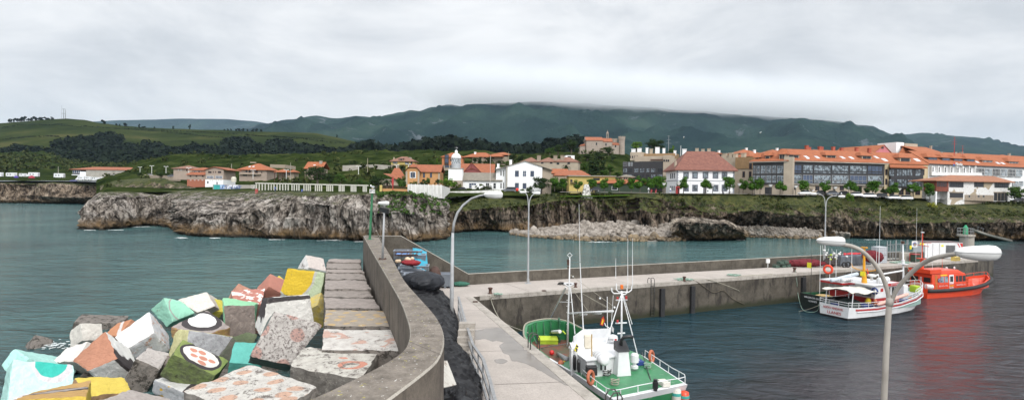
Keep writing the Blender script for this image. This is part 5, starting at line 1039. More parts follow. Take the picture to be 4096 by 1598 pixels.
for k,(x,y,wpx,hpx,lay)in enumerate(((3567,694,17,10,'rwr'),(3596,694,17,12,'b'),(3616,695,9,9,'ryr'),(3640,695,9,7,'ryr'),(3656,695,6,8,'r'))):
 t=thing('flag',['flag striped red, white and red, leftmost on the beige building','blue flag with a yellow cross, largest on the beige building','red and yellow flag right of the blue one on the beige building','drooping red and yellow flag, fourth on the beige building','small plain red flag, rightmost on the beige building'][k],'flag',W(x-wpx/2,y-hpx/2,b.P0.y-1.9),0,'flags on the beige building');q=pxm(190)
 mb=MB();mb.tb([(0,.9,hpx*q*.3),(0,-.1,hpx*q*.1)],.03,5);mb.bd('pole',ALU,t)
 mb=MB();W_,H_=wpx*q,hpx*q
 def cloth(x0,z0,x1,z1,mi):
  for i in range(6):
   a,c_=x0+(x1-x0)*i/6,x0+(x1-x0)*(i+1)/6;mb.box(a,-.02+.06*math.sin(a*5),z0,c_,.0+.06*math.sin(a*5),z1,mi)
 if lay=='rwr':cloth(0,-H_*.3,W_,0,0);cloth(0,-H_*.7,W_,-H_*.3,1);cloth(0,-H_,W_,-H_*.7,0)
 elif lay=='b':cloth(0,-H_,W_,0,2);mb.box(W_*.45,-.12,-H_*.8,W_*.55,-.1,-H_*.2,3);mb.box(W_*.3,-.12,-H_*.5,W_*.7,-.1,-H_*.4,3)
 elif lay=='ryr':cloth(0,-H_*.3,W_,0,0);cloth(0,-H_*.7,W_,-H_*.3,3);cloth(0,-H_,W_,-H_*.7,0)
 else:cloth(0,-H_,W_,0,0)
 mb.bd('cloth',[RED,WHT,FBLU,GOLD],t)
b=Bld('hotel','long white galleried building with dormers and a rooftop sign, at the right edge',3711,196,4180,222,794,'building')
ze=zl(b,3720,657);dp=14;b.wall(0,b.w,-2,ze,0,dp,P_W);zr=zl(b,3800,610,7);b.roof(0,b.w,0,dp,ze+.3,zr,T_OR,'side',.7)
mb=MB();mb.box(-.7,-.75,ze-.12,b.w+.5,-.3,ze+.2);b.part(mb,'gutter',P_D)
x=3716
for i in range(8):
 x1=x+25;
 u0,z0,u1,z1=b.rect((x,664,x1,702));b.wall(u0,u1,z0,z0+1.0,-1.0,-.002,WHT,'balcony');b.win(x+9,667+i*.6,x+18,688+i*.7,WHT,GLS,1,2)
 mb=MB();mb.box(u0,-1.0,z0+1.0,u0+.35,-.002,z1);b.part(mb,'fin',WHT);x=x1
 if x>3905:break
x=3908
while x<4090:
 x1=min(x+31,4092);k=(x-3908)/190*10
 b.win(x,672+k*.6,x1-3,701+k*.7,WHT,GLB if int(x)%2 else GLS,5,2,off=-.5,th=.09,name='gallery_window');x=x1
for x in range(4054,4096,21):b.win(x,723,x+18,745,WHT,GLB,4,2,off=-.5,name='gallery_window')
u0,z0,u1,z1=b.rect((3716,714,3740,784));b.win(3722,710,3734,730,WHT,GLS,2,1)
for i,(x0,x1,y0,y1,yr)in enumerate(((3712,3749,628,647,612),(3768,3801,630,650,616),(3815,3850,633,652,619),(3867,3899,635,654,622))):b.dm_(x0,y0,x1,y1,yr,mat('slate_dormer',(.06,.065,.075)),T_OR,2,1.6,GLN)
for x0,x1,y0,y1,yr in((3930,3970,640,656,626),(4036,4074,645,662,630)):b.dm_(x0,y0,x1,y1,yr,P_PK,T_OR,3,1.6,GLB)
for x,y in((3908,648),(3991,652),(4011,653)):b.sk_(x,y,0,dp,ze+.3,zr,.7,1.5,1.2)
for x,yt,hh in((3763,609,1.5),(3820,609,1.2),(3845,608,2.2),(3988,628,2.2),(4086,633,2)):b.chim(x,yt,hh,7,.9,P_G)
sg=thing('rooftop_sign','white lettering sign with a small red and blue emblem on the white building roof edge','sign',W(3815,664,196.5),math.atan2(b.d.y,b.d.x));q=pxm(198)
tm=text_mesh('Miraolas',1.55*1.0,.05,'LEFT');Mx=M4.Translation((.9,0,.75))@M4.Rotation(R(90),4,'X')@M4.Scale(.62*1.25,4,(1,0,0));tm.xf(Mx);wdt=max(v[0]for v in tm.v)-.9;k=(3861-3821)*q/wdt
tm.v=[(.9+(v[0]-.9)*k,v[1],v[2])for v in tm.v];tm.bd('letters',WHT,sg)
mb=MB();mb.ball((.1,0,.4),(.3,.08,.45),8,0);mb.ball((.2,0,1.05),(.28,.08,.35),8,1);mb.bd('emblem',[FBLU,RED],sg)
mb=MB();[mb.tb([(x,.05,-1.0),(x,.05,.2)],.05,5)for x in(.2,2.6,4.3)];mb.bd('bracket',WHT,sg)
b=Bld('ruined_house','derelict house with peeling white plaster, glazed wooden galleries and an old tiled roof',3739,176,4040,182,806)
P_R=paint('peeling_plaster',(.72,.72,.71),(.62,.61,.6),blotch=(.22,.6,(.36,.30,.22)),wear=.45,wearcol=(.27,.215,.15))
ze=zl(b,3800,722);dp=9;u1,z0,u2,_=b.rect((3790,800,4040,806));b.wall(u1,b.w,-3.5,ze,0,dp,P_R)
u0,zz,u3,z1=b.rect((3739,765,3790,765));b.wall(0,u1-.003,zz,ze,-.3,4,WOOD,'gallery');b.wall(0,.5,-3,zz-.003,-.25,3,P_W,'pillar')
b.wall(.6,u1-.01,-2,zz-.01,2.5,3.4,P_W,'back_wall')
mb=MB();zr=zl(b,3850,701,4.5);B=[(-.8,-1,ze),(b.w+.9,-.8,ze),(b.w+.9,dp,ze),(-.8,dp,ze)];ra,_=b.uz(3800,701,4.5);rb,_=b.uz(3975,703,4.5)
mb.add(B+[(ra,4.5,zr),(rb,4.5,zr)]+[(x,y,z-.25)for x,y,z in B],[(0,1,5,4),(2,3,4,5),(3,0,4),(1,2,5),(6,7,1,0),(7,8,2,1),(8,9,3,2),(9,6,0,3),(9,8,7,6)]);b.part(mb,'roof',T_RU)
b.wall(*[b.rect((3858,778,3974,806))[i]for i in(0,2)],-3.4,b.rect((3858,778,3974,806))[3],-.02,-.003,P_S,'bare_masonry')
b.win(3746,723,3787,747,WOOD,GLS,5,3,off=-.3);b.win(3797,724,3853,749,FRD,GLS,6,2);b.win(3897,724,3934,748,FRD,GLS,4,3);b.win(3978,725,4034,751,FRD,GLS,7,3)
for x in(3877,3914,3934):b.win(x-4,780,x+4,789,P_G,GLS,1,1)
for a in((3799,770,3852,798),(3976,770,4030,803)):
 u0,z0,u2,z1=b.rect(a);mb=MB();mb.box(u0,-.03,z0,u2,-.002,z1);o_=b.part(mb,'opening',P_D);mb=MB();mb.box(u0-.2,-.12,z1,u2+.2,-.002,z1+.3);b.part(mb,'lintel',P_S)
 mb=MB();[mb.box(u0+(u2-u0)*i/4-.09,-.05,z0,u0+(u2-u0)*i/4+.09,-.032,z1)for i in(1,2,3)]if a[0]>3900 else mb.box(u0,-.05,z0,u2,-.032,z0+.6);mb.bd('post',P_B,o_)
b.win(3761,769,3782,783,WHT,GLS,2,1,off=2.5)
b=Bld('pink_house','pink gabled house whose orange roof rises behind the glazed apartments',3488,225,3600,232,660);z0,z1=zl(b,3500,616),zl(b,3530,578)
uu,_=b.uz(3532,600);b.wall(0,b.w*.72,-2,z0,0,14,P_P);b.gable(0,b.w*.72,z0,z1-.2,0,.3,P_P,um=b.w*.4);b.roof(0,b.w*.75,.2,18,z0,z1,T_OR,'front',.4,ridge=b.w*.4);b.win(3524,585,3534,595,FRB,GLS,2,1)
b=Bld('rooftop_house','boxy white stair tower with a stained flat top among orange roofs',3584,230,3664,234,650,'building');z1=zl(b,3600,569);b.wall(0,b.w*.38,0,z1,0,8,P_W);b.wall(b.w*.38,b.w,0,z1-.3,-.5,8,P_C,'concrete_box');u,z=b.uz(3640,590);mb=MB();mb.add([(b.w*.2,-1,z),(b.w+2,-1,z),(b.w+14,3,z-4.5),(-4,-3,z-4.5),(b.w+8,-3,z-5)],[(0,3,4),(0,4,1),(1,4,2)]);b.part(mb,'roof',T_OR)
b=Bld('orange_roofed_block','large orange hipped roof right of the white rooftop box',3668,225,3760,230,650,'building');z0,z1=zl(b,3700,606),zl(b,3700,587,5);b.wall(0,b.w,-3,z0,0,12,P_B);b.roof(0,b.w,0,12,z0,z1,T_OR,'side',.5);b.chim(3723,584,2,6)
for k,(x0,x1,ye,yr,yb_,Y,lb)in enumerate(((3000,3060,624,604,660,235,'orange hipped roof behind the left wing of the glazed block'),(2960,3045,612,596,660,262,'far orange roof with an antenna rising over the brown walled flats'),(3086,3160,612,597,650,240,'pitched orange roof just above the glazed block corner'),(2868,2895,613,606,650,250,'little orange hipped roof behind the brown hipped villa'),(3700,3760,622,604,660,240,'orange roof ridge left of the antenna mast'),(4010,4100,636,618,680,260,'far brown and orange roofs at the right edge of the town'))):
 b=Bld('town_house',lb,x0,Y,x1,Y+2,yb_);z0,z1=zl(b,x0,ye),zl(b,x0,yr,5);b.wall(0,b.w,-1,z0,0,11,P_C);b.roof(0,b.w,0,11,z0,z1,T_OR if k!=5 else T_RD,'hip',.5);b.chim(x0+(x1-x0)*.3,yr-4,1.8,6,.8,P_W if k<4 else P_G);b.win(x0+(x1-x0)*.4,ye+3,x0+(x1-x0)*.6,ye+14,FRB,GLS,2,1)
b=Bld('flats','stepped beige flats with dark metal balconies left of the white villa',2490,212,2684,204,735,'apartment block')
u0,z0,u1,z1=b.rect((2490,640,2652,720));b.wall(0,u1,z0-4,z1-.6,0,14,P_D,'dark_front');u2,_=b.uz(2684,700);b.wall(u1+.003,u2,-4,zl(b,2660,621),-.3,14,P_C)
ua,_=b.uz(2537,630);ub,_=b.uz(2652,630);b.wall(ua,ub,zl(b,2600,655),zl(b,2600,624),.4,14,P_C,'upper_wall');ua2,_=b.uz(2512,610);b.wall(ua2,ua2+(ub-ua)*.42,zl(b,2520,640),zl(b,2520,606),3,14,P_C,'penthouse');b.wall(ua2+(ub-ua)*.42+.01,ub+3,zl(b,2620,630),zl(b,2620,609),6,14,P_BN,'penthouse')
for x in(2521,2530,2539,2549):b.win(x-2,623,x+2,632,FRD,GLS,1,1,off=3)
for j,(y0,y1)in enumerate(((648,664),(673,689),(697,710))):
 for x0,x1 in((2493,2508),(2513,2521),(2524,2531))if j==0 else((2493,2508),(2513,2530),(2536,2554),(2560,2578),(2584,2598),(2604,2622),(2630,2650)):b.win(x0,y0,x1,y1,FRD if j else ALU,GLB if(x0+j)%3 else GLS,3,2,th=.07)
for x in range(2560,2650,9):b.win(x,645,x+5,655,FRD,GLS,1,1,off=.38)
for x in(2657,2666,2674):b.win(x-3,638,x+3,646,FRD,GLS,1,1,off=-.3)
mb=MB();u0,z0,u1,z1=b.rect((2602,635,2650,636));mb.box(u0,-.1,z0-.3,u1,.38,z0);b.part(mb,'ledge',FRB)
for x,yt in((2534,597),(2558,594),(2588,592),(2605,596),(2630,590),(2656,594),(2700,603),(2738,597)):b.chim(x,yt,1.6+(x%3)*.4,7+(x%5),.8+(x%4)*.25,P_C if x%2 else P_W)
for x,yt in((2788,594),(2812,597),(2836,595)):b.chim(x,yt,3.2,9,1.0,P_C)
b=Bld('flats','tall brown and beige flats between the white villa and the glazed block',2932,206,3014,200,770,'apartment block')
b.wall(0,b.w,-2,zl(b,2960,675),0,14,P_C,'lower_wall');b.wall(.8,b.w,zl(b,2960,675)+.005,zl(b,2960,629),-.25,14,P_BN,'upper_wall');b.wall(-7,.7,2,zl(b,2920,629),1,14,P_C,'side_wall')
for x in(2975,3001):b.win(x-5,685,x+5,709,FRB,GLS,1,1,th=.12)
b.win(2997,652,3008,675,FRB,GLS,1,1,off=-.25)
for x,yt in((2900,614),(2925,612),(2942,616),(2975,613)):b.chim(x,yt,2.2,5,1.3,P_C)
b=Bld('chapel','stone chapel with red roof and a round crenellated tower on the wooded hill',2345,322,2476,322,612,'church');z0,z1=zl(b,2400,561),zl(b,2400,548,5)
b.wall(0,b.w*.5,-4,z0,0,11,P_CH);b.wall(b.w*.5+.01,b.w*.8,-4,z0-.7,.9,10,P_CH);b.wall(b.w*.8+.01,b.w,-4,z0-2.4,.4,10,P_CH)
b.roof(0,b.w*.5,0,11,z0,z1,T_RD,'side',.3);b.roof(b.w*.5+.3,b.w*.8,.9,10,z0-.5,z1-.5,T_RD,'side',.25);b.roof(b.w*.8+.3,b.w+.2,.4,10,z0-2.3,z1-3,T_RD,'side',.2)
mb=MB();mb.add([(-.02,0,z0),(-.02,11,z0),(-.02,5.5,z1),(-.4,0,z0),(-.4,11,z0),(-.4,5.5,z1)],[(0,1,2),(5,4,3),(0,2,5,3),(2,1,4,5)]);b.part(mb,'gable',P_CH)
u,_=b.uz(2320,600);b.wall(u,-.42,-4,zl(b,2330,583),1,9,P_CH,'apse');mb=MB();z=zl(b,2330,583);mb.add([(u-.4,.6,z),(-.4,.6,z+.2),(-.4,5,z+1.8),(u+.8,5,z+.9),(u-.4,9.4,z),(-.4,9.4,z)],[(0,1,2,3),(3,2,5,4),(4,0,3)]);b.part(mb,'apse_roof',T_RD)
for x,y in((2386,575),(2424,578),(2462,584)):b.win(x-2.5,y-5,x+2.5,y+5,FRD,GLS,1,1,off=0 if x<2400 else(.9 if x<2440 else.4))
u,zt=b.uz(2487,552,3);mb=MB();mb.lt_([(1.8,-5),(1.75,zt-1),(1.95,zt-.9),(1.95,zt+.1)],(u,3,0),18)
for k in range(9):a=k*2*math.pi/9;mb.box(-.35,-.2,0,.35,.2,.8,M=M4.Translation((u+1.75*math.cos(a),3+1.75*math.sin(a),zt+.1))@M4.Rotation(a+1.57,4,'Z'))
b.part(mb,'tower',P_CH)
u,zt=b.uz(2458,556,7);mb=MB();mb.lt_([(1.6,-2),(1.6,zt-.6)],(u,7,0),14);[mb.box(-.35,-.2,0,.35,.2,.8,M=M4.Translation((u+1.4*math.cos(k*.8),7+1.4*math.sin(k*.8),zt-.6))@M4.Rotation(k*.8+1.57,4,'Z'))for k in range(8)];b.part(mb,'tower',P_CH)
u,zt=b.uz(2430,534,5);mb=MB();mb.box(u-.6,4.8,z1-1,u-.25,5.3,zt);mb.box(u+.25,4.8,z1-1,u+.6,5.3,zt);mb.box(u-.6,4.8,zt,u+.6,5.3,zt+.5);mb.add([(u-.6,4.8,zt+.5),(u+.6,4.8,zt+.5),(u,4.8,zt+1.5),(u-.6,5.3,zt+.5),(u+.6,5.3,zt+.5),(u,5.3,zt+1.5)],[(0,1,2),(5,4,3),(1,4,5,2),(0,2,5,3)]);mb.tb([(u,5,zt+1.4),(u,5,zt+2.1)],.08,5);b.part(mb,'bell_gable',P_CH)
b=Bld('white_house','large plain white house with a low pitched gable, tallest beside the lighthouse',2028,179,2168,179,762);ze,zr=zl(b,2028,664),zl(b,2100,643);dp=16
b.wall(0,b.w,-1,ze,0,dp,P_W);b.gable(0,b.w,ze,zr,0,.3,P_W);u,_=b.uz(2206,700);b.wall(b.w+.003,u,-1,zl(b,2206,672),.8,dp,P_B,'side_wing');u2,_=b.uz(1984,700,1);b.wall(-.003-(-u2),-.003,-1,zl(b,1990,668,1),1,dp+6,P_W,'side_wing')if False else b.wall(u2,-.003,-1,zl(b,1990,669,1),1.0,dp+6,P_W,'side_wing')
mb=MB();e=b.w/2;yo=-.35;sl=(zr-ze)/e
pts=[(u2-.5,ze-1.2),(e,zr+.1),(u+.4,zr+.1-sl*(u+.4-e)*1.0)]
mb.add([(x,yo,z)for x,z in pts]+[(x,dp+1,z)for x,z in pts]+[(x,yo,z-.25)for x,z in pts]+[(x,dp+1,z-.25)for x,z in pts],[(0,1,4,3),(1,2,5,4),(6,7,1,0),(7,8,2,1),(0,3,9,6),(2,8,11,5)]);b.part(mb,'roof',T_GY)
for x0,y0,x1,y1 in((2060,682,2075,706),(2091,682,2105,706),(2122,683,2136,706),(2060,731,2075,753),(2091,732,2105,754)):b.win(x0,y0,x1,y1,FRD if x0!=2091 or y0>700 else WHT,GLN,2,2)
mb=MB();mb.box(-.5,-.08,-1,.1,-.003,ze);b.part(mb,'pilaster',P_G);b.chim(2043,640,2.4,5,.9,P_W);b.chim(1993,656,2,6,.8,P_W)
for y0,y1 in((683,702),(732,752)):b.win(2002,y0,2006,y1,FRD,GLS,1,1,off=1);b.win(2013,y0-2,2016,y1+2,FRD,GLS,1,1,off=1)
lt=thing('lighthouse','small lighthouse with a silver domed lantern on a square white tower','lighthouse',W(1823,765,181));Yl=185.0
def zz(py):return W(1823,py,183).z-lt.location.z
mb=MB();mb.box(-2.6,-2.4,-1,2.6,2.6,zz(722));mb.bd('plinth',P_B,lt);mb=MB();mb.box(-2.45,-2.3,zz(722)+.004,2.45,2.5,zz(677));mb.bd('tower',P_W,lt);mb=MB();mb.box(-2.65,-2.5,zz(677)+.004,2.65,2.7,zz(674));mb.bd('cornice',P_G,lt)
SLV=mat('silver_paint',(.42,.44,.46),(.33,.35,.37),rough=.4,metal=.2);r_=1.68
mb=MB();mb.lt_([(r_,zz(674)),(r_,zz(654))],(0,0,0),20);mb.bd('drum',SLV,lt,smooth=False);mb=MB();mb.lt_([(r_*.97,zz(654)),(r_*.97,zz(634))],(0,0,0),12);mb.bd('lantern_glass',GLB,lt)
mb=MB();[mb.tb([(r_*math.cos(a)*1.0,r_*math.sin(a),zz(654)),(r_*math.cos(a+.5),r_*math.sin(a+.5),zz(634))],.05,5)for a in[k*.5236 for k in range(12)]];[mb.tb([(r_*math.cos(a+.5),r_*math.sin(a+.5),zz(654)),(r_*math.cos(a),r_*math.sin(a),zz(634))],.05,5)for a in[k*.5236 for k in range(12)]];mb.bd('lattice',WHT,lt)
mb=MB();zd=zz(634);mb.lt_([(1.85,zd),(1.85,zd+.15)]+[(1.74*math.cos(a),zd+.15+1.7*math.sin(a))for a in(0,.3,.6,.9,1.2,1.45)],(0,0,0),20);mb.lt_([(.5,zd+1.7),(.55,zd+2.0),(.55,zd+2.4),(.35,zd+2.8),(.05,zd+3.0)],(0,0,0),12);mb.bd('dome',mat('white_metal',(.72,.73,.74),rough=.35),lt,smooth=False)
mb=MB();mb.tb([(0,0,zd+2.9),(0,0,zd+4.3)],.04,5);mb.tb([(-.6,0,zd+3.8),(.6,0,zd+3.8)],.035,5);mb.tb([(0,-.4,zd+3.2),(0,.4,zd+3.2)],.03,5);mb.box(.1,-.02,zd+3.5,.55,.02,zd+3.8);mb.bd('weather_vane',ALU,lt)
b=Bld('keepers_house','low white keepers house with a grey slab roof beside the lighthouse',1851,180,2009,180,763);ze=zl(b,1900,720);b.wall(0,b.w,-1,ze,0,8,P_W)
mb=MB();u0,z0=b.uz(1836,720);ua,z1=b.uz(1855,689,5);ub,_=b.uz(1995,690,5);u1,_=b.uz(2010,720);mb.add([(u0,-.6,ze),(u1,-.6,ze),(ub,5,z1),(ua,5,z1),(u0,8,ze),(u1,8,ze),(u0,-.6,ze-.25),(u1,-.6,ze-.25),(u1,8,ze-.25)],[(0,1,2,3),(3,2,5,4),(4,0,3),(1,5,2),(6,7,1,0),(7,8,5,1)]);b.part(mb,'roof',T_GY)
b.win(1876,731,1905,753,WHT,GLN,3,2);b.win(1943,731,1957,752,WHT,GLS,2,2);b.win(1973,731,1987,754,WHT,GLS,1,2)
mb=MB();u0,z0,u1,z1=b.rect((1889,740,1903,758));mb.box(u0,-2,z0-.4,u1,-1.4,z1);o_=tag(mb.bd('meter_cabinet',WHT),'white cabinet standing in front of the keepers house window','cabinet');o_.location=b.P0
b=Bld('terracotta_house','house with a big red roof and a maroon timbered gable behind the lighthouse',1843,216,1974,216,720);ze,zr=zl(b,1900,689),zl(b,1900,654,5);b.wall(0,b.w,-1,ze,0,11,P_B);b.roof(0,b.w,0,11,ze,zr,T_RD,'side',.4)
u0,z0=b.uz(1855,688);u1,_=b.uz(1925,688);um,z1=b.uz(1887,651);mb=MB();mb.add([(u0,-.4,z0),(u1,-.4,z0),(um,-.4,z1)],[(0,1,2)]);mb.add([(u0,-.4,z0),(um,-.4,z1),(um,5.5,z1),(u0,5,z0)],[(0,1,2,3)],1);mb.add([(um,-.4,z1),(u1,-.4,z0),(u1,5,z0),(um,5.5,z1)],[(0,1,2,3)],1);b.part(mb,'gable',[mat('maroon_plaster',(.25,.07,.07)),T_RD])
mb=MB();[mb.tb([p,q],.14,5)for p,q in(((u0,-.5,z0),(um,-.5,z1)),((um,-.5,z1),(u1,-.5,z0)),((u0+.8,-.5,z0+.5),(um+.7,-.5,z0+1.6)),((u1-.8,-.5,z0+.5),(um-.7,-.5,z0+1.6)),((um,-.5,z0+.8),(um,-.5,z1)))];b.part(mb,'timber',WOOD)
b=Bld('modern_house','tall narrow house with orange walls and a full height dark window bay',1767,300,1850,300,690);ze,zr=zl(b,1800,627),zl(b,1800,610,4);b.wall(0,b.w,zl(b,1800,660),ze,0,9,P_TC);b.wall(0,b.w,-4,zl(b,1800,660)-.005,0,9,P_S,'stone_base');b.roof(0,b.w,0,9,ze,zr,T_OR,'hip',.7)
b.wall(*[b.rect((1779,618,1795,657))[i]for i in(0,2,1,3)],-.7,-.003,P_D,'window_bay');b.win(1780,619,1794,631,FRD,GLN,2,1,off=-.7);b.win(1780,634,1794,650,FRD,GLN,2,2,off=-.7);b.win(1800,636,1808,644,FRD,GLS,1,1);b.win(1780,659,1796,670,FRD,GLN,2,1);b.win(1802,659,1808,672,FRD,GLS,1,1);b.win(1829,634,1838,646,FRD,GLS,1,1)
b=Bld('long_house','long low stone house with a wide orange roof above the lighthouse',1852,330,2038,322,664);ze,zr=zl(b,1900,627),zl(b,1900,610,6);b.wall(b.w*.2,b.w*.95,-4,ze,0,12,P_S);b.roof(0,b.w*.62,0,12,ze,zr,T_OR,'hip',.6);b.roof(b.w*.55,b.w,2,13,zl(b,1990,618),zl(b,1990,608,6),T_OR,'hip',.6);mb=MB();b.roof(b.w*.6,b.w*.86,-2,7,ze+.1,zr-.5,T_OR,'hip',.5)
for x in(1940,1973):b.win(x-4,629,x+4,635,FRB,GLS,2,1)
b.win(2006,627,2009,632,FRB,GLS,1,1);b.chim(1901,608,1.5,4,1,P_W)
b=Bld('orange_house','orange plastered house with white quoins, a clipped gable and red tiled roof',1626,200,1759,200,726);ze,zr=zl(b,1700,686),zl(b,1700,658,5);us,_=b.uz(1680,700)
b.wall(us,b.w,-2,ze,0,10,P_O);b.wall(0,us-.003,-2,ze+.3,-1.5,9,P_O,'gable_wing');b.roof(us-3.5,b.w,0,10,ze,zr,T_RD,'side',.5)
mb=MB();um=us*.5;zt=zr+.1;zg=zl(b,1650,668,-1.5);mb.add([(-.7,-2.1,ze-.2),(um-1.4,-2.1,zg),(um,-.6,zt),(um+1.4,-2.1,zg),(us+.7,-2.1,ze-.2),(-.7,9,ze-.2),(um,9,zt),(us+.7,9,ze-.2)],[(0,1,2,6,5),(1,3,2),(3,4,7,6,2)]);b.part(mb,'roof',T_RD)
mb=MB();mb.add([(0,-1.52,ze+.2),(us,-1.52,ze+.2),(um+1.3,-1.52,zg-.25),(um-1.3,-1.52,zg-.25)],[(0,1,2,3)]);b.part(mb,'gable',P_O)
for x in(1646,1657):b.win(x-3.5,689,x+3.5,709,FRD,GLN,1,1,off=-1.5,surround=WHT)
for x in(1696,1724):b.win(x-4,690,x+4,710,FRD,GLN,2,1,surround=None)
for x in(-.05,us-.6,b.w-.6):mb=MB();mb.box(x,-1.56 if x<b.w-1 else-.06,-1,x+.65,-1.523 if x<b.w-1 else-.003,ze);b.part(mb,'quoin',P_C)
b=Bld('low_annex','low annex with stepped red tiled roofs left of the orange house',1560,198,1625,202,724);ze=zl(b,1590,716);b.wall(0,b.w,-1.5,ze,1,8,P_C);mb=MB();z1=zl(b,1600,672,6);z2=zl(b,1560,694,3);mb.add([(-.6,0,zl(b,1560,703)),(2.2,0,ze),(b.w+.5,0,ze),(b.w+.5,6,z1),(b.w-1.5,6,z1),(2.5,4,z2),(-.6,4,z2)],[(0,1,5,6),(1,2,3,4,5)]);b.part(mb,'roof',T_RD)
b=Bld('yellow_house','yellow and stone house with a brown hipped roof and round attic window',1564,290,1657,290,685);ze,zr=zl(b,1600,644),zl(b,1600,626,5);b.wall(0,b.w,zl(b,1600,658),ze,0,9,P_Y);b.wall(0,b.w*.35,-3,zl(b,1600,658)-.005,0,9,P_S,'stone_base');b.wall(b.w*.35+.01,b.w,-3,zl(b,1600,658)-.006,1,9,P_Y,'lower_wall');b.roof(0,b.w,0,9,ze,zr,T_DK,'hip',.8);b.dm_(1599,634,1610,645,629,P_C,T_DK,1,.2)
b.win(1571,646,1590,655,FRB,GLB,3,1);b.win(1620,647,1636,656,FRB,GLB,3,1);b.win(1569,665,1587,673,FRB,GLS,2,1);b.win(1642,646,1650,658,FRB,GLS,1,1);b.chim(1576,630,1.2,4);b.chim(1642,630,1.6,4,1,P_G)
b=Bld('hip_house','cream house with a broad orange pyramid roof and a round window',957,275,1067,275,712);ze,zr=zl(b,1000,678),zl(b,1000,653,6);b.wall(0,b.w,-2,ze,0,12,P_PK);b.roof(0,b.w,0,12,ze,zr,T_OR,'hip',1.0,hipx=7);mb=MB();mb.box(b.w*.03,-1.2,zl(b,1000,697),b.w*.8,-.003,zl(b,1000,695));b.part(mb,'balcony',P_C)
u,z=b.uz(986,684);mb=MB();mb.lt_([(.55,0),(.55,.06)],M=M4.Translation((u,-.05,z))@M4.Rotation(R(90),4,'X'),n=14);b.part(mb,'round_window',GLS)
for a in((995,679,1003,690),(1021,679,1031,692),(1045,686,1048,693)):b.win(*a,FRB,GLS,2 if a[0]<1040 else 1,1)
for a in((1010,697,1026,705),(972,697,990,704)):b.win(*a,P_C,GLS,1,1)
for x in(999,1014):b.sk_(x,666,0,12,ze,zr,1,1,.9)
mb=MB();u0,z0=b.uz(1001,651,6);u1,_=b.uz(1024,651,6);mb.box(u0,5.8,z0,u1,6.4,z0+.4);b.part(mb,'ridge_cap',P_C)
b=Bld('bungalow','small bungalow of two low orange pyramid roofs on posts',1098,270,1176,270,714);ze=zl(b,1130,687);zr=zl(b,1130,675,4)
b.wall(b.w*.62,b.w*.95,-1.5,ze,1,7,P_S);b.wall(b.w*.1,b.w*.55,-1.5,ze,3,7,P_S,'back_wall');b.roof(0,b.w*.6,0,8,ze,zr,T_OR,'hip',.3);b.roof(b.w*.68,b.w,0,7,ze+.1,zr-.3,T_OR,'hip',.3)
for k in(0,.2,.4,.6):mb=MB();mb.box(b.w*k-.12,.0,-1.5,b.w*k+.12,.25,ze-.2);b.part(mb,'post',FRB)
b.win(1154,691,1160,700,FRB,GLS,1,1,off=1)
b=Bld('orange_roofed_house','house on the slope with a tall steep orange roof and chimney',1218,262,1288,262,712);ze,zr=zl(b,1250,673),zl(b,1250,647,5);b.wall(b.w*.1,b.w*.95,-3,ze,.5,9,P_PK);b.roof(0,b.w,0,10,ze,zr,T_OR,'side',.3);b.chim(1284,644,2.5,4,1.1,P_G);b.win(1233,675,1242,684,WHT,GLS,1,1,off=.5);b.win(1248,676,1260,684,FRB,GLS,2,1,off=.5);b.win(1233,692,1244,706,P_PK,GLS,1,1,off=.5);b.sk_(1258,660,0,10,ze,zr,.3,1,.6)
mb=MB();u0,z0=b.uz(1219,688);mb.box(u0,-.8,z0,b.w*.7,.48,z0+.25);[mb.tb([(x,-.6,-1.5),(x,-.6,z0)],.12,5)for x in(.5,3,5)];b.part(mb,'balcony',P_S)
b=Bld('gabled_house','three storey house with a beige gable, a glazed balcony row and a white ground floor',822,232,894,232,742);ze,zr=zl(b,830,678),zl(b,858,668);zm=zl(b,850,718)
b.wall(0,b.w,zm,ze,0,10,P_PK);b.wall(0,b.w,-1.5,zm-.004,-.3,10,P_W,'ground_floor');b.gable(0,b.w,ze,zr,0,.3,P_PK);b.roof(0,b.w+1.5,0,11,ze,zr+.2,T_RD,'front',.5,ridge=b.w*.5)
b.win(827,702,855,714,WHT,GLN,5,2,off=-.0);b.win(862,702,890,714,WHT,GLN,5,2,off=0)
for a in((833,684,846,692),(872,684,885,692),(852,684,855,691),(861,684,864,691)):b.win(*a,FRB,GLS,2 if a[2]-a[0]>6 else 1,1)
for x in(841,850,865,874,884):b.win(x-2.5,719.5,x+2.5,722.5,WHT,GLS,1,1,off=-.3)
b.win(829,724,834,733,FRD,GLS,1,1,off=-.3,name='door')
c=Bld('red_roofed_house','house with two red roof tiers, beige upper floor and brick red base',748,234,822,234,735);z1,z2,z3=zl(c,780,699),zl(c,780,717),zl(c,780,679,3);c.wall(0,c.w,z2,z1,0,9,P_PK);c.wall(0,c.w,-1.5,z2-.004,.02,9,mat('brick_red',(.34,.12,.07),(.28,.1,.06)),'brick_base')
mb=MB();mb.add([(-.5,-.6,z1),(c.w,-.6,z1),(c.w,3,z1+1.3),(-.1,3,z1+1.3)],[(0,1,2,3)]);c.part(mb,'lower_roof',T_RD);c.wall(.8,c.w,z1,z3,3,9,P_PK,'upper_wall');c.roof(-.5,c.w,3,9.5,z3,zl(c,780,669,6),T_RD,'hip',.6)
for x in(762,786,811):c.win(x-3,701,x+3,707,FRB,GLS,2,1)
for x in(763,779,794,810):c.win(x-3,719,x+3,721.5,WHT,GLS,1,1,off=.02)
c.win(775,682,786,690,WHT,GLB,1,1,off=3);c.win(790,682,802,690,WHT,GLB,1,1,off=3)
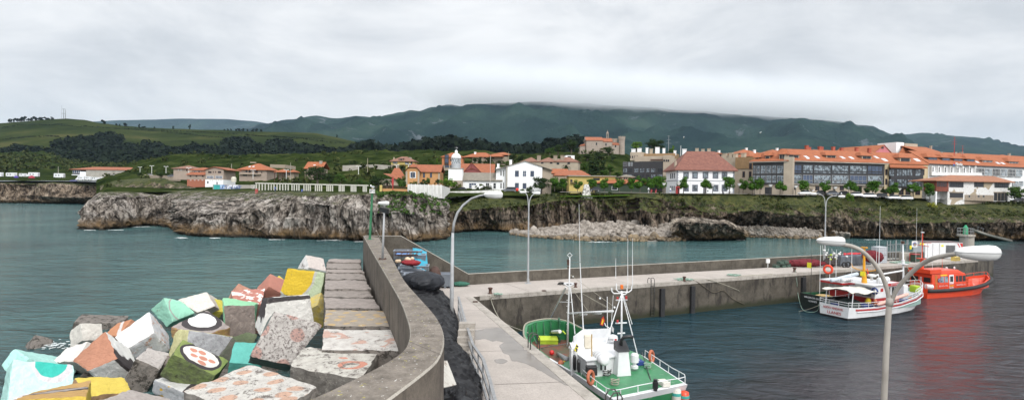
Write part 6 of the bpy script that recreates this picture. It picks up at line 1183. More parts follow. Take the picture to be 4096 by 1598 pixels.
b=Bld('red_roofed_house','lower house with a dull red hipped roof at the left end of the row',694,262,768,262,700);ze,zr=zl(b,740,673),zl(b,740,661,5);b.wall(0,b.w,-2,ze,0,10,P_PK);b.roof(0,b.w,0,10,ze,zr,T_DK,'hip',.7);b.win(712,676,716,682,WHT,GLB,1,1);b.win(722,676,727,682,WHT,GLB,1,1);b.win(745,677,750,684,FRB,GLS,1,1)
b=Bld('warehouse','long grey walled hall with a low red roof and glazed corner, behind the camper vans',344,400,518,400,704,'hall');ze,zr=zl(b,400,678),zl(b,400,667,12);b.wall(0,b.w,-2,ze-.2,0,26,P_G);b.roof(-11,b.w,0,26,ze,zr,T_RD,'hip',.5,hipx=8)
u,_=b.uz(290,680);b.wall(u,-.01,zl(b,300,697),ze-.3,1,12,P_D,'glazed_corner');b.wall(u-1,-.02,zl(b,300,700),zl(b,300,697)-.005,.5,12,P_W,'terrace');b.wall(-4,.0-.03,-1,zl(b,300,686),-.4,.98,P_W,'white_wall')
for k in range(4):x0=291+k*8;b.win(x0,681,x0+7,692,WHT,GLN,1,1,off=1)
b=Bld('shed','small house with an orange roof at the right end of the grey hall',510,420,545,420,702);ze=zl(b,520,683);b.wall(0,b.w,-2,ze,0,7,P_W);b.roof(0,b.w,0,7,ze,zl(b,520,674,4),T_RD,'hip',.5);b.win(528,688,540,698,FRB,GLS,1,1)
b=Bld('villa_row','row of pale villas with dull red roofs and stone chimneys below the chapel hill',2092,268,2312,262,690);ze,zr=zl(b,2200,646),zl(b,2200,628,4);b.wall(0,b.w,-3,ze,0,8,P_C)
for x0,x1 in((2085,2150),(2152,2225),(2216,2314)):u0,_=b.uz(x0,640);u1,_=b.uz(x1,640);b.roof(u0,u1,0,9,ze,zr,T_DK,'hip',.3)
for x in(2156,2222,2300):b.chim(x if x!=2300 else 2250,622,3.2,2,1.6,P_S)
for x,y in((2169,650),(2232,654),(2205,650),(2275,652)):b.win(x-5,y-4,x+5,y+4,FRD,GLS,2,1)
b=Bld('terrace_house','white flat roofed box house just left of the chapel hill trees',2262,290,2298,290,650);b.wall(0,b.w,-2,zl(b,2270,621),0,6,P_W);b.win(2270,624,2284,630,FRD,GLS,2,1);b.wall(-8,-.01,-2,zl(b,2250,634),1,6,P_C,'wing')
b=Bld('low_house','low house with overlapping bright orange roofs between white house and yellow building',2204,214,2360,214,716);ze,zr=zl(b,2280,701),zl(b,2280,680,5);b.wall(0,b.w,-2,ze,0,10,P_B);b.roof(b.w*.08,b.w,0,10,ze,zr,T_RD,'hip',.4,hipx=3);b.roof(0,b.w*.45,4,13,zl(b,2230,690),zl(b,2230,673,5),T_OR,'side',.4)
b=Bld('yellow_building','pale yellow flat roofed building with a small balcony behind the street trees',2276,203,2460,203,762,'building');b.wall(0,b.w,-1,zl(b,2300,704),0,9,P_Y);mb=MB();mb.box(-.5,-.8,zl(b,2300,704)+.003,b.w+.3,9,zl(b,2300,701));b.part(mb,'flat_roof',P_G);b.win(2281,717,2290,728,FRB,GLS,1,1);b.win(2373,711,2399,721,FRD,GLS,5,1);mb=MB();u0,z0=b.uz(2281,730);mb.box(u0,-1,z0-.15,u0+2.3,-.003,z0);[mb.tb([(u0+k*.45,-.95,z0),(u0+k*.45,-.95,z0+.9)],.03,4)for k in range(6)];b.part(mb,'balcony',FRD)
b=Bld('green_pavilion','dark green pavilion with a low orange roof behind the promenade trees',2386,199,2600,199,766,'building');b.wall(0,b.w,-1,zl(b,2400,730),0,9,P_GN);b.roof(0,b.w,0,9,zl(b,2400,730),zl(b,2400,716,5),T_OR,'hip',.6);b.win(2447,745,2470,760,WHT,GLS,1,1)
b=Bld('small_house','small white gabled house tucked under the dark balconied flats',2488,205,2535,205,740);ze=zl(b,2500,706);b.wall(0,b.w,-2,ze,0,7,P_C);b.roof(0,b.w,0,7,ze,zl(b,2500,697,4),T_GY,'hip',.5)
for x in(2497,2505,2519):b.win(x-2,709,x+2,717,FRD,GLS,1,1)
# ---------------------------------------------------------------- boats
class Boat:
 def __init__(s,name,label,P,hd,cat='boat',group=None):
  s.t=thing(name,label,cat,P,hd,group);s.P=V3(P);s.R=M4.Rotation(hd,3,'Z');s.Ri=s.R.inverted()
 def l(s,p):return s.Ri@(V3(p)-s.P)
 def _pl(s,px,py,ax,c):
  r=s.Ri@ray(px,py);o=s.Ri@(CAMPOS-s.P);k=(c-o[ax])/r[ax];return o+r*k
 def y(s,px,py,c=0):return s._pl(px,py,1,c)
 def x(s,px,py,c):return s._pl(px,py,0,c)
 def z(s,px,py,c):return s._pl(px,py,2,c)
 def part(s,mb,name,m,parent=None,smooth=False,bevel=0):return mb.bd(name,m,parent or s.t,smooth,bevel)
def hull(b,st,m_hull,m_in,m_deck,zd,wlc=None,stripe=None,bul=.10,name='hull',bottom=.22):
 """st: list of (x, half breadth rim, half breadth waterline, rim z, x shift at waterline)"""
 mb=MB();n=len(st);rings=[]
 for x,hr,hw,zt,xs in st:
  zs=[zt,zt*.55+.1,bottom,-.05,-.8];ring=[]
  for sg in(1,-1):
   for z in zs:
    k=max(0,(zt-z)/(zt-.0))if z>0 else 1
    ring.append(V3((x+xs*k,sg*(hr+(hw-hr)*k),z)))
  rings.append(ring)
 vs=[p for r_ in rings for p in r_];m5=5
 for i in range(n-1):
  for sg in(0,1):
   for j in range(4):
    a=i*10+sg*5+j;q=(a,a+1,a+11,a+10);mb.f.append(q if sg==0 else q[::-1]);mb.m.append(0 if j<2 else 1)
 mb.f.append((0,5,6,1));mb.m.append(0);mb.f.append((1,6,7,2));mb.m.append(0);mb.f.append((2,7,8,3));mb.m.append(1);mb.f.append((3,8,9,4));mb.m.append(1)
 mb.v=[tuple(v)for v in vs]
 b.part(mb,name,[m_hull,wlc or m_hull])
 ou=[r_[0]for r_ in rings]+[r_[5]for r_ in reversed(rings)];cen=sum(ou,V3())/len(ou)
 inn=[]
 for p in ou:inn.append(V3((p.x-(.12 if p.x>cen.x+2 else-.1 if p.x<cen.x-5 else 0),p.y-math.copysign(min(bul,abs(p.y)*.9),p.y),p.z)))
 mb=MB();k=len(ou)
 for i in range(k):
  j=(i+1)%k;mb.qd_(ou[i]+V3((0,0,.003)),inn[i]+V3((0,0,.003)),inn[j]+V3((0,0,.003)),ou[j]+V3((0,0,.003)),0)
  mb.qd_(inn[i],V3((inn[i].x,inn[i].y,zd)),V3((inn[j].x,inn[j].y,zd)),inn[j],1)
 b.part(mb,'bulwark',[m_hull,m_in]);mb=MB();mb.add([(p.x,p.y,zd+.004)for p in inn],[tuple(range(k-1,-1,-1))]);b.part(mb,'deck',m_deck)
 return ou,inn
def rails(b,pts,h,n,m,r=.025,mid=1,name='railing'):
 t=None;mb=MB();P=resample(pts,n)if len(pts)>2 else[V3(pts[0]).lerp(V3(pts[1]),i/(n-1))for i in range(n)]
 mb.tb([p+V3((0,0,h))for p in P],r,6)
 for k in range(mid):mb.tb([p+V3((0,0,h*(k+1)/(mid+1)))for p in P],r*.8,6)
 o=b.part(mb,name,m);
 for i in range(0,n,2):
  mb=MB();mb.tb([P[i],P[i]+V3((0,0,h))],r,6);mb.bd('post',m,o)
 return o
def ringbuoy(b,c,ax,R_=.30,r=.085,m=None,label=None):
 mb=MB();ax=V3(ax).normalized();a=ax.orthogonal().normalized();d=ax.cross(a);mb.tb([V3(c)+(a*math.cos(k*.349)+d*math.sin(k*.349))*R_ for k in range(18)],r,8,closed=True);return b.part(mb,'lifebuoy',m,smooth=True)
BGRN=mat('boat_green',(.035,.215,.085),(.028,.16,.065),sc=1.2,rough=.42,c3=(.16,.30,.18),third=(.60,.68));BGRD=mat('boat_green_dark',(.02,.12,.055),(.015,.08,.04),sc=2,rough=.5)
BW=mat('boat_white',(.68,.69,.70),(.58,.59,.60),sc=1.1,rough=.4,c3=(.36,.27,.19),third=(.64,.70));BBLK=mat('boat_black',(.02,.02,.022),(.012,.012,.014),sc=2,rough=.4);BRED=mat('boat_red',(.42,.03,.03),(.34,.025,.025),sc=1,rough=.4)
LIFE=mat('faded_orange',(.42,.13,.065),(.34,.10,.05),sc=5,rough=.7);BORG=mat('rescue_orange',(.66,.06,.018),(.56,.05,.014),sc=.8,rough=.35);BBLU=mat('boat_blue',(.02,.05,.22),(.015,.035,.15),sc=2,rough=.6)
LIME=mat('lime_plastic',(.38,.52,.03),(.32,.44,.025),sc=2,rough=.5);CANV=mat('cream_canvas',(.62,.60,.54),(.5,.48,.43),sc=2,rough=.9,bump=.6,bsc=3);DECKB=mat('blue_deck',(.04,.06,.16),(.03,.04,.1),sc=2);GOLDP=mat('yellow_orange_paint',(.72,.33,.015),(.6,.26,.012),sc=2,rough=.45)
ROPE=mat('pale_rope',(.36,.34,.27),(.24,.225,.18),sc=14,rough=.95);GROPE=mat('green_rope',(.30,.42,.34),(.16,.24,.2),sc=10,rough=.95);PINK=mat('pink_pipe',(.62,.38,.32),(.52,.31,.26),sc=3,rough=.6)
# ---- green and white fishing boat nearest the quay. Local x runs from stern to bow
A,B_,C_,D_=[G(a,c,3.0)for a,c in((2317,1505),(2455,1597),(2750,1536),(2572,1420))]
st_c=(B_+C_)/2;bowp=G(2205,1276,3.0);hd=math.atan2(bowp.y-st_c.y,bowp.x-st_c.x)
b=Boat('fishing_boat','green and white fishing boat with an open green deck aft, moored at the near quay',(st_c.x,st_c.y,0),hd,'fishing boat')
rim=[b.l(G(x_,y_,3.0))for x_,y_ in((2750,1536),(2572,1420),(2440,1368),(2375,1336),(2321,1310),(2262,1283),(2196,1275),(2137,1283),(2101,1298),(2095,1339))]+[b.l(p)for p in(V3((1.15,36.0,3)),V3((2.2,32.6,3)),A,B_)]
n=len(rim);cx_=sum(p.x for p in rim)/n
def insetp(p,k,z):c=V3((8.5,0,z));q=V3((p.x,p.y,z));return c.lerp(q,k)
mb=MB();lev=[(1.0,3.0),(.985,2.7),(.93,1.4),(.90,.25),(.88,-.1),(.6,-1.0)]
for li,(k,z)in enumerate(lev):mb.v+=[tuple(insetp(p,k,z))for p in rim]
for li in range(len(lev)-1):
 for i in range(n):
  j=(i+1)%n;aft=min(rim[i].x,rim[j].x)<4.6
  mb.f.append((li*n+i,(li+1)*n+i,(li+1)*n+j,li*n+j));mb.m.append((1 if aft and li==0 else 0)if li<3 else 2)
b.part(mb,'hull',[BGRN,BW,BBLK])
inn=[insetp(p,.955,3.0)for p in rim];mb=MB()
for i in range(n):
 j=(i+1)%n;mb.qd_(rim[i]+V3((0,0,.004)),inn[i]+V3((0,0,.004)),inn[j]+V3((0,0,.004)),rim[j]+V3((0,0,.004)),1 if min(rim[i].x,rim[j].x)<4.6 else 0);mb.qd_(inn[i],V3((inn[i].x,inn[i].y,1.7)),V3((inn[j].x,inn[j].y,1.7)),inn[j],0)
b.part(mb,'bulwark',[BGRN,BW])
for i in range(2,11):
 for k in(0,.5):
  p=inn[i].lerp(inn[i+1],k);q=insetp(p,.9,1.72);mb=MB();mb.tb([V3((p.x,p.y,2.95)),V3((p.x,p.y,2.3)).lerp(q,.3),q],.05,4);b.part(mb,'rib',BGRD)
mb=MB();mb.add([(p.x,p.y,1.704)for p in inn],[tuple(range(n))]);b.part(mb,'foredeck',mat('worn_red_deck',(.22,.06,.045),(.07,.10,.06),sc=1.5,rough=.7))
RUB=resample([p+V3((0,0,-.05))for p in rim[2:11]],40);mb=MB();mb.tb([RUB[i]+V3((0,0,.08))for i in range(40)],.06,6);b.part(mb,'rubbing_rope',ROPE)
ud=[rim[0],rim[1],b.l(G(2440,1372,3.0))+V3((-.4,-.1,0)),b.l(V3((2.75,31.3,3)))+V3((.2,0,0)),rim[12],rim[13]]
mb=MB();mb.prism([(insetp(p,.965,0).x,insetp(p,.965,0).y)for p in ud],2.9,3.01,0);b.part(mb,'upper_deck',BGRN)
roofp=[b.l(G(x_,y_,3.95))for x_,y_ in((2343,1440),(2274,1388),(2296,1356),(2378,1336),(2440,1342),(2476,1365),(2498,1392),(2470,1420),(2424,1432))]
mb=MB();wl_=[(p.x,p.y)for p in roofp];cxr,cyr=sum(p[0]for p in wl_)/9,sum(p[1]for p in wl_)/9
mb.prism([(cxr+(x_-cxr)*.93,cyr+(y_-cyr)*.93)for x_,y_ in wl_],1.5,3.88,0);b.part(mb,'wheelhouse',BW)
mb=MB();mb.prism(wl_,3.885,3.97,0);b.part(mb,'wheelhouse_roof',BW,bevel=.03)
mb=MB();c1=b.z(2292,1380,3.97);c2=b.z(2330,1350,3.97);c3=b.z(2440,1345,3.97)
for p,q in((c1,c2),(c2,c3)):mb.add([p,q,q+V3((0,0,.5)),p+V3((0,0,.5)),p+V3((-.08,0,0)),q+V3((-.08,0,0)),q+V3((-.08,0,.5)),p+V3((-.08,0,.5))],[(0,1,2,3),(7,6,5,4),(3,2,6,7),(0,4,5,1),(1,5,6,2),(0,3,7,4)])
b.part(mb,'windscreen',BW)
def qbox(b,px0,py0,px1,py1,Yw,dep,name,m,bevel=.02):
 p,q=W(px0,py1,Yw),W(px1,py0,Yw);w_=q.x-p.x;mb=MB();mb.box(p.x,p.y,p.z,q.x,p.y+dep,q.z);mb.v=[tuple(b.l(V3(v)))for v in mb.v];return b.part(mb,name,m,bevel=bevel)
for x0,x1,y0,y1 in((2294,2306,1422,1480),(2311,2322,1444,1488)):
 p,q=W(x0,y1,29.9 if x0<2300 else 29.2),W(x1,y0,29.9 if x0<2300 else 29.2);mb=MB();mb.box(p.x,p.y-.02,p.z,q.x,p.y+.5,q.z);mb.v=[tuple(b.l(V3(v)))for v in mb.v];b.part(mb,'window',BBLK,bevel=.05)
o=qbox(b,2284,1400,2292,1500,30.1,.5,'side_panel',BW,0);qbox(b,2286,1392,2340,1502,30.2,1.2,'side_wall',BW,0)
p=b.l(G(2492,1500,3.0));zt=b.l(W(2500,1412,p.x*0+29.8)).z
def taper(b,c,bw,bd,tw,td,z0,z1,name,m,tilt=0):
 mb=MB();vs=[]
 for w_,d_,z,o_ in((bw,bd,z0,0),(tw,td,z1,tilt)):
  for sx,sy in((-1,-1),(1,-1),(1,1),(-1,1)):vs.append(V3((c[0]+sx*d_/2+o_,c[1]+sy*w_/2,z)))
 mb.add(vs,[(3,2,1,0),(4,5,6,7),(0,1,5,4),(1,2,6,5),(2,3,7,6),(3,0,4,7)]);return b.part(mb,name,m,bevel=.02)
f_=taper(b,(p.x+.2,p.y),.78,.72,.55,.5,3.01,4.25,'funnel',BW)
mb=MB();z=4.255;c=(p.x+.2,p.y);mb.add([(c[0]-.3,c[1]-.33,z),(c[0]+.3,c[1]-.33,z+.45),(c[0]+.3,c[1]+.33,z+.45),(c[0]-.3,c[1]+.33,z),(c[0]+.3,c[1]-.33,z),(c[0]+.3,c[1]+.33,z)],[(0,1,2,3),(0,4,1),(3,2,5),(1,4,5,2),(0,3,5,4)]);mb.bd('funnel_cap',BBLK,f_)
mb=MB();mb.tb([(c[0]+.1,c[1],z+.1),(c[0]+.1,c[1],z+.5),(c[0]+.0,c[1]-.1,z+.68),(c[0]-.1,c[1]-.35,z+.74),(c[0]-.1,c[1]-.55,z+.68)],[.09,.09,.1,.1,.11],10);mb.bd('exhaust_pipe',BBLK,f_,smooth=True)
def capsule(b,p,q,r,name,m,bands=True):
 p,q=V3(p),V3(q);d=(q-p);mb=MB();mb.tb([p,p+d*.03,p+d*.08,p+d*.5,q-d*.08,q-d*.03,q],[r*.55,r*.85,r,r,r,r*.85,r*.55],14);o=b.part(mb,name,m,smooth=True)
 if bands:
  for k in(.3,.5,.7):mb=MB();mb.tb([p+d*(k-.012),p+d*(k+.012)],r*1.02,14);mb.bd('strap',mat('grey_strap',(.3,.3,.3)),o)
 return o
capsule(b,b.l(W(2380,1418,30.3)),b.l(W(2422,1442,28.9)),.27,'life_raft',BW)
mb=MB();[mb.tb([b.l(W(x_,1445,29.4)),b.l(W(x_,1478,29.4))],.05,5)for x_ in(2405,2421)];b.part(mb,'raft_cradle',BBLK)
q=b.l(W(2451,1362,32.5));mb=MB();mb.lt_([(.2,0),(.28,.03),(.29,.2),(.26,.3),(.1,.36),(0.0,.36)],q,18);r_=b.part(mb,'radar_dome',BW,smooth=False)
tm=text_mesh('RAD',.15,.004);vv=(CAMPOS-W(2444,1350,32.5)).normalized();Mw=M4((V3((1,0,0)),V3((0,0,1)),V3((0,-1,0)))).transposed().to_4x4();Mw.translation=W(2440,1351,32.5)+V3((0,-.31,0));tm.xf(Mw);tm.v=[tuple(b.l(V3(v)))for v in tm.v];tm.bd('lettering',BBLK,r_)
mb=MB();Mw.translation=W(2459,1351,32.5)+V3((0,-.29,0));mb.box(-.06,-.045,0,.06,.045,.01,M=Mw);mb.v=[tuple(b.l(V3(v)))for v in mb.v];mb.bd('badge',BRED,r_)
q=b.l(W(2538,1470,30.6));mb=MB();mb.lt_([(.2,0),(.2,.12),(.1,.16),(.1,.28),(.22,.32),(.22,.7),(.16,.78),(0,.8)],q,14);b.part(mb,'vent',BW)
qbox(b,2338,1342,2365,1392,31.2,.35,'electric_box',mat('cream_paint',(.6,.55,.45),(.5,.46,.38)));qbox(b,2424,1428,2470,1462,30.6,.5,'deck_locker',BW)
mb=MB();p0,p1=b.l(W(2367,1335,30.2)),b.l(W(2367,1462,29.6));mb.tb([p0,p1],.035,6);b.part(mb,'wooden_pole',mat('bare_wood',(.36,.24,.08),(.28,.18,.06)))
qbox(b,2345,1466,2390,1500,28.9,.35,'battery_box',BBLK)
mb=MB();mb.v=[];a_=[b.l(W(x_,y_,30.0))for x_,y_ in((2297,1399),(2305,1373),(2314,1382),(2306,1407))];mb.add(a_+[v+V3((-.03,0,0))for v in a_],[(0,1,2,3),(7,6,5,4)]);b.part(mb,'yellow_placard',mat('yellow_plate',(.75,.66,.02),(.04,.04,.03),sc=5,lo=.45,hi=.5))
ringbuoy(b,b.l(W(2363,1508,28.2)),b.R.inverted()@V3((.75,-.5,.1)),m=LIFE);ringbuoy(b,b.l(W(2606,1424,32.6)),b.R.inverted()@V3((.75,-.5,.1)),m=LIFE)
rl=[b.l(G(x_,y_,3.01))for x_,y_ in((2325,1500),(2368,1538),(2412,1570),(2452,1590),(2560,1568),(2660,1549),(2742,1532),(2690,1498),(2630,1458),(2580,1424))]
rails(b,rl,.36,27,BW,.022,0)
mb=MB();q=b.z(2621,1560,3.0);mb.tb([q,q+V3((0,0,.55))],.1,8);mb.tb([q+V3((0,0,.1)),q+V3((0,0,.42))],.14,8);b.part(mb,'stern_winch',BBLK)
mb=MB();mb.tb([b.l(W(2568,1407,33.2)),b.l(W(2606,1530,28.7))],.025,5);b.part(mb,'black_pole',BBLK)
ft=b.l(G(2270,1385,1.75));Yf=(b.R@ft+b.P).y
def T(px,py,Y):return b.l(W(px,py,Y))
mb=MB();mb.tb([ft,T(2273,1250,Yf),T(2277,1135,Yf),T(2279,1030,Yf)],[.075,.065,.055,.04],8);fm_=b.part(mb,'foremast',BW,smooth=True)
mb=MB();k=[T(x_,y_,Yf)for x_,y_ in((2279,1028),(2269,1020),(2279,1010),(2289,1020))];mb.tb(k,.025,5,closed=True);mb.bd('loop_antenna',BW,fm_)
mb=MB();mb.tb([T(2255,1132,Yf),T(2275,1146,Yf),T(2295,1132,Yf)],.06,6);mb.tb([T(2256,1131,Yf),T(2294,1131,Yf)],.05,6);mb.tb([T(2233,1206,Yf),T(2286,1207,Yf)],.03,6);mb.bd('crosstree',BW,fm_)
for y_ in(1175,1198,1222,1248,1295,1320):mb=MB();mb.tb([T(2266,y_,Yf-.05),T(2272,y_+1,Yf)],.02,4);mb.bd('step',BW,fm_)
mb=MB();mb.tb([T(2273,1036,Yf),T(2273,1060,Yf)],.09,6);mb.tb([T(2273,1064,Yf),T(2273,1072,Yf)],.07,6);mb.bd('mast_light',RUST,fm_)
mb=MB();mb.tb([T(2264,1148,Yf),T(2172,1330,Yf+2.4)],.05,6);mb.tb([T(2282,1150,Yf),T(2300,1335,Yf-1.2)],.035,6);b.part(mb,'mast_strut',BW)
mb=MB();mb.tb([T(2278,1252,Yf),T(2452,1243,Yf-5)],.07,8);mb.tb([T(2318,1256,Yf-1),T(2345,1254,Yf-2)],.1,6);mb.tb([T(2372,1252,Yf-2.6),T(2402,1250,Yf-3.6)],.1,6);b.part(mb,'boom',BW,smooth=True)
for pts in(((2284,1148),(2448,1236)),((2290,1150),(2446,1240)),((2282,1098),(2460,1228)),((2286,1150),(2352,1242)),((2258,1150),(2180,1300))):
 mb=MB();mb.tb([T(*pts[0],Yf),T(*pts[1],Yf-(4.8 if pts[1][0]>2400 else 1))],.014,4);b.part(mb,'stay',ROPE)
mb=MB();mb.ball(T(2292,1105,Yf-.1),.06,6);mb.ball(T(2400,1192,Yf-3.6),.07,6);mb.ball(T(2458,1228,Yf-4.8),.07,6);b.part(mb,'insulator',BW)
mb=MB();mb.tb([T(2336,1378,33.5),T(2320,1050,33.5)],[.04,.025],6);mb.tb([T(2320,1047,33.5),T(2316,815,33.5)],[.018,.009],5);b.part(mb,'whip_antenna',BW)
Ym=32.2;mb=MB();mb.tb([T(2486,1372,Ym),T(2487,1162,Ym)],[.06,.045],8);am=b.part(mb,'aft_mast',BW,smooth=True)
for p_,q_ in(((2484,1180),(2390,1474)),((2488,1172),(2562,1464)),((2492,1176),(2528,1294))):mb=MB();mb.tb([T(*p_,Ym),T(*q_,Ym-(1.7 if q_[0]==2390 else.6 if q_[0]==2562 else-.5))],.028,6);mb.bd('mast_leg',BW,am)
for y_,x0,x1 in((1199,2463,2509),(1291,2462,2508),(1332,2470,2500)):mb=MB();mb.tb([T(x0,y_,Ym),T(x1,y_-2,Ym)],.04,5);mb.bd('crossbar',BW,am)
mb=MB()
for pts in([(2447,1150),(2447,1163),(2455,1172),(2487,1172)],[(2465,1133),(2466,1158),(2475,1166),(2487,1166)],[(2527,1142),(2526,1158),(2515,1167),(2487,1166)],[(2508,1152),(2508,1170),(2500,1176),(2487,1174)],):mb.tb([T(x_,y_,Ym)for x_,y_ in pts],.035,6)
mb.bd('antenna_fork',BW,am)
mb=MB();mb.tb([T(2487,1154,Ym),T(2487,1138,Ym)],.09,8);mb.bd('orange_beacon',mat('beacon_orange',(.7,.16,.02)),am)
mb=MB();mb.tb([T(2470,1195,Ym-.1),T(2470,1186,Ym-.1)],.06,6);mb.tb([T(2505,1195,Ym-.1),T(2505,1182,Ym-.1)],.06,6);mb.tb([T(2470,1288,Ym-.1),T(2470,1278,Ym-.1)],.06,6);mb.bd('red_lamp',BRED,am)
for x_,y0,y1 in((2511,952,1150),(2530,952,1142),(2463,1032,1112)):mb=MB();mb.tb([T(x_,y1,Ym),T(x_,y0,Ym)],[.022,.009],5);mb.bd('whip_antenna',BW,am)
mb=MB();mb.tb([T(2429,1185,32.5),T(2430,1370,32.5)],.022,5);mb.tb([T(2453,1180,32.8),T(2443,1330,32.8)],.016,5);mb.tb([T(2418,1290,32.6),T(2424,1302,32.6),T(2432,1306,32.6),T(2440,1312,32.6)],.03,5);b.part(mb,'flag_pole',BW)
mb=MB();F1=[T(2414,1262,32.4),T(2420,1282,32.3),T(2411,1302,32.5),T(2400,1296,32.5),T(2407,1272,32.5)]
mb.add(F1,[(0,1,4),(1,2,3,4)],0);F2=[p+V3((-.02,.0,0))for p in(T(2411,1270,32.35),T(2415,1283,32.3),T(2408,1297,32.4),T(2404,1293,32.4))];mb.add(F2,[(0,1,2,3)],1);b.part(mb,'spanish_flag',[RED,GOLD])
mb=MB();mb.add([T(2447,1300,32.6),T(2456,1312,32.6),T(2454,1330,32.6),T(2447,1322,32.6)],[(0,1,2,3)]);b.part(mb,'pale_flag',mat('pale_cloth',(.5,.5,.5)))
def onbox(b,px0,py0,px1,py1,Yw,dep,name,m,lid=None):
 o=qbox(b,px0,py0,px1,py1,Yw,dep,name,m)
 if lid:p,q=W(px0-1,py0,Yw),W(px1+1,py0,Yw);mb=MB();mb.box(p.x,p.y-.04,p.z+.002,q.x,p.y+dep+.04,p.z+.06);mb.v=[tuple(b.l(V3(v)))for v in mb.v];mb.bd('lid',lid,o)
 return o
onbox(b,2156,1360,2232,1405,36.0,1.1,'lime_locker',LIME,mat('lime_lid',(.55,.68,.06)));onbox(b,2234,1346,2268,1405,36.4,1.0,'green_cabinet',BGRD,BGRN)
onbox(b,2158,1338,2232,1358,38.2,.7,'net_pile',mat('grey_net',(.07,.075,.085),(.03,.03,.035),sc=4,bump=.8));mb=MB();c=T(2186,1330,38.6);mb.ball(c,(.55,.5,.42),10);b.part(mb,'tan_heap',mat('tan_canvas',(.3,.24,.18),(.22,.17,.12)),smooth=True)
mb=MB();mb.tb([T(2207,1326,37.8),T(2240,1324,37.8)],.12,8);b.part(mb,'rolled_tarp',WHT);mb=MB();mb.tb([T(x_,y_,37.6)for x_,y_ in((2200,1332),(2215,1318),(2235,1336),(2252,1322),(2262,1334))],.05,5);b.part(mb,'yellow_rope',LIME)
mb=MB();mb.ball(T(2207,1408,33.6),.17,12);b.part(mb,'red_buoy',mat('red_buoy',(.65,.03,.03),rough=.4),smooth=True)
mb=MB();mb.tb([T(2232,1412,34),T(2250,1425,33.2),T(2264,1436,32.6),T(2272,1442,32.4)],[.1,.13,.17,.24],12);b.part(mb,'steel_chute',ALU,smooth=True)
rails(b,[T(2155,1392,35.5),T(2270,1374,35.5)],.02,4,ALU,.03,0,'guard_bar')
mb=MB();rng=random.Random(3)
for i in range(9):mb.ball(T(2240+rng.uniform(0,40),1455+rng.uniform(-8,30),31.5+rng.random()),rng.uniform(.09,.2),8,rng.choice((0,0,1)))
b.part(mb,'float',[LIFE,mat('yellow_buoy',(.55,.38,.03))],smooth=True)
for k,(x_,y_,m_)in enumerate(((2737,1588,BORG),(2705,1578,BGRD))):
 t=thing('fender',['orange and teal cylindrical fender hanging under the green boat stern corner','worn green and white fender hanging left of the orange one'][k],'fender',W(x_,y_,28.3));mb=MB();mb.lt_([(.05,.35),(.22,.28),(.24,0),(.24,-.5),(.1,-.6)],(0,0,0),14);o=mb.bd('body',m_ if k==0 else CANV,t,smooth=True);mb=MB();mb.lt_([(.25,.0),(.25,.14)],(0,0,0),14);mb.bd('band',mat('teal_band',(.05,.35,.3)),t)
def letters(b,s,size,x,y,z,rot,m,parent=None,width=None,name='lettering'):
 """text lying in the local plane given by rot (3x3 columns right, up, out)"""
 tm=text_mesh(s,size,.008,offset=.006*0);
 if width:w0=max(v[0]for v in tm.v)-min(v[0]for v in tm.v);tm.v=[(v[0]*width/w0,v[1],v[2])for v in tm.v]
 Mx=M4((V3(rot[0]),V3(rot[1]),V3(rot[2]))).transposed().to_4x4();Mx.translation=V3((x,y,z));tm.xf(Mx);return b.part(tm,name,m,parent)
AFT=((0,-1,0),(0,0,1),(-1,0,0));STB=((1,0,0),(0,0,1),(0,-1,0))
# ---- white boat
HD=math.radians(26);dv=V3((math.cos(HD),math.sin(HD),0));lv=V3((-dv.y,dv.x,0))
b=Boat('fishing_boat','white fishing boat with a red sheer stripe, cream awning and yellow orange mast',V3((33.3,59.1,0)),HD,'fishing boat')
st=[(0,1.62,1.5,1.32,.0),(1,1.8,1.7,1.25,0),(4,2.0,1.85,1.2,0),(8,2.05,1.8,1.4,0),(11,1.85,1.35,1.7,-.1),(13,1.4,.75,2.0,-.4),(14.2,.75,.25,2.2,-.7),(14.9,.06,.03,2.35,-1.0)]
ou,inn=hull(b,st,BW,mat('pale_green_inside',(.25,.36,.33)),DECKB,.75,BBLK)
mb=MB()
for i in range(len(st)-3):
 a,c=st[i],st[i+1];mb.add([V3((a[0]+.6 if i==0 else a[0],-a[1]*1.0-.03,a[3]-.14)),V3((c[0],-c[1]-.03,c[3]-.14)),V3((c[0],-c[1]*.992-.03,c[3]-.32)),V3((a[0]+.6 if i==0 else a[0],-a[1]*.992-.03,a[3]-.32))],[(0,3,2,1)])
b.part(mb,'red_stripe',BRED)
mb=MB();mb.tb([V3((a[0],-a[1]-.03,a[3]-.42))for a in st[1:7]],.05,6);b.part(mb,'rubbing_strake',BW)
letters(b,'NUEVO VENDAVAL',.33,-.03,.05,.98,AFT,BRED,width=2.15);letters(b,'LLANES',.42,-.03,-.05,.52,AFT,BRED,width=1.5)
sb=[V3((a[0],-a[1]+.05,a[3]))for a in st];pb=[V3((a[0],a[1]-.05,a[3]))for a in st]
rails(b,[pb[0],sb[0]],.45,7,BW,.025,1);rails(b,sb[:7],.5,21,BW,.025,1);rails(b,sb[4:8]+pb[7:2:-1],.75,25,BW,.028,1);rails(b,pb[:4],.5,11,BW,.025,1)
mb=MB();mb.box(5.0,-1.05,.75,9.3,1.25,1.75);b.part(mb,'lower_cabin',BRED);mb=MB();mb.box(5.2,-1.0,1.755,9.1,1.2,3.15);wh=b.part(mb,'wheelhouse',BW,bevel=.05);mb=MB();mb.box(4.7,-1.2,3.155,9.5,1.4,3.25);b.part(mb,'wheelhouse_roof',BW);mb=MB();mb.box(6.6,-1.215,3.0,9.52,-1.19,3.3);mb.box(9.501,-1.2,3.0,9.525,1.4,3.3);b.part(mb,'name_board',BRED)
letters(b,'ST-4-01',.17,8.2,-1.225,3.15,STB,BW,width=1.2)
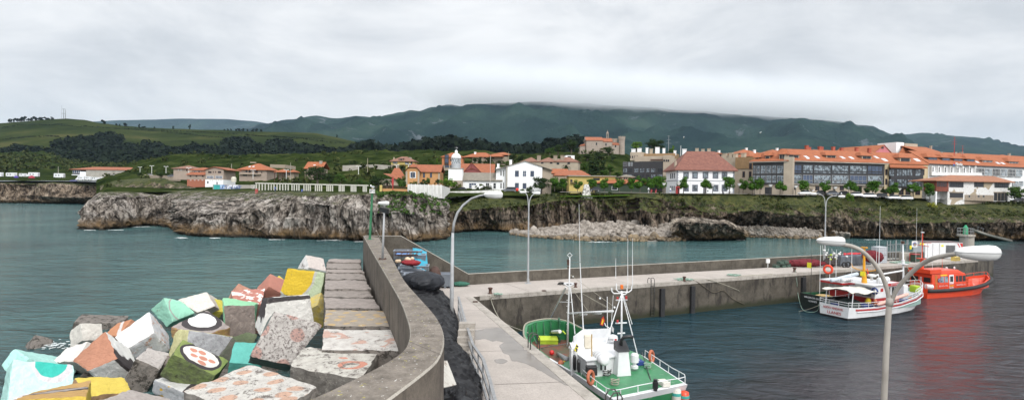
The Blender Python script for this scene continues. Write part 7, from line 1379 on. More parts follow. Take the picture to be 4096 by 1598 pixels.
for x0 in(7.35,8.05,8.6):mb=MB();mb.box(x0,-1.02,2.15,x0+.45,-1.001,2.85);b.part(mb,'window',BBLK,bevel=.0)
mb=MB();mb.box(6.1,-1.02,2.45,6.55,-1.001,2.8);b.part(mb,'name_plate',BRED);mb=MB();mb.box(5.18,-.6,1.9,5.199,.4,2.9);b.part(mb,'aft_window',mat('steel_grey',(.2,.21,.23)))
mb=MB();n1_,n2_=9,6;g_=[[V3((.3+4.6*i/n1_,-1.7+3.3*j/n2_,2.75+.12*math.sin(i*1.1+j)+.22*math.sin(math.pi*j/n2_)+.05*math.sin(j*2.3)-.02*i))for j in range(n2_+1)]for i in range(n1_+1)]
mb.add([p for r_ in g_ for p in r_]+[p-V3((0,0,.05))for r_ in g_ for p in r_],[(i*7+j,(i+1)*7+j,(i+1)*7+j+1,i*7+j+1)for i in range(n1_)for j in range(n2_)]+[(70+i*7+j+1,70+(i+1)*7+j+1,70+(i+1)*7+j,70+i*7+j)for i in range(n1_)for j in range(n2_)]+[(i*7,70+i*7,70+(i+1)*7,(i+1)*7)for i in range(n1_)]);b.part(mb,'awning',CANV,smooth=True)
for x_,y_ in((.5,1.3),(.6,-1.5),(4.4,-1.4),(4.4,1.4)):mb=MB();mb.tb([(x_,y_,.8),(x_+.2,y_,2.78)],.05,6);b.part(mb,'awning_post',BW)
mb=MB();mb.tb([(5.4,.3,3.25),(5.3,.3,4.4)],[.28,.2],8);mb.tb([(5.3,.3,4.4),(5.25,.3,7.0)],[.14,.1],8);mb.box(5.1,.0,7.0,5.4,.6,7.12);mb.tb([(5.3,-1.0,5.1),(5.3,-.9,4.75),(5.3,-.3,4.6),(5.3,1.0,4.6),(5.3,1.6,4.8),(5.3,1.7,5.2)],.05,6);b.part(mb,'mast',GOLDP)
mb=MB();mb.box(5.05,.05,4.0,5.12,.55,4.5);b.part(mb,'yellow_plate',mat('bright_yellow',(.75,.68,.03)))
for x_,y_,z0,z1 in((5.3,1.7,5.1,7.4),(5.3,-1.0,5.0,7.9),(4.9,1.4,3.2,6.4),(6.4,-.6,3.2,11.5),(8.8,.9,3.2,6.9)):mb=MB();mb.tb([(x_,y_,z0),(x_,y_,z1)],[.03,.012],5);b.part(mb,'whip_antenna',BW)
mb=MB();mb.lt_([(.12,-.35),(.12,0),(.42,.04),(.45,.2),(.35,.3),(0,.32)],(6.0,-.1,3.9),16);b.part(mb,'radar_dome',BW,smooth=True)
capsule(b,(6.5,-.5,3.55),(8.2,-.5,3.6),.32,'life_raft',BW);capsule(b,(3.8,-2.1,1.45),(8.8,-2.25,2.25),.17,'pink_pipe',PINK,False)
mb=MB();mb.tb([(12.0,.1,.75),(12.0,.1,4.0),(11.8,.1,7.3)],[.14,.1,.06],8);fm_=b.part(mb,'foremast',BW,smooth=True);mb=MB();mb.box(11.6,-.35,5.0,12.2,.5,5.08);mb.tb([(11.9,.1,5.0),(11.9,.1,5.5)],.16,8);mb.bd('mast_head',BW,fm_);mb=MB();mb.tb([(11.8,.1,7.3),(11.8,.1,7.6)],.18,8);mb.bd('pulley',RUST,fm_)
mb=MB();mb.box(11.1,-.5,.75,11.9,.3,2.75);b.part(mb,'winch_house',BW,bevel=.04);mb=MB();mb.tb([(12.0,.1,4.3),(7.6,.4,3.95)],.09,8);b.part(mb,'boom',BW)
for p_,q_ in(((11.95,.1,5.3),(14.5,0,3.0)),((11.95,.1,5.3),(13.2,-1.2,2.4)),((11.95,.1,5.2),(5.4,.3,5.0)),((11.95,.1,5.0),(13.5,1.0,2.6))):mb=MB();mb.tb([p_,q_],.02,4);b.part(mb,'stay',ROPE)
mb=MB();mb.box(12.8,-.9,1.9,13.6,-.1,2.65);b.part(mb,'lime_basket',LIME,bevel=.08)
for x_,y_,w_,h_,m_ in((1.2,.4,1.2,.5,BBLU),(3.2,-1.1,1.3,.55,BBLU),(10.2,-1.0,1.6,.5,BBLU),(10.0,.8,1.4,.45,BBLU),(4.6,-1.5,.9,.45,BBLU)):mb=MB();mb.box(x_,y_,.76,x_+w_,y_+.8,.76+h_);b.part(mb,'fish_crate',m_,bevel=.03)
mb=MB();mb.ball((2.9,.3,1.0),(1.5,1.2,.75),14);o_=b.part(mb,'net_heap',mat('dark_green_net',(.04,.07,.06),(.015,.02,.02),sc=5,bump=.9,rough=.95),smooth=True)
mb=MB();mb.ball((4.5,-.7,1.4),(.35,.3,.5),10);b.part(mb,'yellow_oilskin',mat('oilskin_yellow',(.6,.42,.02)));mb=MB();mb.ball((10.6,-1.5,1.35),(.3,.25,.4),8);mb.ball((4.0,-1.75,1.6),(.2,.2,.4),8);b.part(mb,'orange_float',LIFE,smooth=True)
mb=MB();[mb.add([(7.3,1.3,4.6),(7.5,1.3,4.55),(7.6,1.2,3.9),(7.4,1.2,3.85)],[(0,1,2,3)])];mb.bd('spanish_flag',[RED],b.t)
ringbuoy(b,(5.1,-1.0,2.6),(1,0,0),m=BBLU)
# ---- dark boat behind it
b=Boat('fishing_boat','black hulled fishing boat moored between the pier and the white boat',V3((32.9,62.7,0)),HD,'fishing boat')
st=[(0,1.45,1.35,1.75,0),(3,1.6,1.5,1.6,0),(8,1.65,1.45,1.6,0),(11,1.2,.7,1.9,-.2),(13,.1,.05,2.3,-.8)]
hull(b,st,mat('black_green_hull',(.018,.025,.022),(.012,.015,.014),rough=.4),BGRD,BGRD,.9,BBLK)
letters(b,'VIRGEN DE GUIA',.26,-.03,-.1,1.38,AFT,BW,width=2.0);letters(b,'LLANES',.26,-.03,-.15,1.02,AFT,BW,width=.95)
mb=MB();mb.box(4.5,-1.2,.9,8.5,1.2,2.1);b.part(mb,'lower_cabin',BRED);mb=MB();mb.box(3.2,-1.3,3.0,8.8,1.4,3.12);b.part(mb,'wheelhouse_roof',BW);mb=MB();mb.box(3.15,-1.32,2.8,8.85,1.42,2.995);b.part(mb,'red_fascia',BRED);mb=MB();mb.box(4.6,-1.1,2.1,8.4,1.1,2.8);b.part(mb,'wheelhouse',BW)
mb=MB();mb.tb([(1.9,-.9,3.3),(6.8,-.6,3.75)],.2,12);b.part(mb,'rolled_net_tube',mat('pale_blue_grey',(.52,.58,.64)),smooth=True);capsule(b,(3.3,-1.2,3.32),(4.9,-1.2,3.32),.24,'life_raft',BW)
ringbuoy(b,(3.2,.4,4.3),(1,.3,0),.42,.13,m=mat('orange_red',(.7,.07,.03)))
mb=MB();mb.box(1.55,1.3,4.4,1.6,1.8,5.0);b.part(mb,'yellow_flag',MT['bright_yellow'])
mb=MB();mb.ball((1.6,-.2,1.35),(1.3,1.0,.35),12);b.part(mb,'tan_net',mat('tan_net',(.5,.36,.16),(.36,.25,.1),sc=6,bump=.6),smooth=True)
for x_,y_,z1 in((1.6,1.3,6.2),(2.4,.8,7.0),(3.4,-.4,6.6),(4.2,.9,5.6)):mb=MB();mb.tb([(x_,y_,1),(x_,y_,z1)],[.04,.02],5);b.part(mb,'pole',BW if y_<1.2 else DKST)
# ---- orange rescue boat
HD2=math.radians(21);dv2=V3((math.cos(HD2),math.sin(HD2),0));lv2=V3((-dv2.y,dv2.x,0))
b=Boat('rescue_boat','bright orange rescue boat with a black rubber fender band and small windows',V3((51.0,72.7,0)),HD2,'rescue boat')
st=[(0,1.9,1.8,1.25,0),(4,2.05,1.9,1.2,0),(9,2.05,1.8,1.35,0),(12,1.8,1.2,1.7,-.2),(14,1.2,.5,2.05,-.7),(15.3,.1,.04,2.35,-1.4)]
hull(b,st,BORG,BORG,BORG,.8,BORG,bottom=.15)
for sg in(-1,1):mb=MB();mb.tb(resample([V3((a[0]+(0.15 if i else 0),sg*(a[1]+.06),a[3]-.22))for i,a in enumerate(st)],30),.24,10);b.part(mb,'rubber_fender',BLACK,smooth=True)
mb=MB();mb.box(-1.5,-1.3,.3,-.01,1.5,.55);b.part(mb,'stern_platform',BORG);rails(b,[(-1.4,1.4,.55),(-1.4,-1.2,.55)],.8,5,BORG,.03,1);rails(b,[(-1.4,1.4,.55),(0,1.4,.9)],.8,5,BORG,.03,1)
def cabin(b,x0,x1,w,z0,z1,rake,m,name):
 mb=MB();vs=[(x0,-w,z0),(x1,-w,z0),(x1,w,z0),(x0,w,z0),(x0+.05,-w*.93,z1),(x1-rake,-w*.93,z1),(x1-rake,w*.93,z1),(x0+.05,w*.93,z1)];mb.add(vs,[(3,2,1,0),(4,5,6,7),(0,1,5,4),(1,2,6,5),(2,3,7,6),(3,0,4,7)]);return b.part(mb,name,m,bevel=.05)
b.t.scale=(.95,.93,.93)
cabin(b,1.4,8.6,1.55,.8,3.1,.5,BORG,'cabin');cabin(b,1.5,7.9,1.4,3.105,3.55,1.0,BORG,'cabin_roof')
mb=MB();mb.box(1.0,-1.5,3.2,3.2,1.5,3.28);mb.box(1.0,-1.5,3.28,1.08,1.5,3.75);mb.box(1.08,-1.5,3.28,3.2,-1.42,3.75);b.part(mb,'flybridge',BORG)
for y0,y1 in((.35,1.3),(-1.3,-.4)):mb=MB();mb.box(1.36,y0,2.0,1.40,y1,2.65);b.part(mb,'aft_window',BBLK)
mb=MB();[mb.box(1.37,-.15,2.0+k*.17,1.40,.1,2.1+k*.17)for k in range(4)];b.part(mb,'vent',BW);mb=MB();mb.box(1.38,-1.45,1.35,1.40,1.35,1.8);b.part(mb,'grey_panel',mat('faded_pink',(.5,.25,.22)))
def side(x0,x1,z0,z1,m,name,o=.02):
 mb=MB();f=lambda z:-1.55+(z-.8)/2.3*.11-o;mb.add([(x0,f(z0),z0),(x1,f(z0),z0),(x1,f(z1),z1),(x0,f(z1),z1),(x0,f(z0)+.04,z0),(x1,f(z0)+.04,z0),(x1,f(z1)+.04,z1),(x0,f(z1)+.04,z1)],[(0,1,2,3),(0,4,5,1),(1,5,6,2),(2,6,7,3),(3,7,4,0)]);return b.part(mb,name,m)
for x0,x1,m_ in((3.05,3.75,GLB),(3.9,4.6,GLB),(6.2,6.7,BBLK),(6.85,7.45,BBLK),(7.6,8.2,BBLK)):side(x0,x1,1.95,2.75,m_,'window')
side(4.85,5.75,.95,2.95,BW,'door');side(5.0,5.6,2.0,2.75,BBLK,'door_window',.035);side(4.9,5.7,1.55,1.7,RED,'flag_red_band',.036);side(4.9,5.7,1.4,1.55,GOLD,'flag_yellow_band',.036);side(4.9,5.7,1.27,1.4,RED,'flag_red_band',.037)
side(3.1,4.4,2.86,3.02,GOLD,'yellow_label');side(2.0,2.45,.85,3.0,mat('brown_orange',(.42,.13,.03)),'side_ladder')
letters(b,'SALVAMENTO',.24,3.55,-1.585,1.5,STB,BW,width=1.75);letters(b,'MARITIMO',.28,7.1,-1.585,1.5,STB,BW,width=1.8)
mb=MB();Mx=M4.Translation((2.75,-1.555,2.3))@M4.Rotation(R(90),4,'X');mb.lt_([(.28,0),(.28,.03)],n=18,M=Mx);e_=b.part(mb,'emblem',BBLU);mb=MB();mb.lt_([(.22,.0),(.22,.045)],n=18,M=Mx);mb.bd('emblem_ring',BW,e_);mb=MB();mb.lt_([(.19,.0),(.19,.055)],n=18,M=Mx);mb.bd('emblem_centre',BBLU,e_);mb=MB();mb.box(-.03,-.1,.05,.03,.12,.065,M=Mx);mb.box(-.09,-.12,.05,.09,-.07,.065,M=Mx);mb.bd('emblem_mark',GOLD,e_)
tm=letters(b,'13',.6,6.2,0,3.56,((1,0,0),(0,1,0),(0,0,1)),BW)
capsule(b,(.3,-1.4,1.55),(.3+.9,-1.7,1.5),.33,'life_raft',BW);capsule(b,(-.1,.2,1.5),(1.2,-.8,1.5),.33,'life_raft',BW)if False else None
mb=MB();mb.tb([(2.0,.3,3.3),(2.0,.3,5.0)],[.26,.22],8);mb.box(1.7,-.2,5.0,2.3,.9,5.1);mb.tb([(2.0,.3,5.0),(2.0,.3,8.6)],.06,6);mb.tb([(2.0,-.6,6.8),(2.0,1.0,6.9)],.04,5);mb.tb([(2.0,-.9,7.3),(2.0,.3,7.2)],.03,5);b.part(mb,'mast',BORG);mb=MB();mb.lt_([(.2,0),(.22,.08),(.05,.14)],(2.0,.3,8.6),12);b.part(mb,'mast_cap',BW)
for x_,y_,z1 in((2.3,-.9,6.8),(1.8,1.0,12.0),(6.6,.6,5.2),(2.6,.8,9.3)):mb=MB();mb.tb([(x_,y_,3.5),(x_,y_,z1)],[.025,.01],5);b.part(mb,'whip_antenna',BW if x_!=6.6 else BORG)
mb=MB();mb.lt_([(.15,0),(.16,.12),(0,.2)],(6.9,.2,3.56),10);mb.lt_([(.12,0),(.12,.2),(0,.25)],(2.9,-1.2,3.3),10);mb.ball((7.4,-.5,3.7),(.12,.12,.2),8);b.part(mb,'roof_fitting',BW)
rails(b,[V3((a[0],-a[1]+.15,a[3]))for a in st[:4]],.75,15,BORG,.025,1);rails(b,[V3((a[0],s_*(a[1]-.12),a[3]))for s_,a in((-1,st[4]),(-1,st[5]),(1,st[5]),(1,st[4]),(1,st[3]))],.45,11,BORG,.03,0)
mb=MB();mb.box(9.5,.6,.8,12.3,1.5,1.9);b.part(mb,'bow_locker',mat('dark_orange',(.35,.05,.015)))
# ---- clutter on the decks: rope coils, a folded net and fish boxes
def deckcoil(t,c,r,m,sd):
 rng=random.Random(sd);mb=MB();mb.tb([V3(c)+V3((r*rng.uniform(.6,1.1)*math.cos(i*.7),r*rng.uniform(.6,1.1)*math.sin(i*.7),.03+.012*i))for i in range(26)],.025,5);return mb.bd('rope_coil',m,t,smooth=True)
gb=[o for o in COL.objects if o.parent is None and str(o.get('label','')).startswith('green and white')][0]
for k,(x_,y_)in enumerate(((1.2,1.4),(3.4,-1.5),(2.6,1.2))):deckcoil(gb,(x_,y_,3.02),.22,(ROPE,GROPE,BBLK and DKST)[k],k)
for x_,y_,m_ in((4.2,-1.35,BBLU),(.7,-1.0,CANV)):mb=MB();mb.box(x_-.3,y_-.2,3.02,x_+.3,y_+.2,3.25);mb.bd('fish_box',m_,gb,bevel=.02)
for y_,z0,z1 in((-1.9,2.2,2.86),(-.6,2.3,2.86),(1.1,2.1,2.86)):pass
# ---------------------------------------------------------------- things on the quay and the pier
TARP=mat('black_tarpaulin',(.008,.008,.010),(.004,.004,.005),sc=1.2,rough=.38,spec=.35);TARPG=mat('grey_black_tarpaulin',(.028,.031,.038),(.014,.015,.018),sc=1.2,rough=.5,spec=.2)
def folds(p,s=1.0):
 w_=noise.noise_vector(p*.8*s)*.7;a=noise.noise(p*.7*s)*.4;r1=1-abs(noise.noise(V3((p.x*.35,p.y*1.5+p.x*.5,p.z*.3))*s+w_))*2.2;r2=1-abs(noise.noise(V3((p.x*.9-p.y*1.9+9,p.y*1.1,p.z*.8))*s*1.3+w_))*2.2;r3=1-abs(noise.noise(p*5.5*s+w_))*2;return a*.45+(r1*abs(r1)-.4)*.24+(r2*abs(r2)-.4)*.15+(r3-.5)*.015
edge=[(1690,1206),(1740,1212),(1790,1228),(1822,1258),(1843,1320),(1850,1362),(1852,1410),(1880,1440),(1905,1490),(1932,1540),(1935,1600),(1945,1700),(1960,1800)]
E=resample([G(x_,y_,ZQ)for x_,y_ in edge],240);NE=240;mb=MB();nw=60;vs=[]
def wallx(y):
 best=min(Rs[:75],key=lambda p:abs(p.y-y));return best.x
for i,p in enumerate(E):
 u=i/(NE-1);xl=min(wallx(p.y)-.1,p.x-.6);H_=1.6*(1-.5*math.exp(-((u-.0)/.06)**2))*(1.0+.35*math.exp(-((u-.18)/.10)**2))-(.55 if u>.55 else.55*max(0,(u-.42)/.13))
 for j in range(nw+1):
  v=j/nw;x_=p.x+(xl-p.x)*v;prof=math.sin(min(1,v*2.1)*math.pi/2)**.7
  q=V3((x_,p.y,ZQ+H_*prof));f=folds(q,1.0);q=q+V3((f*.4*(1-v*.3),f*.2,f*.9*(.25+prof*.75)));q.z=max(q.z,ZQ+.012);vs.append(q)
m_=nw+1;mb.add(vs,[(i*m_+j,(i+1)*m_+j,(i+1)*m_+j+1,i*m_+j+1)for i in range(NE-1)for j in range(nw)]);tag(mb.bd('tarpaulin',TARP,smooth=True),'long black crumpled tarpaulin heaped between the breakwater wall and the railing','tarpaulin')
def lump(name,px,py,z0,r,m,label,cat,Y=None,f=.5,seed=0,parent=None,sq=1.0,s=1.0):
 c=G(px,py,z0)if Y is None else W(px,py,Y);mb=MB();n,k=46,28;vs=[]
 for i in range(k+1):
  th=math.pi*i/k
  for j in range(n):
   ph=2*math.pi*j/n;d=V3((math.sin(th)*math.cos(ph),math.sin(th)*math.sin(ph),-math.cos(th)));e=V3((abs(d.x)**sq*math.copysign(1,d.x)*r[0],abs(d.y)**sq*math.copysign(1,d.y)*r[1],d.z*r[2]))
   g_=folds(e*s+V3((seed,0,0)),1.3)*f;q=e*(1+g_);q.z=max(q.z,-r[2]*.98);vs.append(c+V3((0,0,r[2]))+q)
 mb.add(vs,[(i*n+j,i*n+(j+1)%n,(i+1)*n+(j+1)%n,(i+1)*n+j)for i in range(k)for j in range(n)]);o=mb.bd(name,m,parent,smooth=False)
 if label:tag(o,label,cat)
 return o
lump('bundle',1708,1200,ZQ,(1.0,1.0,.85),TARP,'lower black sheeted bundle with loose folds hanging beside the wall','bundle',seed=2)
lump('bundle',1690,1168,ZQ+1.6,(1.6,1.2,.78),TARPG,'fat grey black wrapped bale lying on top of the sheeted bundle by the wall','bundle',seed=4,f=.28)
lump('net_sack',1740,1152,ZQ,(.62,.6,1.0),mat('brown_tarp',(.085,.045,.035),(.05,.028,.022),sc=2,rough=.8),'dark brown net sack standing between the wrapped bale and the grey crate','sack',seed=6,f=.35)
lump('net_heap',1735,1148,ZQ+1.9,(.75,.5,.25),mat('olive_net',(.05,.06,.05),(.02,.025,.02),sc=6,bump=.8),'small dark green net piled on top of the brown sack','net',seed=8,f=.6)
lump('net_heap',1842,1143,ZQ,(.85,.5,.22),mat('teal_net',(.04,.16,.11),(.02,.09,.06),sc=9,bump=.8),'low heap of green netting at the foot of the sloping wall','net',seed=11,f=.4)
CRATE=mat('grey_crate',(.16,.18,.205),(.11,.125,.145),sc=2,rough=.55);CRB=mat('crate_inside',(.05,.06,.08))
def crate_proto(label,P,rz=0,col=None):
 t=thing('fish_crate',label,'crate',P,rz,'large grey fish crates');w_,d_,h_=1.2,1.0,.95;mb=MB()
 mb.box(-w_/2,-d_/2,.12,w_/2,-d_/2+.05,h_);mb.box(-w_/2,d_/2-.05,.12,w_/2,d_/2,h_);mb.box(-w_/2,-d_/2+.051,.12,-w_/2+.05,d_/2-.051,h_);mb.box(w_/2-.05,-d_/2+.051,.12,w_/2,d_/2-.051,h_);mb.box(-w_/2+.051,-d_/2+.051,.12,w_/2-.051,d_/2-.051,.2)
 for x_ in(-.58,-.36,-.13,.1,.33,.55):
  mb.box(x_,-d_/2-.035,.15,x_+.05,-d_/2-.001,h_-.1)
 mb.bd('tub',CRATE,t);mb=MB();mb.box(-w_/2-.04,-d_/2-.04,h_,w_/2+.04,-d_/2+.05,h_+.06);mb.box(-w_/2-.04,d_/2-.05,h_,w_/2+.04,d_/2+.04,h_+.06);mb.box(-w_/2-.04,-d_/2+.051,h_,-w_/2+.05,d_/2-.051,h_+.06);mb.box(w_/2-.05,-d_/2+.051,h_,w_/2+.04,d_/2-.051,h_+.06);mb.bd('rim',mat('crate_rim',(.24,.27,.32)),t)
 for x_ in(-.5,0,.5):mb=MB();mb.box(x_-.08,-d_/2,0,x_+.08,d_/2,.118);mb.bd('foot',CRATE,t)
 return t
cr0=crate_proto('grey fish crate standing alone right of the brown sack, ribbed face outward',G(1782,1148,ZQ),.05);cr0.scale=(1,1,1.35)
crl=['open grey crate nearest the wrapped bale behind the wall','open grey crate second from the bale','open grey crate third from the bale','open grey crate fourth from the bale, next to the red net']
for k in range(4):dup(cr0,V3((-7.0-.55*k,44.2+1.6*k,ZQ+1.3)),.15,crl[k],scale=(1.55,1.05,1.15))
for k in range(4):dup(cr0,V3((-7.0-.55*k,44.2+1.6*k,ZQ)),.15,'grey crate of the lower layer, carrying an open crate behind the wall',scale=(1.55,1.05,1.2))
for k,(x_,y_,z_)in enumerate(((-9.0,50.3,1.6),(-7.8,50.0,1.6),(-9.5,52,2.3),(-8.4,52.2,2.3),(-10.3,53.7,2.5),(-9.0,53.8,2.5))):dup(cr0,V3((x_,y_,ZQ+z_)),.1,['grey crate with its ribbed face below the blue sheet, left one','grey crate below the turquoise sheet, right one','pale crate under the rusty trap','pale crate under the turquoise sheet','farthest left crate against the end wall','farthest right crate against the end wall'][k],scale=(1.05,1.3,1.0))
for k,(x_,y_,z_)in enumerate(((-9.0,50.3,0),(-7.8,50.0,0),(-9.5,52,0),(-8.4,52.2,0),(-10.3,53.7,0),(-9.0,53.8,0))):dup(cr0,V3((x_,y_,ZQ)),.1,'grey crate of the bottom layer hidden under the far stack',scale=(1.05,1.3,1.6 if k<2 else 2.3))
def sheet3(name,pts,m,label,cat,amp=.08,n=10):
 a,b_,c,d=[V3(p)for p in pts];mb=MB();vs=[]
 for i in range(n+1):
  for j in range(n+1):
   u,v=i/n,j/n;p=a.lerp(b_,u).lerp(d.lerp(c,u),v);vs.append(p+V3((0,0,noise.noise(p*2.1)*amp+noise.noise(p*5)*amp*.4)))
 m2=n+1;mb.add(vs,[(i*m2+j,(i+1)*m2+j,(i+1)*m2+j+1,i*m2+j+1)for i in range(n)for j in range(n)]);o=mb.bd(name,m,smooth=True);sol=o.modifiers.new('thick','SOLIDIFY');sol.thickness=.03;return tag(o,label,cat)
TQ=mat('turquoise_sheet',(.03,.33,.46),(.02,.24,.36),sc=2,rough=.6);BL=mat('blue_sheet',(.05,.2,.55),(.2,.3,.5),sc=3,rough=.5)
sheet3('tarpaulin',[(-8.6,49.4,6.15),(-7.1,49.4,5.5),(-8.0,54.2,6.85),(-9.3,54.2,7.1)],TQ,'turquoise sheet draped over the far crates','tarpaulin',.15);sheet3('tarpaulin',[(-8.2,49.35,6.0),(-7.05,49.35,5.55),(-6.9,49.3,4.4),(-7.6,49.2,4.9)],TQ,'hanging corner of turquoise sheet on the right of the far crates','tarpaulin',.1)
sheet3('tarpaulin',[(-10.4,51.2,6.72),(-9.2,51.2,6.72),(-9.3,52.4,6.76),(-10.5,52.4,6.76)],BL,'bright blue sheet under the rusty trap','tarpaulin',.05)
t=thing('trap','rusty wire fish trap lying on the far crates behind the wall','fish trap',(-9.3,50.9,6.75),.2)
for z in(0,.28):
 mb=MB();[mb.tb([(x0,y0,z),(x1,y1,z)],.03,4)for x0,y0,x1,y1 in((-1,-.4,1,-.4),(-1,.4,1,.4),(-1,-.4,-1,.4),(1,-.4,1,.4),(-.3,-.4,-.3,.4),(.4,-.4,.4,.4),(-1,0,1,0))];mb.bd('frame',RUST,t)
mb=MB();[mb.tb([(x_,y_,0),(x_+.2,y_,.28)],.025,4)for x_ in(-1,-.5,0,.5,.8)for y_ in(-.4,.4)];mb.bd('strut',RUST,t)
lump('net_heap',1642,1062,ZQ+2.0,(.8,.6,.25),mat('red_net',(.26,.012,.02),(.18,.01,.015),sc=5,bump=.6),'red net heaped on the crates behind the breakwater wall','net',Y=47.5,seed=3)
t=thing('float_pile','dark net with cream floats resting on the red net behind the wall','net floats',W(1628,1045,48));lump('net',0,0,0,(.75,.4,.25),MT['olive_net'],None,None,Y=None,parent=None)if False else None
mb=MB();mb.ball((0,0,.1),(.7,.4,.28),12);mb.bd('net',MT['olive_net'],t,smooth=True)
for dx,dz,s_ in((-.75,0,.17),(-.6,.02,.16),(.1,.18,.2),(.25,.12,.18),(.5,.25,.14),(.35,-.05,.15)):mb=MB();mb.ball((dx,-.35,dz+.05),(s_*1.25,s_,s_),10);mb.bd('float',mat('cream_float',(.62,.5,.36),(.5,.38,.26)),t,smooth=True)
BRD=paint('rusty_white_board',(.66,.64,.58),(.56,.53,.47),wear=.42,wearcol=(.20,.10,.05),speck=.3)
a,b_,c,d=[W(x_,y_,Y)for x_,y_,Y in((1738,1556,18.6),(1826,1536,19.3),(1789,1440,21.6),(1740,1440,21.4))]
nrm=(b_-a).cross(d-a).normalized()*.05;mb=MB();mb.add([a,b_,c,d,a-nrm,b_-nrm,c-nrm,d-nrm],[(0,1,2,3),(7,6,5,4),(0,4,5,1),(1,5,6,2),(2,6,7,3),(3,7,4,0)]);tag(mb.bd('board',BRD),'rust stained white board lying on the black tarpaulin by the bend of the wall','board')
t=thing('railing','grey flat bar railing running along the steps beside the black tarpaulin','railing',G(1833,1261,ZQ))
ft_=[(1833,1261,1.38),(1858,1360,1.3),(1890,1462,1.12),(1912,1510,1.25),(1931,1560,1.42),(1958,1650,1.35),(1992,1800,1.3)];base=[G(x_,y_,ZQ)for x_,y_,_ in ft_];tops=[V3((p.x,p.y,ZQ+h_))for p,(_,_,h_)in zip(base,ft_)]
def strip(mb,P,w_,h_):
 for p,q in zip(P,P[1:]):
  d=(q-p).normalized();n_=V3((0,0,1)).cross(d).normalized();up_=d.cross(n_);mb.add([v+n_*a*w_+up_*c*h_ for v in(p,q)for a,c in((-1,-1),(1,-1),(1,1),(-1,1))],[(0,1,5,4),(1,2,6,5),(2,3,7,6),(3,0,4,7),(0,3,2,1),(4,5,6,7)])
for nm,k,w_ in(('top_rail',1.0,.07),('middle_rail',.55,.05),('bottom_rail',.16,.045)):
 mb=MB();strip(mb,[inv(t,p.lerp(q,k))for p,q in zip(base,tops)],w_,.03 if k==1 else.05);mb.bd(nm,ALU,t)
for i,(p,q)in enumerate(zip(base,tops)):mb=MB();mb.box(-.04,-.05,0,.04,.05,(q-p).z-.03,M=M4.Translation(inv(t,p)));mb.bd('post',ALU,t)
for i in range(0):p,q=base[i].lerp(base[i+1],.5),tops[i].lerp(tops[i+1],.5);mb=MB();mb.box(-.025,-.035,.1,.025,.035,(q-p).z-.03,M=M4.Translation(inv(t,p)));mb.bd('baluster',ALU,t)
t=thing('steps','pale concrete steps half covered by the tarpaulin beside the railing','steps',G(1862,1432,ZQ))
for k in range(5):mb=MB();mb.box(-.55,.45*k,0,.38,.45*k+.46,.30*(k+1));mb.bd('step',KERB,t,bevel=.02)
def rope(name,pts,r,m,label,cat='rope'):mb=MB();mb.tb(resample(pts,8*len(pts)),r,6);return tag(mb.bd(name,m,smooth=True),label,cat)
def edgep(px,dz=0,out=.08):p=ipier(px);return p-v_*out+V3((0,0,dz))
rope('mooring_rope',[edgep(2770,.1,-.2),edgep(2830,.02,.06),W0(2945,1156,ipier(2945).y-.2),W0(3040,1205,67.5),W0(3120,1243,64.3),W0(3210,1241,62),W0(3283,1217,60.2)],.028,ROPE,'long pale rope sagging from the pier edge past the dark boat to the white stern')
rope('mooring_rope',[edgep(3186,.35,-.2),edgep(3186,-1.2,.1),edgep(3190,-2.4,.1),G(3208,1232,.2),G(3240,1247,.1),G(3270,1240,.3),W0(3275,1215,61.0)],.028,GROPE,'green rope hanging from the pier bollard and running to the dark boat')
rope('mooring_rope',[edgep(2767,.2,-.1),edgep(2800,-.4,.1),edgep(2850,-1.4,.12),edgep(2890,-1.3,.12),edgep(2930,-2.3,.12),edgep(2975,-3.0,.12)],.035,mat('brown_rope',(.12,.10,.07),(.07,.055,.04)),'dark thick rope looping down the pier face right of the ladder')
def coil(px,py,z,r,n,m,label,sd,tl=0):
 rng=random.Random(sd);c=G(px,py,z);pts=[]
 for i in range(n*8):a=i*.785;rr=r*rng.uniform(.35,1.1);pts.append(c+V3((rr*math.cos(a)*1.4,rr*math.sin(a)*.8,.05+rng.uniform(0,.16))))
 mb=MB();mb.tb(resample(pts,n*30),.035,5);return tag(mb.bd('rope_coil',m,smooth=True),label,'rope')
coil(2735,1120,ZQ,.7,6,GROPE,'tangled coil of pale green rope around the bollard on the pier',1);coil(2935,1103,ZQ,.55,5,GROPE,'small coil of green rope hanging over the pier edge',2);coil(3600,1052,ZQ,1.0,6,GROPE,'loose green rope on the pier behind the white boat foremast',3);coil(2262,1138,ZQ,.55,4,mat('black_rope',(.03,.03,.03)),'black hose or rope coiled on the pier behind the green boat mast',4);coil(3560,1037,ZQ,1.1,6,CANV,'heap of pale canvas and rope by the pier parapet left of the gate',5);coil(1990,1180,ZQ,.3,3,GROPE,'thin green rope looped around the corner bollard',6)
rope('mooring_rope',[G(1966,1178,ZQ+.3),G(1985,1188,ZQ+.1),Cc+u_*1.7-v_*.1+V3((0,0,-.3)),G(2005,1280,2.0),T(2101,1340,38)if False else V3((1.2,38.6,3.0))],.035,ROPE,'pale rope from the corner bollard down to the green bow')
rope('mooring_rope',[edgep(3100,.05,-.3),edgep(3020,.05,-.35),edgep(2960,.06,-.25)],.04,ROPE,'pale rope lying straight along the pier edge between the coils')
RN=mat('maroon_net',(.16,.012,.02),(.09,.008,.012),sc=4,rough=.9,bump=.7)
lump('net_heap',3220,1066,ZQ,(2.6,.8,.5),RN,'long dark red net heap on the pier left of the lamp','net',seed=21,f=.7);lump('net_heap',3490,1050,ZQ+.6,(1.35,.8,.8),RN,'dark red net bulging over the grey crates on the pier','net',seed=23,f=.4)
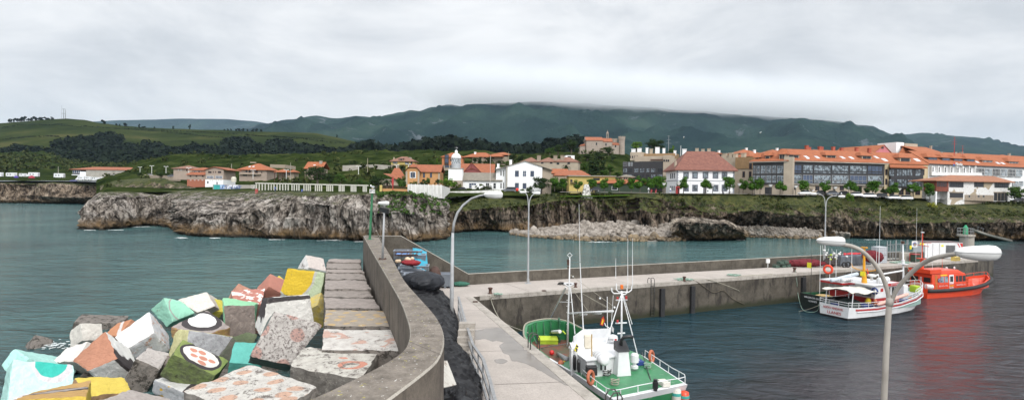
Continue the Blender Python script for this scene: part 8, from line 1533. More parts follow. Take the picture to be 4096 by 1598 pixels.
for k in range(6):dup(cr0,G(3356+k*21,1062-k*1.2,ZQ),math.atan2(u_.y,u_.x),['ribbed grey crate on the pier, leftmost of the line','ribbed grey crate second in the pier line','ribbed grey crate third in the pier line','ribbed grey crate fourth in the pier line','ribbed grey crate fifth in the pier line, beside the red net','ribbed grey crate under the red net on the pier'][k],scale=(.85,1,1.35))
mb=MB();p=G(3400,1056,ZQ);
sheet3('net_heap',[G(3373,1060,ZQ)+V3((0,0,1.4)),G(3442,1056,ZQ)+V3((0,0,1.4)),G(3442,1050,ZQ)+V3((0,0,1.45)),G(3373,1054,ZQ)+V3((0,0,1.45))],mat('red_sheet',(.45,.02,.03)),'strip of bright red net lying along the pier crates','net',.12)
t=thing('cage_crate','pale grey slatted box pallet stacked two high behind the red net','crate',G(3515,1050,ZQ),math.atan2(u_.y,u_.x));q=1.2
for z0 in(0,1.15):
 mb=MB();mb.box(-.9,-.5,z0+.05,.9,.5,z0+1.05);mb.bd('inner_box',mat('pale_grey_plastic',(.38,.41,.44)),t);mb=MB();[mb.box(-.93,-.53,z0+.05+k*.33,.93,.53,z0+.11+k*.33)for k in range(4)];[mb.box(x_-.03,-.55,z0+.05,x_+.03,-.531,z0+1.1)for x_ in(-.9,-.45,0,.45,.9)];mb.bd('slat',mat('grey_plastic',(.5,.53,.56)),t)
t=thing('trap_stack','stack of green crab traps against the pier parapet','fish trap',G(3130,1068,ZQ),math.atan2(u_.y,u_.x))
for x_,z_ in((-1.2,0),(0,0),(-.4,.45),(.9,0),(.5,.5)):
 mb=MB();[mb.tb([(x_+a,-.3,z_+c),(x_+a,.3,z_+c)],.025,4)for a in(-.4,.4)for c in(.03,.42)];[mb.tb([(x_-.4,y_,z_+c),(x_+.4,y_,z_+c)],.025,4)for y_ in(-.3,.3)for c in(.03,.42)];mb.box(x_-.36,-.27,z_+.05,x_+.36,.27,z_+.3);mb.bd('trap',mat('trap_green',(.07,.12,.09),(.03,.05,.04),sc=8),t)
mb=MB();p=G(3071,1068,ZQ);mb.box(p.x-.22,p.y-.1,ZQ+.55,p.x+.22,p.y+.1,ZQ+1.05);mb.box(p.x-.03,p.y-.03,ZQ,p.x+.03,p.y+.03,ZQ+.549);tag(mb.bd('power_box',WHT),'small white power box on a stub post by the parapet','power box')
t=thing('buoy_rack','cluster of white marker buoys on poles with tyres at the lamp foot','buoys',G(3340,1066,ZQ));rng=random.Random(9)
for k in range(16):
 x_,y_=rng.uniform(-1.5,1.6),rng.uniform(-.5,.5);h_=rng.uniform(1.2,3.0);mb=MB();mb.tb([(x_,y_,0),(x_+rng.uniform(-.4,.4),y_,h_)],.02,4);o=mb.bd('pole',DKST if k%2 else WHT,t);mb=MB();mb.ball((x_,y_,h_*.75),(.16,.16,.12),8);mb.bd('buoy',WHT if k%4 else LIME,t)
for x_,z_ in((.9,.35),(1.3,.4)):mb=MB();mb.tb([(x_+.32*math.cos(a*.5236),-.6,z_+.32*math.sin(a*.5236))for a in range(12)],.1,8,closed=True);mb.bd('tyre',BLACK,t,smooth=True)
lump('net_heap',3322,1066,ZQ,(.9,.6,.6),mat('brown_net',(.06,.04,.035),(.02,.018,.018),sc=6,bump=.9),'dark brown tangled gear at the foot of the far lamp','net',seed=31,f=.9)
GAZ=math.atan2(u_.y,u_.x)
t=thing('gate','galvanised tube and mesh gate closing off the pier head','gate',G(3553,1042,ZQ),GAZ);s_=pxm(82)
for px in(3545,3564,3582,3600,3603,3634,3673,3680):
 p=G(px,1042,ZQ);Y=p.y;x_=(V3((p.x,p.y,0))-V3((t.location.x,t.location.y,0))).dot(V3((math.cos(GAZ),math.sin(GAZ),0)));mb=MB();mb.tb([(x_,0,0),(x_,0,2.9 if px!=3582 else 2.2)],.05,6);mb.bd('post',ALU,t)
for z in(.3,1.3,2.3):mb=MB();mb.tb([(-.4,0,z),(4.9,0,z)],.03,5);mb.bd('rail',ALU,t)
mb=MB();[mb.tb([(x_,0,.3),(x_,0,2.3)],.008,3)for x_ in[i*.16-.3 for i in range(32)]];mb.bd('mesh',ALU,t)
def panel(name,label,px0,py0,px1,py1,Y,m,cat='sign'):
 t=thing(name,label,cat,W(px0,py1,Y));w_,h_=(px1-px0)*pxm(Y),(py1-py0)*pxm(Y);mb=MB();mb.box(0,-.03,0,w_,.03,h_);mb.bd('plate',m,t);return t,w_,h_
t,w_,h_=panel('sign','square white sign with a dark blue round emblem on the gate',3647,963,3669,987,83.5,WHT)
Mx=M4.Translation((w_/2,-.032,h_/2))@M4.Rotation(R(90),4,'X');mb=MB();mb.lt_([(.29,0),(.29,.02)],n=20,M=Mx);e_=mb.bd('emblem',BBLU,t);mb=MB();mb.lt_([(.23,0),(.23,.03)],n=20,M=Mx);mb.lt_([(.0,0),(.0,.03)],n=20,M=Mx);mb.bd('emblem_ring',WHT,e_);mb=MB();mb.lt_([(.2,0),(.2,.04)],n=20,M=Mx);mb.bd('emblem_centre',BBLU,e_);mb=MB();mb.box(-.03,-.1,.04,.03,.13,.055,M=Mx);mb.box(-.1,-.13,.04,.1,-.07,.055,M=Mx);mb.box(-.07,.05,.04,.07,.08,.055,M=Mx);mb.bd('emblem_mark',GOLD,e_)
t,w_,h_=panel('sign','small yellow strip sign beside the white container',3680,970,3695,978,83.5,mat('sign_yellow',(.8,.68,.02)));mb=MB();mb.box(.1,-.045,.08,.3,-.031,.2);mb.bd('pictogram',BBLK,t);mb=MB();mb.box(w_+.02,-.03,0,w_+.4,.03,h_);mb.bd('white_end',WHT,t)
t,w_,h_=panel('sign','little yellow warning sign on the gate post left of the emblem sign',3639,981,3646,995,83.4,MT['sign_yellow']);mb=MB();mb.add([(.08,-.045,.15),(w_-.08,-.045,.15),(w_/2,-.045,h_-.12)],[(0,1,2)]);mb.bd('pictogram',BBLK,t)
t=thing('container','white site container with a slatted vent and two red corner stripes on the pier head','container',G(3700,1034,ZQ),.06);cw,ch=5.9,2.45
mb=MB();mb.box(0,0,.1,cw,2.4,ch);mb.bd('body',BW,t,bevel=.04);mb=MB();mb.box(-.03,-.03,ch+.002,cw+.03,2.43,ch+.08);mb.bd('roof',mat('dark_roof',(.14,.10,.10)),t)
mb=MB();[mb.box(3.3+k*.17,-.03,.95,3.4+k*.17,-.002,2.0)for k in range(8)];mb.bd('vent',BBLK,t);mb=MB();mb.box(3.22,-.02,.88,4.7,-.001,2.07);mb.bd('vent_frame',ALU,t)
mb=MB();mb.add([(5.4,-.025,2.35),(5.85,-.025,2.35),(5.85,-.025,1.5)],[(0,2,1)]);mb.bd('red_stripe',RED,t);mb=MB();mb.add([(5.0,-.025,2.35),(5.15,-.025,2.35),(5.85,-.025,1.1),(5.75,-.025,1.05)],[(0,3,2,1)]);mb.bd('red_stripe',RED,t)
for x_ in(.35,1.15,2.2):mb=MB();mb.box(x_,-.03,.2,x_+.04,-.002,ch-.15);mb.bd('door_bar',ALU,t)
mb=MB();mb.box(2.5,-.025,1.85,2.85,-.002,2.1);mb.bd('yellow_label',MT['sign_yellow'],t);mb=MB();[mb.box(x_,y_,0,x_+.5,y_+.4,.098)for x_ in(.2,5)for y_ in(.2,1.8)];mb.bd('foot',BBLK,t)
t=thing('rubbish_bin','dark green wheeled bin with a red lid behind the gate','bin',G(3660,1048,ZQ),.3);mb=MB();mb.box(-.45,-.4,.1,.45,.4,1.1);mb.bd('body',mat('bin_green',(.03,.055,.035)),t,bevel=.05);mb=MB();mb.box(-.5,-.45,1.102,.5,.45,1.2);mb.bd('lid',BRED,t,bevel=.04)
for x_ in(-.35,.35):mb=MB();mb.tb([(x_-.04,.3,.1),(x_+.04,.3,.1)],.1,10);mb.bd('wheel',BLACK,t)
t=thing('cabinet','pale grey cabinet with a red marked side on the pier left of the bin','cabinet',G(3618,1044,ZQ),.25);mb=MB();mb.box(-.6,-.35,0,.6,.35,1.25);mb.bd('body',P_G,t,bevel=.03);mb=MB();mb.box(.45,-.37,.1,.6,-.352,1.2);mb.bd('red_edge',RED,t)
t=thing('barrier_block','black and yellow striped block on the pier edge below the container','barrier',G(3822,1042,ZQ),GAZ);mb=MB();mb.box(-.65,-.3,0,.65,.3,.6);mb.bd('body',mat('striped_yellow',(.6,.45,.12)),t)
for k in range(6):mb=MB();x_=-.62+k*.22;mb.add([(x_,-.303,.02),(x_+.09,-.303,.02),(x_-.02+.2,-.303,.58),(x_-.11+.2,-.303,.58)],[(0,1,2,3)]);mb.bd('black_stripe',BBLK,t)
p=G(3860,1010,3.4);t=thing('harbour_light','round concrete pillar with a platform, ladder and green beacon beyond the container','beacon',(p.x,p.y,0));q=pxm(p.y)
zp=W(3860,937,p.y).z;mb=MB();mb.lt_([(1.05,-2),(1.0,zp-.35)],(0.25,0,0),18);mb.bd('pillar',P_G,t);mb=MB();mb.lt_([(1.25,zp-.3),(1.25,zp)],(.1,0,0),18);mb.bd('platform',PTOP,t)
mb=MB();mb.lt_([(.32,zp+.002),(.36,zp+.1),(.33,zp+1.25),(.2,zp+1.35),(.1,zp+1.6)],(0,0,0),14);mb.bd('green_light',mat('beacon_green',(.05,.33,.17),(.04,.26,.13)),t,smooth=False)
mb=MB();[mb.tb([(1.1*math.cos(a),1.1*math.sin(a),zp),(1.1*math.cos(a),1.1*math.sin(a),zp+1.05)],.035,5)for a in[k*.785 for k in range(8)]];[mb.tb([(1.1*math.cos(a*.785),1.1*math.sin(a*.785),z)for a in range(8)],.03,5,closed=True)for z in(zp+.55,zp+1.05)];mb.bd('railing',ALU,t)
mb=MB();[mb.tb([(x_,-1.15,.8),(x_,-1.15,zp+1.1)],.03,5)for x_ in(-.85,-.45)];[mb.tb([(-.85,-1.15,z*.35),(-.45,-1.15,z*.35)],.02,4)for z in range(3,int(zp/.35))];mb.bd('ladder',ALU,t)
FOAM=mat('sea_foam',(.8,.82,.82),(.45,.52,.52),sc=2,rough=.9)
def foam(px,py,w_,h_,label,sd):
 rng=random.Random(sd);mb=MB()
 for i in range(90):
  c=G(px+rng.gauss(0,w_*.4),py+rng.gauss(0,h_*.35),.03+rng.random()*.12);r=rng.uniform(.12,.5)*(1 if c.y>100 else.35);mb.add([c+V3((r*math.cos(a*1.05)*rng.uniform(.5,1.5),r*.7*math.sin(a*1.05)*rng.uniform(.5,1.4),0))for a in range(6)],[(0,1,2,3,4,5)])
 tag(mb.bd('foam',FOAM),label,'foam',kind='stuff')
foam(1330,958,55,5,'white surf breaking at the foot of the limestone cliff',1);foam(560,906,60,3,'thin line of foam in the cleft of the left rocks',2);foam(215,1378,70,22,'swirls of foam around the dark block in the shallows',3);foam(725,950,25,3,'small patch of foam at the rocky point',4);foam(150,814,330,1.5,'thin white wash line under the far headland',5);foam(1320,952,30,6,'brightest surf patch left of the green beacon post',6);foam(2960,958,20,3,'small foam patch beside the islet rock',7)
rg_=random.Random(4)
for k,(px,py,w_,lb)in enumerate(((360,919,22,'foam fringe at the very tip of the left promontory'),(470,919,30,'foam fringe below the left promontory boulders'),(860,951,26,'foam fringe under the middle limestone cliff'),(1100,957,34,'foam fringe left of the bright surf patch'),(1450,965,30,'foam fringe just behind the green beacon post'),(2400,967,60,'thin foam along the boulder beach'),(3500,957,40,'thin foam at the rocks behind the pier head'))):foam(px,py,w_,1.6,lb,20+k)
# ---------------------------------------------------------------- planting in the town
GT='clipped street trees along the promenade'
pl=[(3012,704,775,52,'round street tree left of the two joined ones at the flats'),(3120,716,776,46,'street tree in front of the left glazed wing'),(3216,717,776,44,'street tree just right of the corner pillar, over a white car'),(3302,718,776,46,'street tree second right of the corner pillar'),(3403,714,778,48,'street tree in the middle of the glazed front'),(3490,719,780,52,'wide street tree at the right end of the glazed front'),(3576,727,786,50,'street tree left in front of the beige flag building'),(3654,725,784,52,'street tree right in front of the beige flag building'),(3719,728,798,40,'dark street tree between flag building and ruin'),
  (2734,703,770,50,'street tree before the left windows of the white villa'),(2823,707,770,46,'street tree before the door of the white villa'),(2918,702,770,50,'street tree at the right corner of the white villa'),(2972,712,770,40,'street tree right of the white villa'),(3040,702,776,40,'street tree touching the left glazed wing'),
  (2370,712,764,44,'street tree in front of the yellow building'),(2418,708,766,42,'street tree right of the small stone obelisk'),(2478,706,766,50,'street tree before the green pavilion window'),(2525,708,767,42,'street tree third left of the flats trees'),(2560,700,767,48,'street tree before the left of the dark flats'),(2600,702,767,42,'street tree before the middle of the dark flats'),(2626,700,768,46,'tall bright tree before the right of the dark flats'),(2650,700,768,38,'street tree touching the left wall of the white villa'),(2218,700,760,46,'street tree right of the dark evergreen'),(2250,710,760,42,'street tree left of the yellow building'),(2310,716,766,40,'low street tree under the yellow building balcony')]
for i,(x,yt,yb_,w_,lb)in enumerate(pl):tpx('plane','plane',x,yt,yb_,177 if x<2700 else 176 if x<2980 else 174,w_,lb,'street tree','street_tree',GT,i)
for x,y,w_,lb in((3244,752,24,'bare pollarded tree left of the dark parked car'),(3292,752,24,'bare pollarded tree behind the grey parked car'),(3335,750,26,'bare pollarded tree near the middle lamp of the glazed front')):tpx('bare','dark',x,y-8,778,179,w_,lb,'tree','bare_tree','leafless trees by the glazed block')
for x,y,w_,lb in((3433,742,28,'small dark round tree behind the parked white cars'),(3465,744,24,'small dark tree before the glazed block right end'),(3532,748,20,'small dark tree at the joint of the two facades')):tpx('plane','dark',x,y,780,180,w_,lb,'tree','tree',None,1)
tpx('broad','dark',2165,703,775,174,92,'dark spreading evergreen covering the right corner of the white house',seed=2);tpx('bush','dark',2122,738,775,173,40,'dark shrub left of the spreading evergreen','shrub','shrub')
tpx('plane','mid',4060,742,806,178,56,'street tree right of the ruined house','street tree','street_tree',GT,2);tpx('plane','mid',4092,748,806,178,40,'street tree cut by the right edge of the picture','street tree','street_tree',GT,1)
tpx('bush','yellow',3732,800,850,172,62,'round yellow green bush on the cliff below the ruined house','shrub','shrub');tpx('bush','bright',3395,765,805,172,44,'bright green bush on the cliff edge before the parked cars','shrub','shrub')
hill=[('broad','dark',2233,574,618,318,62,'dark rounded tree at the left foot of the chapel hill'),('broad','dark',2285,556,612,322,70,'big dark oak left of the chapel apse'),('broad','mid',2200,588,622,315,44,'lower tree at the left edge of the chapel hill'),('bush','dark',2310,588,612,316,30,'round shrub touching the chapel apse'),('broad','dark',2434,583,622,312,48,'bushy tree in front of the chapel nave'),('bush','dark',2388,598,625,305,44,'dark shrub below the chapel wall'),
  ('tall','dark',2385,630,700,262,60,'tall dark conifer in the middle of the slope below the chapel'),('tall','dark',2410,640,705,262,44,'dark conifer right beside the tallest one'),('tall','dark',2362,645,704,262,40,'dark conifer left beside the tallest one'),('broad','mid',2340,648,690,270,44,'mid green tree between pale villas and the conifers'),('broad','mid',2440,655,700,262,50,'green tree right of the conifers'),('broad','mid',2470,685,712,240,44,'low green tree left of the dark flats'),('broad','dark',2350,612,642,300,60,'dark thicket tree under the chapel apse'),('broad','dark',2400,614,645,300,50,'dark thicket tree under the chapel nave'),('bush','shrub',2310,610,640,300,50,'olive shrub left of the thicket'),('bush','dark',2450,618,640,300,40,'shrub beside the grassy terrace under the tower'),('bush','mid',2420,670,700,258,40,'leafy shrub at the foot of the conifers'),('bush','mid',2255,640,668,280,26,'shrub behind the pale villas'),
  ('broad','bright',2546,562,606,330,48,'round bright green tree behind the flats left of the big oak'),('broad','dark',2618,553,612,330,86,'big dark oak rising behind the beige flats'),('tall','bright',2692,582,612,300,18,'slim bright tree behind the flats roof'),('bush','mid',2680,590,612,300,24,'small pale bush next to the slim bright tree')]
for i,a in enumerate(hill):tpx(a[0],a[1],a[2],a[3],a[4],a[5],a[6],a[7],'tree' if a[0]!='bush' else 'shrub','tree' if a[0]!='bush' else 'shrub',None,i)
def palm(cx,yt,yb_,Y,label):
 P=W(cx,yb_,Y);h=(yb_-yt)*pxm(Y);t=thing('palm_tree',label,'palm',P);mb=MB();mb.tb([(0,0,-.3),(0,0,h*.55)],[.3,.22],7);mb.bd('trunk',BARK,t);mb=MB();rng=random.Random(int(cx))
 for k in range(34):
  a=rng.uniform(0,6.28);e=rng.uniform(-.4,1.3);L_=h*.62;prev=V3((0,0,h*.55))
  for s in range(6):
   e2=e-.28*s;nx=prev+V3((math.cos(a)*math.cos(e2),math.sin(a)*math.cos(e2),math.sin(e2)))*L_/6;w_=.32*(1-s/6)+.05;sd_=V3((-math.sin(a),math.cos(a),0))*w_;mb.add([prev-sd_,nx-sd_*.8+V3((0,0,-.12)),nx+sd_*.8+V3((0,0,-.12)),prev+sd_],[(0,1,2,3)]);prev=nx
 mb.bd('crown',LF['dark'],t)
palm(1610,652,690,262,'palm in front of the yellow and stone house');palm(2264,650,690,255,'palm in front of the pale villas');palm(1548,706,752,188,'wide dark palm left of the orange house')
for i,a in enumerate((('plane','mid',1607,700,764,180,44,'young tree before the left wall of the orange house','tree'),('bush','bright',1780,702,740,174,66,'bright green feathery hedge bush over the white wall, left part','shrub'),('bush','bright',1808,716,748,172,50,'bright feathery hedge bush right end, before the lighthouse','shrub'),('bush','mid',1710,705,738,180,32,'shrub under the windows of the orange house','shrub'),('bush','mid',1655,718,742,176,36,'dark shrub spilling over the white wall at its left end','shrub'),('bush','dark',1690,722,742,177,36,'shrub spilling over the white wall centre','shrub'),('bush','dark',1750,712,738,178,30,'dark shrub between orange house and feathery hedge','shrub'),('bush','shrub',1945,734,764,174,50,'flowering reddish shrub before the keepers house','shrub'),('bush','mid',2090,752,766,172,26,'low shrub before the white house windows','shrub'),
 ('broad','dark',1270,655,742,222,100,'large black green tree mass on the slope beside the orange roofed house','tree'),('broad','dark',1320,690,745,215,60,'dark tree at the right of the black green mass','tree'),('broad','mid',1360,690,748,205,60,'green tree above the right part of the pergola','tree'),('broad','mid',1440,712,755,196,50,'tree above the right end of the pergola','tree'),('broad','dark',1505,700,758,196,70,'dark tree left of the wide palm','tree'),('broad','mid',1550,690,730,215,44,'tree behind the palm and low annex','tree'),
 ('broad','dark',1900,628,655,300,40,'dark tree before the long house left half','tree'),('tall','dark',1920,626,656,298,28,'pointed tree before the long house','tree'),('broad','dark',1958,626,655,300,34,'dark tree before the long house right half','tree'),('broad','dark',2050,612,650,300,44,'dark tree right of the long house','tree'),('broad','dark',2085,618,650,300,44,'dark tree above the white house gable','tree'),('broad','dark',2000,640,662,260,40,'dark bush behind the white house left wing','tree'),('bush','mid',2030,640,662,260,40,'green bush behind the white house roof','shrub'),
 ('tall','bright',1748,632,660,290,16,'slim pale young tree left of the modern house','tree'),('broad','mid',1725,642,662,280,40,'green shrub tree between yellow house and modern house','tree'),('broad','dark',1460,596,622,420,36,'dark tree on the ridge left of the yellow house','tree'),('broad','dark',1425,610,640,400,46,'round dark tree on the scrub ridge','tree'),('broad','dark',1412,640,665,330,44,'round tree above the long retaining wall','tree'),('broad','dark',1350,650,672,320,34,'small round tree left of the retaining wall','tree'),('broad','dark',1525,606,645,400,70,'dark tree group left of the yellow house','tree'),('bush','mid',1480,722,745,200,30,'shrub above the yellow gate pillar','shrub'),
 ('bush','dark',562,687,702,300,30,'trimmed dark bush beside the left pier lamp of the road','shrub'),('bush','dark',648,685,706,290,44,'wide dark bush beside the parked car on the road','shrub'),('bush','mid',920,690,712,262,26,'bush right of the gabled house','shrub'),('bush','dark',2439,763,781,165,30,'low dark bush on the grass right of the obelisk','shrub'))):
 tpx(a[0],a[1],a[2],a[3],a[4],a[5],a[6],a[7],a[8],'tree' if a[8]=='tree' else 'shrub',None,i)
rng=random.Random(5);sky_t=[(37,475,14),(45,476,12),(57,474,14),(70,472,16),(83,468,20),(97,467,20),(113,472,14),(126,470,16),(142,468,20),(158,468,18),(167,470,14),(183,470,14),(193,471,16),(210,469,14),(415,482,20),(466,494,12),(478,497,8),(501,494,20),(513,505,12),(556,497,9),(574,507,18),(618,506,8),(692,505,9),(759,500,11),(898,516,8),(912,516,9),(924,517,10),(945,516,14),(957,515,16),(972,515,14),(990,516,10),(1010,517,14),(1026,516,16),(1045,517,14),(1348,540,8),(1360,555,10),(1440,572,10),(1460,580,10),(1478,578,8)]
def cy(px):
 k=max(i for i in range(len(crest))if crest[i][0]<=px);a,c=crest[k],crest[k+1];return lerp(a[1],c[1],(px-a[0])/(c[0]-a[0]))
for i,(x,yt,w_)in enumerate(sky_t):
 pos='in the clump on the hilltop left of the masts' if x<240 else 'standing alone on the slope right of the masts' if x<800 else 'in the row above the middle of the green hill' if x<1100 else 'on the falling right shoulder of the green hill'
 tpx('small','forest',x,yt-2,cy(x)+3,1585,w_*1.1,'tiny dark tree '+pos,'tree','tree','skyline trees '+pos,i)
def blobmesh(name,pts,mt,label,nleaf=26):
 mb=MB();rg=random.Random(17)
 for c,r in pts:
  leaves(mb,c+V3((0,0,r*.6)),(r,r,r*.85),nleaf,r*.42,0,rg)
 return tag(mb.bd(name,mt),label,'forest' if 'forest' in name else 'scrub',kind='stuff')
def gridpt(grid,u,v):
 i=min(int(u*(len(grid)-1)),len(grid)-2);j=min(int(v*(len(grid[0])-1)),len(grid[0])-2);return V3(grid[i][j])
rg=random.Random(11);pts=[]
tries=0
while len(pts)<1900 and tries<40000:
 tries+=1;u,v=rg.random(),rg.uniform(.02,.62);p=gridpt(gC,u,v);px=CX+F*(p-CAMPOS).dot(RT)/(p-CAMPOS).dot(fwd0);
 py=CY-F*(p-CAMPOS).dot(UP)/(p-CAMPOS).dot(fwd0)
 if px<-60 or px>1560:continue
 lim=596+14*math.sin(px*.011)+10*math.sin(px*.037+1)-38*math.exp(-((px-360)/110)**2)-18*math.exp(-((px-960)/50)**2)-24*math.exp(-((px-1180)/60)**2)-10*math.exp(-((px-700)/120)**2)
 if py<lim or py>665:continue
 r=rg.uniform(5,10);pts.append((p+V3((rg.uniform(-12,12),rg.uniform(-12,12),0)),r))
hedge=[]
for ln_ in([(0,512),(60,503),(140,499),(240,500),(330,510)],[(330,506),(430,512),(560,520),(700,531),(830,548),(960,556)],[(540,512),(640,522),(760,527),(900,534),(1060,545),(1180,552),(1300,556)],[(0,560),(120,548),(240,545)],[(980,540),(1120,548),(1250,560),(1380,575)]):
 for(xa,ya),(xb,yb2)in zip(ln_,ln_[1:]):
  for q in range(int((xb-xa)/2.2)):
   u_2=q*2.2/(xb-xa);px,py=lerp(xa,xb,u_2),lerp(ya,yb2,u_2)+rg.uniform(-.6,.6);best=None
   ci=min(len(gC)-1,max(0,int((px+300)/8)))
   for p in gC[ci][4:45]:
    e=abs(CY-F*(p-CAMPOS).dot(UP)/(p-CAMPOS).dot(fwd0)-py)
    if best is None or e<best[0]:best=(e,p)
   if rg.random()<.8:hedge.append((best[1]+V3((rg.uniform(-3,3)+(px-(CX+F*(best[1]-CAMPOS).dot(RT)/(best[1]-CAMPOS).dot(fwd0)))*.6,0,0)),rg.uniform(1.0,2.3)))
blobmesh('hedgerow',hedge,LF['forest'],'thin hedges and field banks crossing the green hill',12)
blobmesh('forest',pts,LF['forest'],'dark wood covering the lower slope of the green hill',30)
pts=[]
for i in range(330):
 px=rg.uniform(1440,2330);Y=rg.uniform(820,1250);yt=585+18*math.sin(px*.013)+rg.uniform(-8,22)
 c=W(px,yt+14,Y);r=rg.uniform(7,13);pts.append((V3((c.x,c.y,c.z)),r));pts.append((c-V3((0,0,r*1.3)),r*1.1))
blobmesh('forest',pts,LF['forest'],'dark pine wood behind the houses in the middle',34)
hc={px:[(640,500),(622,800),(598,1100),(600,1500)]for px in(1400,1600,1800,2000,2200,2400)};hc[1340]=[(640,500),(632,800),(625,1100),(630,1500)];hc[2500]=hc[1340]
o,_=sheet('wooded_rise',hc,10,[6,8,4],[SCRUB],bumpy(4,.01));tag(o,kind='structure')
o,_=sheet('town_ground',{px:[(lerp(770,800,(px-2400)/2000),230),(lerp(735,760,(px-2400)/2000),400),(700,900),(660,2600)]for px in(2400,3000,3600,4400)},40,[4,4,4],[SCRUB],bumpy(1,.02));tag(o,kind='structure')
o,_=sheet('valley_ground',{px:[(665,900),(655,1400),(640,2700)]for px in(-300,1000,2500)},60,[4,4],[SCRUB],bumpy(2,.01));tag(o,kind='structure')
pts=[]
for i in range(900):
 u,v=rg.random(),rg.uniform(.2,.98);p=gridpt(gA,u,v);px=CX+F*(p-CAMPOS).dot(RT)/(p-CAMPOS).dot(fwd0)
 if px>2480 or noise.noise(p*.02)<-.12:continue
 r=rg.uniform(.8,2.3);pts.append((p,r))
for i in range(500):
 u,v=rg.random(),rg.uniform(.35,.98);p=gridpt(gL,u,v)
 if noise.noise(p*.012)<-.05:continue
 pts.append((p,rg.uniform(2,4.5)))
blobmesh('scrub',pts,LF['shrub'],'scrub bushes scattered over the slopes behind the coast',20)
pts=[];
for i in range(1500):
 u,v=rg.random(),rg.uniform(.60,1.0);p=gridpt(g2,u,v)
 if p.z<7 or noise.noise(p*.12)<-.02:continue
 pts.append((p-V3((0,0,.1)),rg.uniform(.25,.7)))
blobmesh('scrub',pts,LF['shrub'],'heather and low shrubs along the cove cliff edge',16)
pts=[]
for i in range(260):
 u,v=rg.uniform(.80,1.0),rg.uniform(.45,1.0);p=gridpt(g1,u,v)
 if p.z<6.5:continue
 pts.append((p-V3((0,0,.1)),rg.uniform(.3,.8)))
blobmesh('scrub',pts,LF['mid'],'green bank spilling over the cliff below the white wall',18)
# ---------------------------------------------------------------- walls, pergola, lamps, cars, people
ROAD=mat('road_asphalt',(.085,.083,.08),(.06,.058,.056),sc=1,rough=.9);PAV=mat('paving',(.32,.30,.27),(.25,.235,.21),sc=1,rough=.9)
def ribbon(name,pts,wd,m,th=.12,kind='structure'):
 mb=MB();P=[V3(p)for p in pts]
 for p,q in zip(P,P[1:]):mb.qd_(p,q,q+V3((0,wd,.0)),p+V3((0,wd,0)),0);mb.qd_(p-V3((0,0,th)),q-V3((0,0,th)),q,p,0)
 return tag(mb.bd(name,m),kind=kind)
ribbon('promenade',[W(x,y,Y)for x,y,Y in((2240,766,176),(2500,768,176),(2700,772,176),(2950,773,176),(3150,778,176),(3400,780,178),(3600,790,180),(3715,798,182))],6,PAV)
ribbon('street',[W(x,y,Y)+V3((0,6.1,-.1))for x,y,Y in((2240,766,176),(2500,768,176),(2700,772,176),(2950,773,176),(3150,778,176),(3400,780,178),(3600,790,180),(3715,798,182))],9,ROAD)
ribbon('lawn',[W(x,y,Y)for x,y,Y in((2240,783,174),(2300,782,173),(2420,781,173),(2520,777,173))],5,land_mat('lawn',[(.05,.10,.015),(.07,.13,.02),(.09,.15,.028)],sc=.3),.3)
def wall_line(name,label,pts,h,m,cat='wall',th=.3,panel=None,capm=None):
 t=thing(name,label,cat,V3(pts[0]));P=[V3(p)for p in pts];mb=MB()
 for p,q in zip(P,P[1:]):
  hh=h if not isinstance(h,(list,tuple))else h[0];d=(q-p).normalized();n_=V3((-d.y,d.x,0)).normalized()*th;o=P[0]
  vs=[p-o,q-o,q+n_-o,p+n_-o];mb.add([v-V3((0,0,1.5))for v in vs]+[v+V3((0,0,hh))for v in vs],[(0,1,5,4),(1,2,6,5),(2,3,7,6),(3,0,4,7),(4,5,6,7)])
 mb.bd('wall_face',m,t);return t
t=wall_line('garden_wall','white panelled garden wall stepping along the clifftop below the orange house',[W(1630,768,166),W(1700,770,166),W(1768,772,168),W(1800,780,165)],2.3,mat('stained_white_wall',(.62,.62,.60),(.40,.39,.36),sc=.8,lo=.3,hi=.55,stretch=(1,1,.3)))
for x in(1645,1662,1680,1697,1714,1732,1748,1764):p=W(x,768+(x-1630)*.02,165.9);mb=MB();mb.box(-.12,-.12,-.3,.12,-.01,2.4,M=M4.Translation(p-t.location));mb.bd('pier',WHT,t)
wall_line('garden_wall','low white wall with peeling lower edge in front of the lighthouse',[W(1800,776,165),W(1850,775,166),W(1930,772,168),W(2005,768,170)],.9,MT['stained_white_wall'])
wall_line('boundary_wall','low orange rendered wall with a pillar left of the white garden wall',[W(1530,760,178),W(1628,762,176)],.5,P_O)
t=thing('gate_pillar','yellow gate pillar with a pyramid cap at the left end of the orange wall','pillar',W(1524,764,178));mb=MB();mb.box(-.35,-.3,-.5,.35,.3,1.6);mb.add([(-.45,-.4,1.6),(.45,-.4,1.6),(.45,.4,1.6),(-.45,.4,1.6),(0,0,1.95)],[(0,1,4),(1,2,4),(2,3,4),(3,0,4)]);mb.bd('pillar',P_Y,t)
t=thing('fence','dark slatted fence on top of the low orange wall','fence',W(1530,757,178));mb=MB();w_=95*pxm(178);[mb.box(k*.25,0,.05,k*.25+.07,.05,.95)for k in range(int(w_/.25))];mb.box(0,.05,.75,w_,.09,.85);mb.bd('slats',FRB,t)
wall_line('retaining_wall','long pale stone retaining wall on the slope left of the yellow house',[W(1370,672,300),W(1440,670,300),W(1510,668,300),W(1562,672,300)],1.4,P_G)
wall_line('retaining_wall','low stone wall by the roadside bushes on the left',[W(575,706,300),W(720,712,280)],1.0,P_S)
wall_line('retaining_wall','low rubble wall above the bungalow',[W(1080,660,340),W(1140,662,340),W(1180,668,330)],.5,P_S)
gw=W(851,762,208);t=thing('graffiti_wall','low concrete wall with turquoise, blue and silver graffiti by the rocks','wall',gw);w_=(1018-851)*pxm(208);mb=MB();mb.box(0,0,-1,w_,.3,2.25);mb.bd('wall_face',P_G,t)
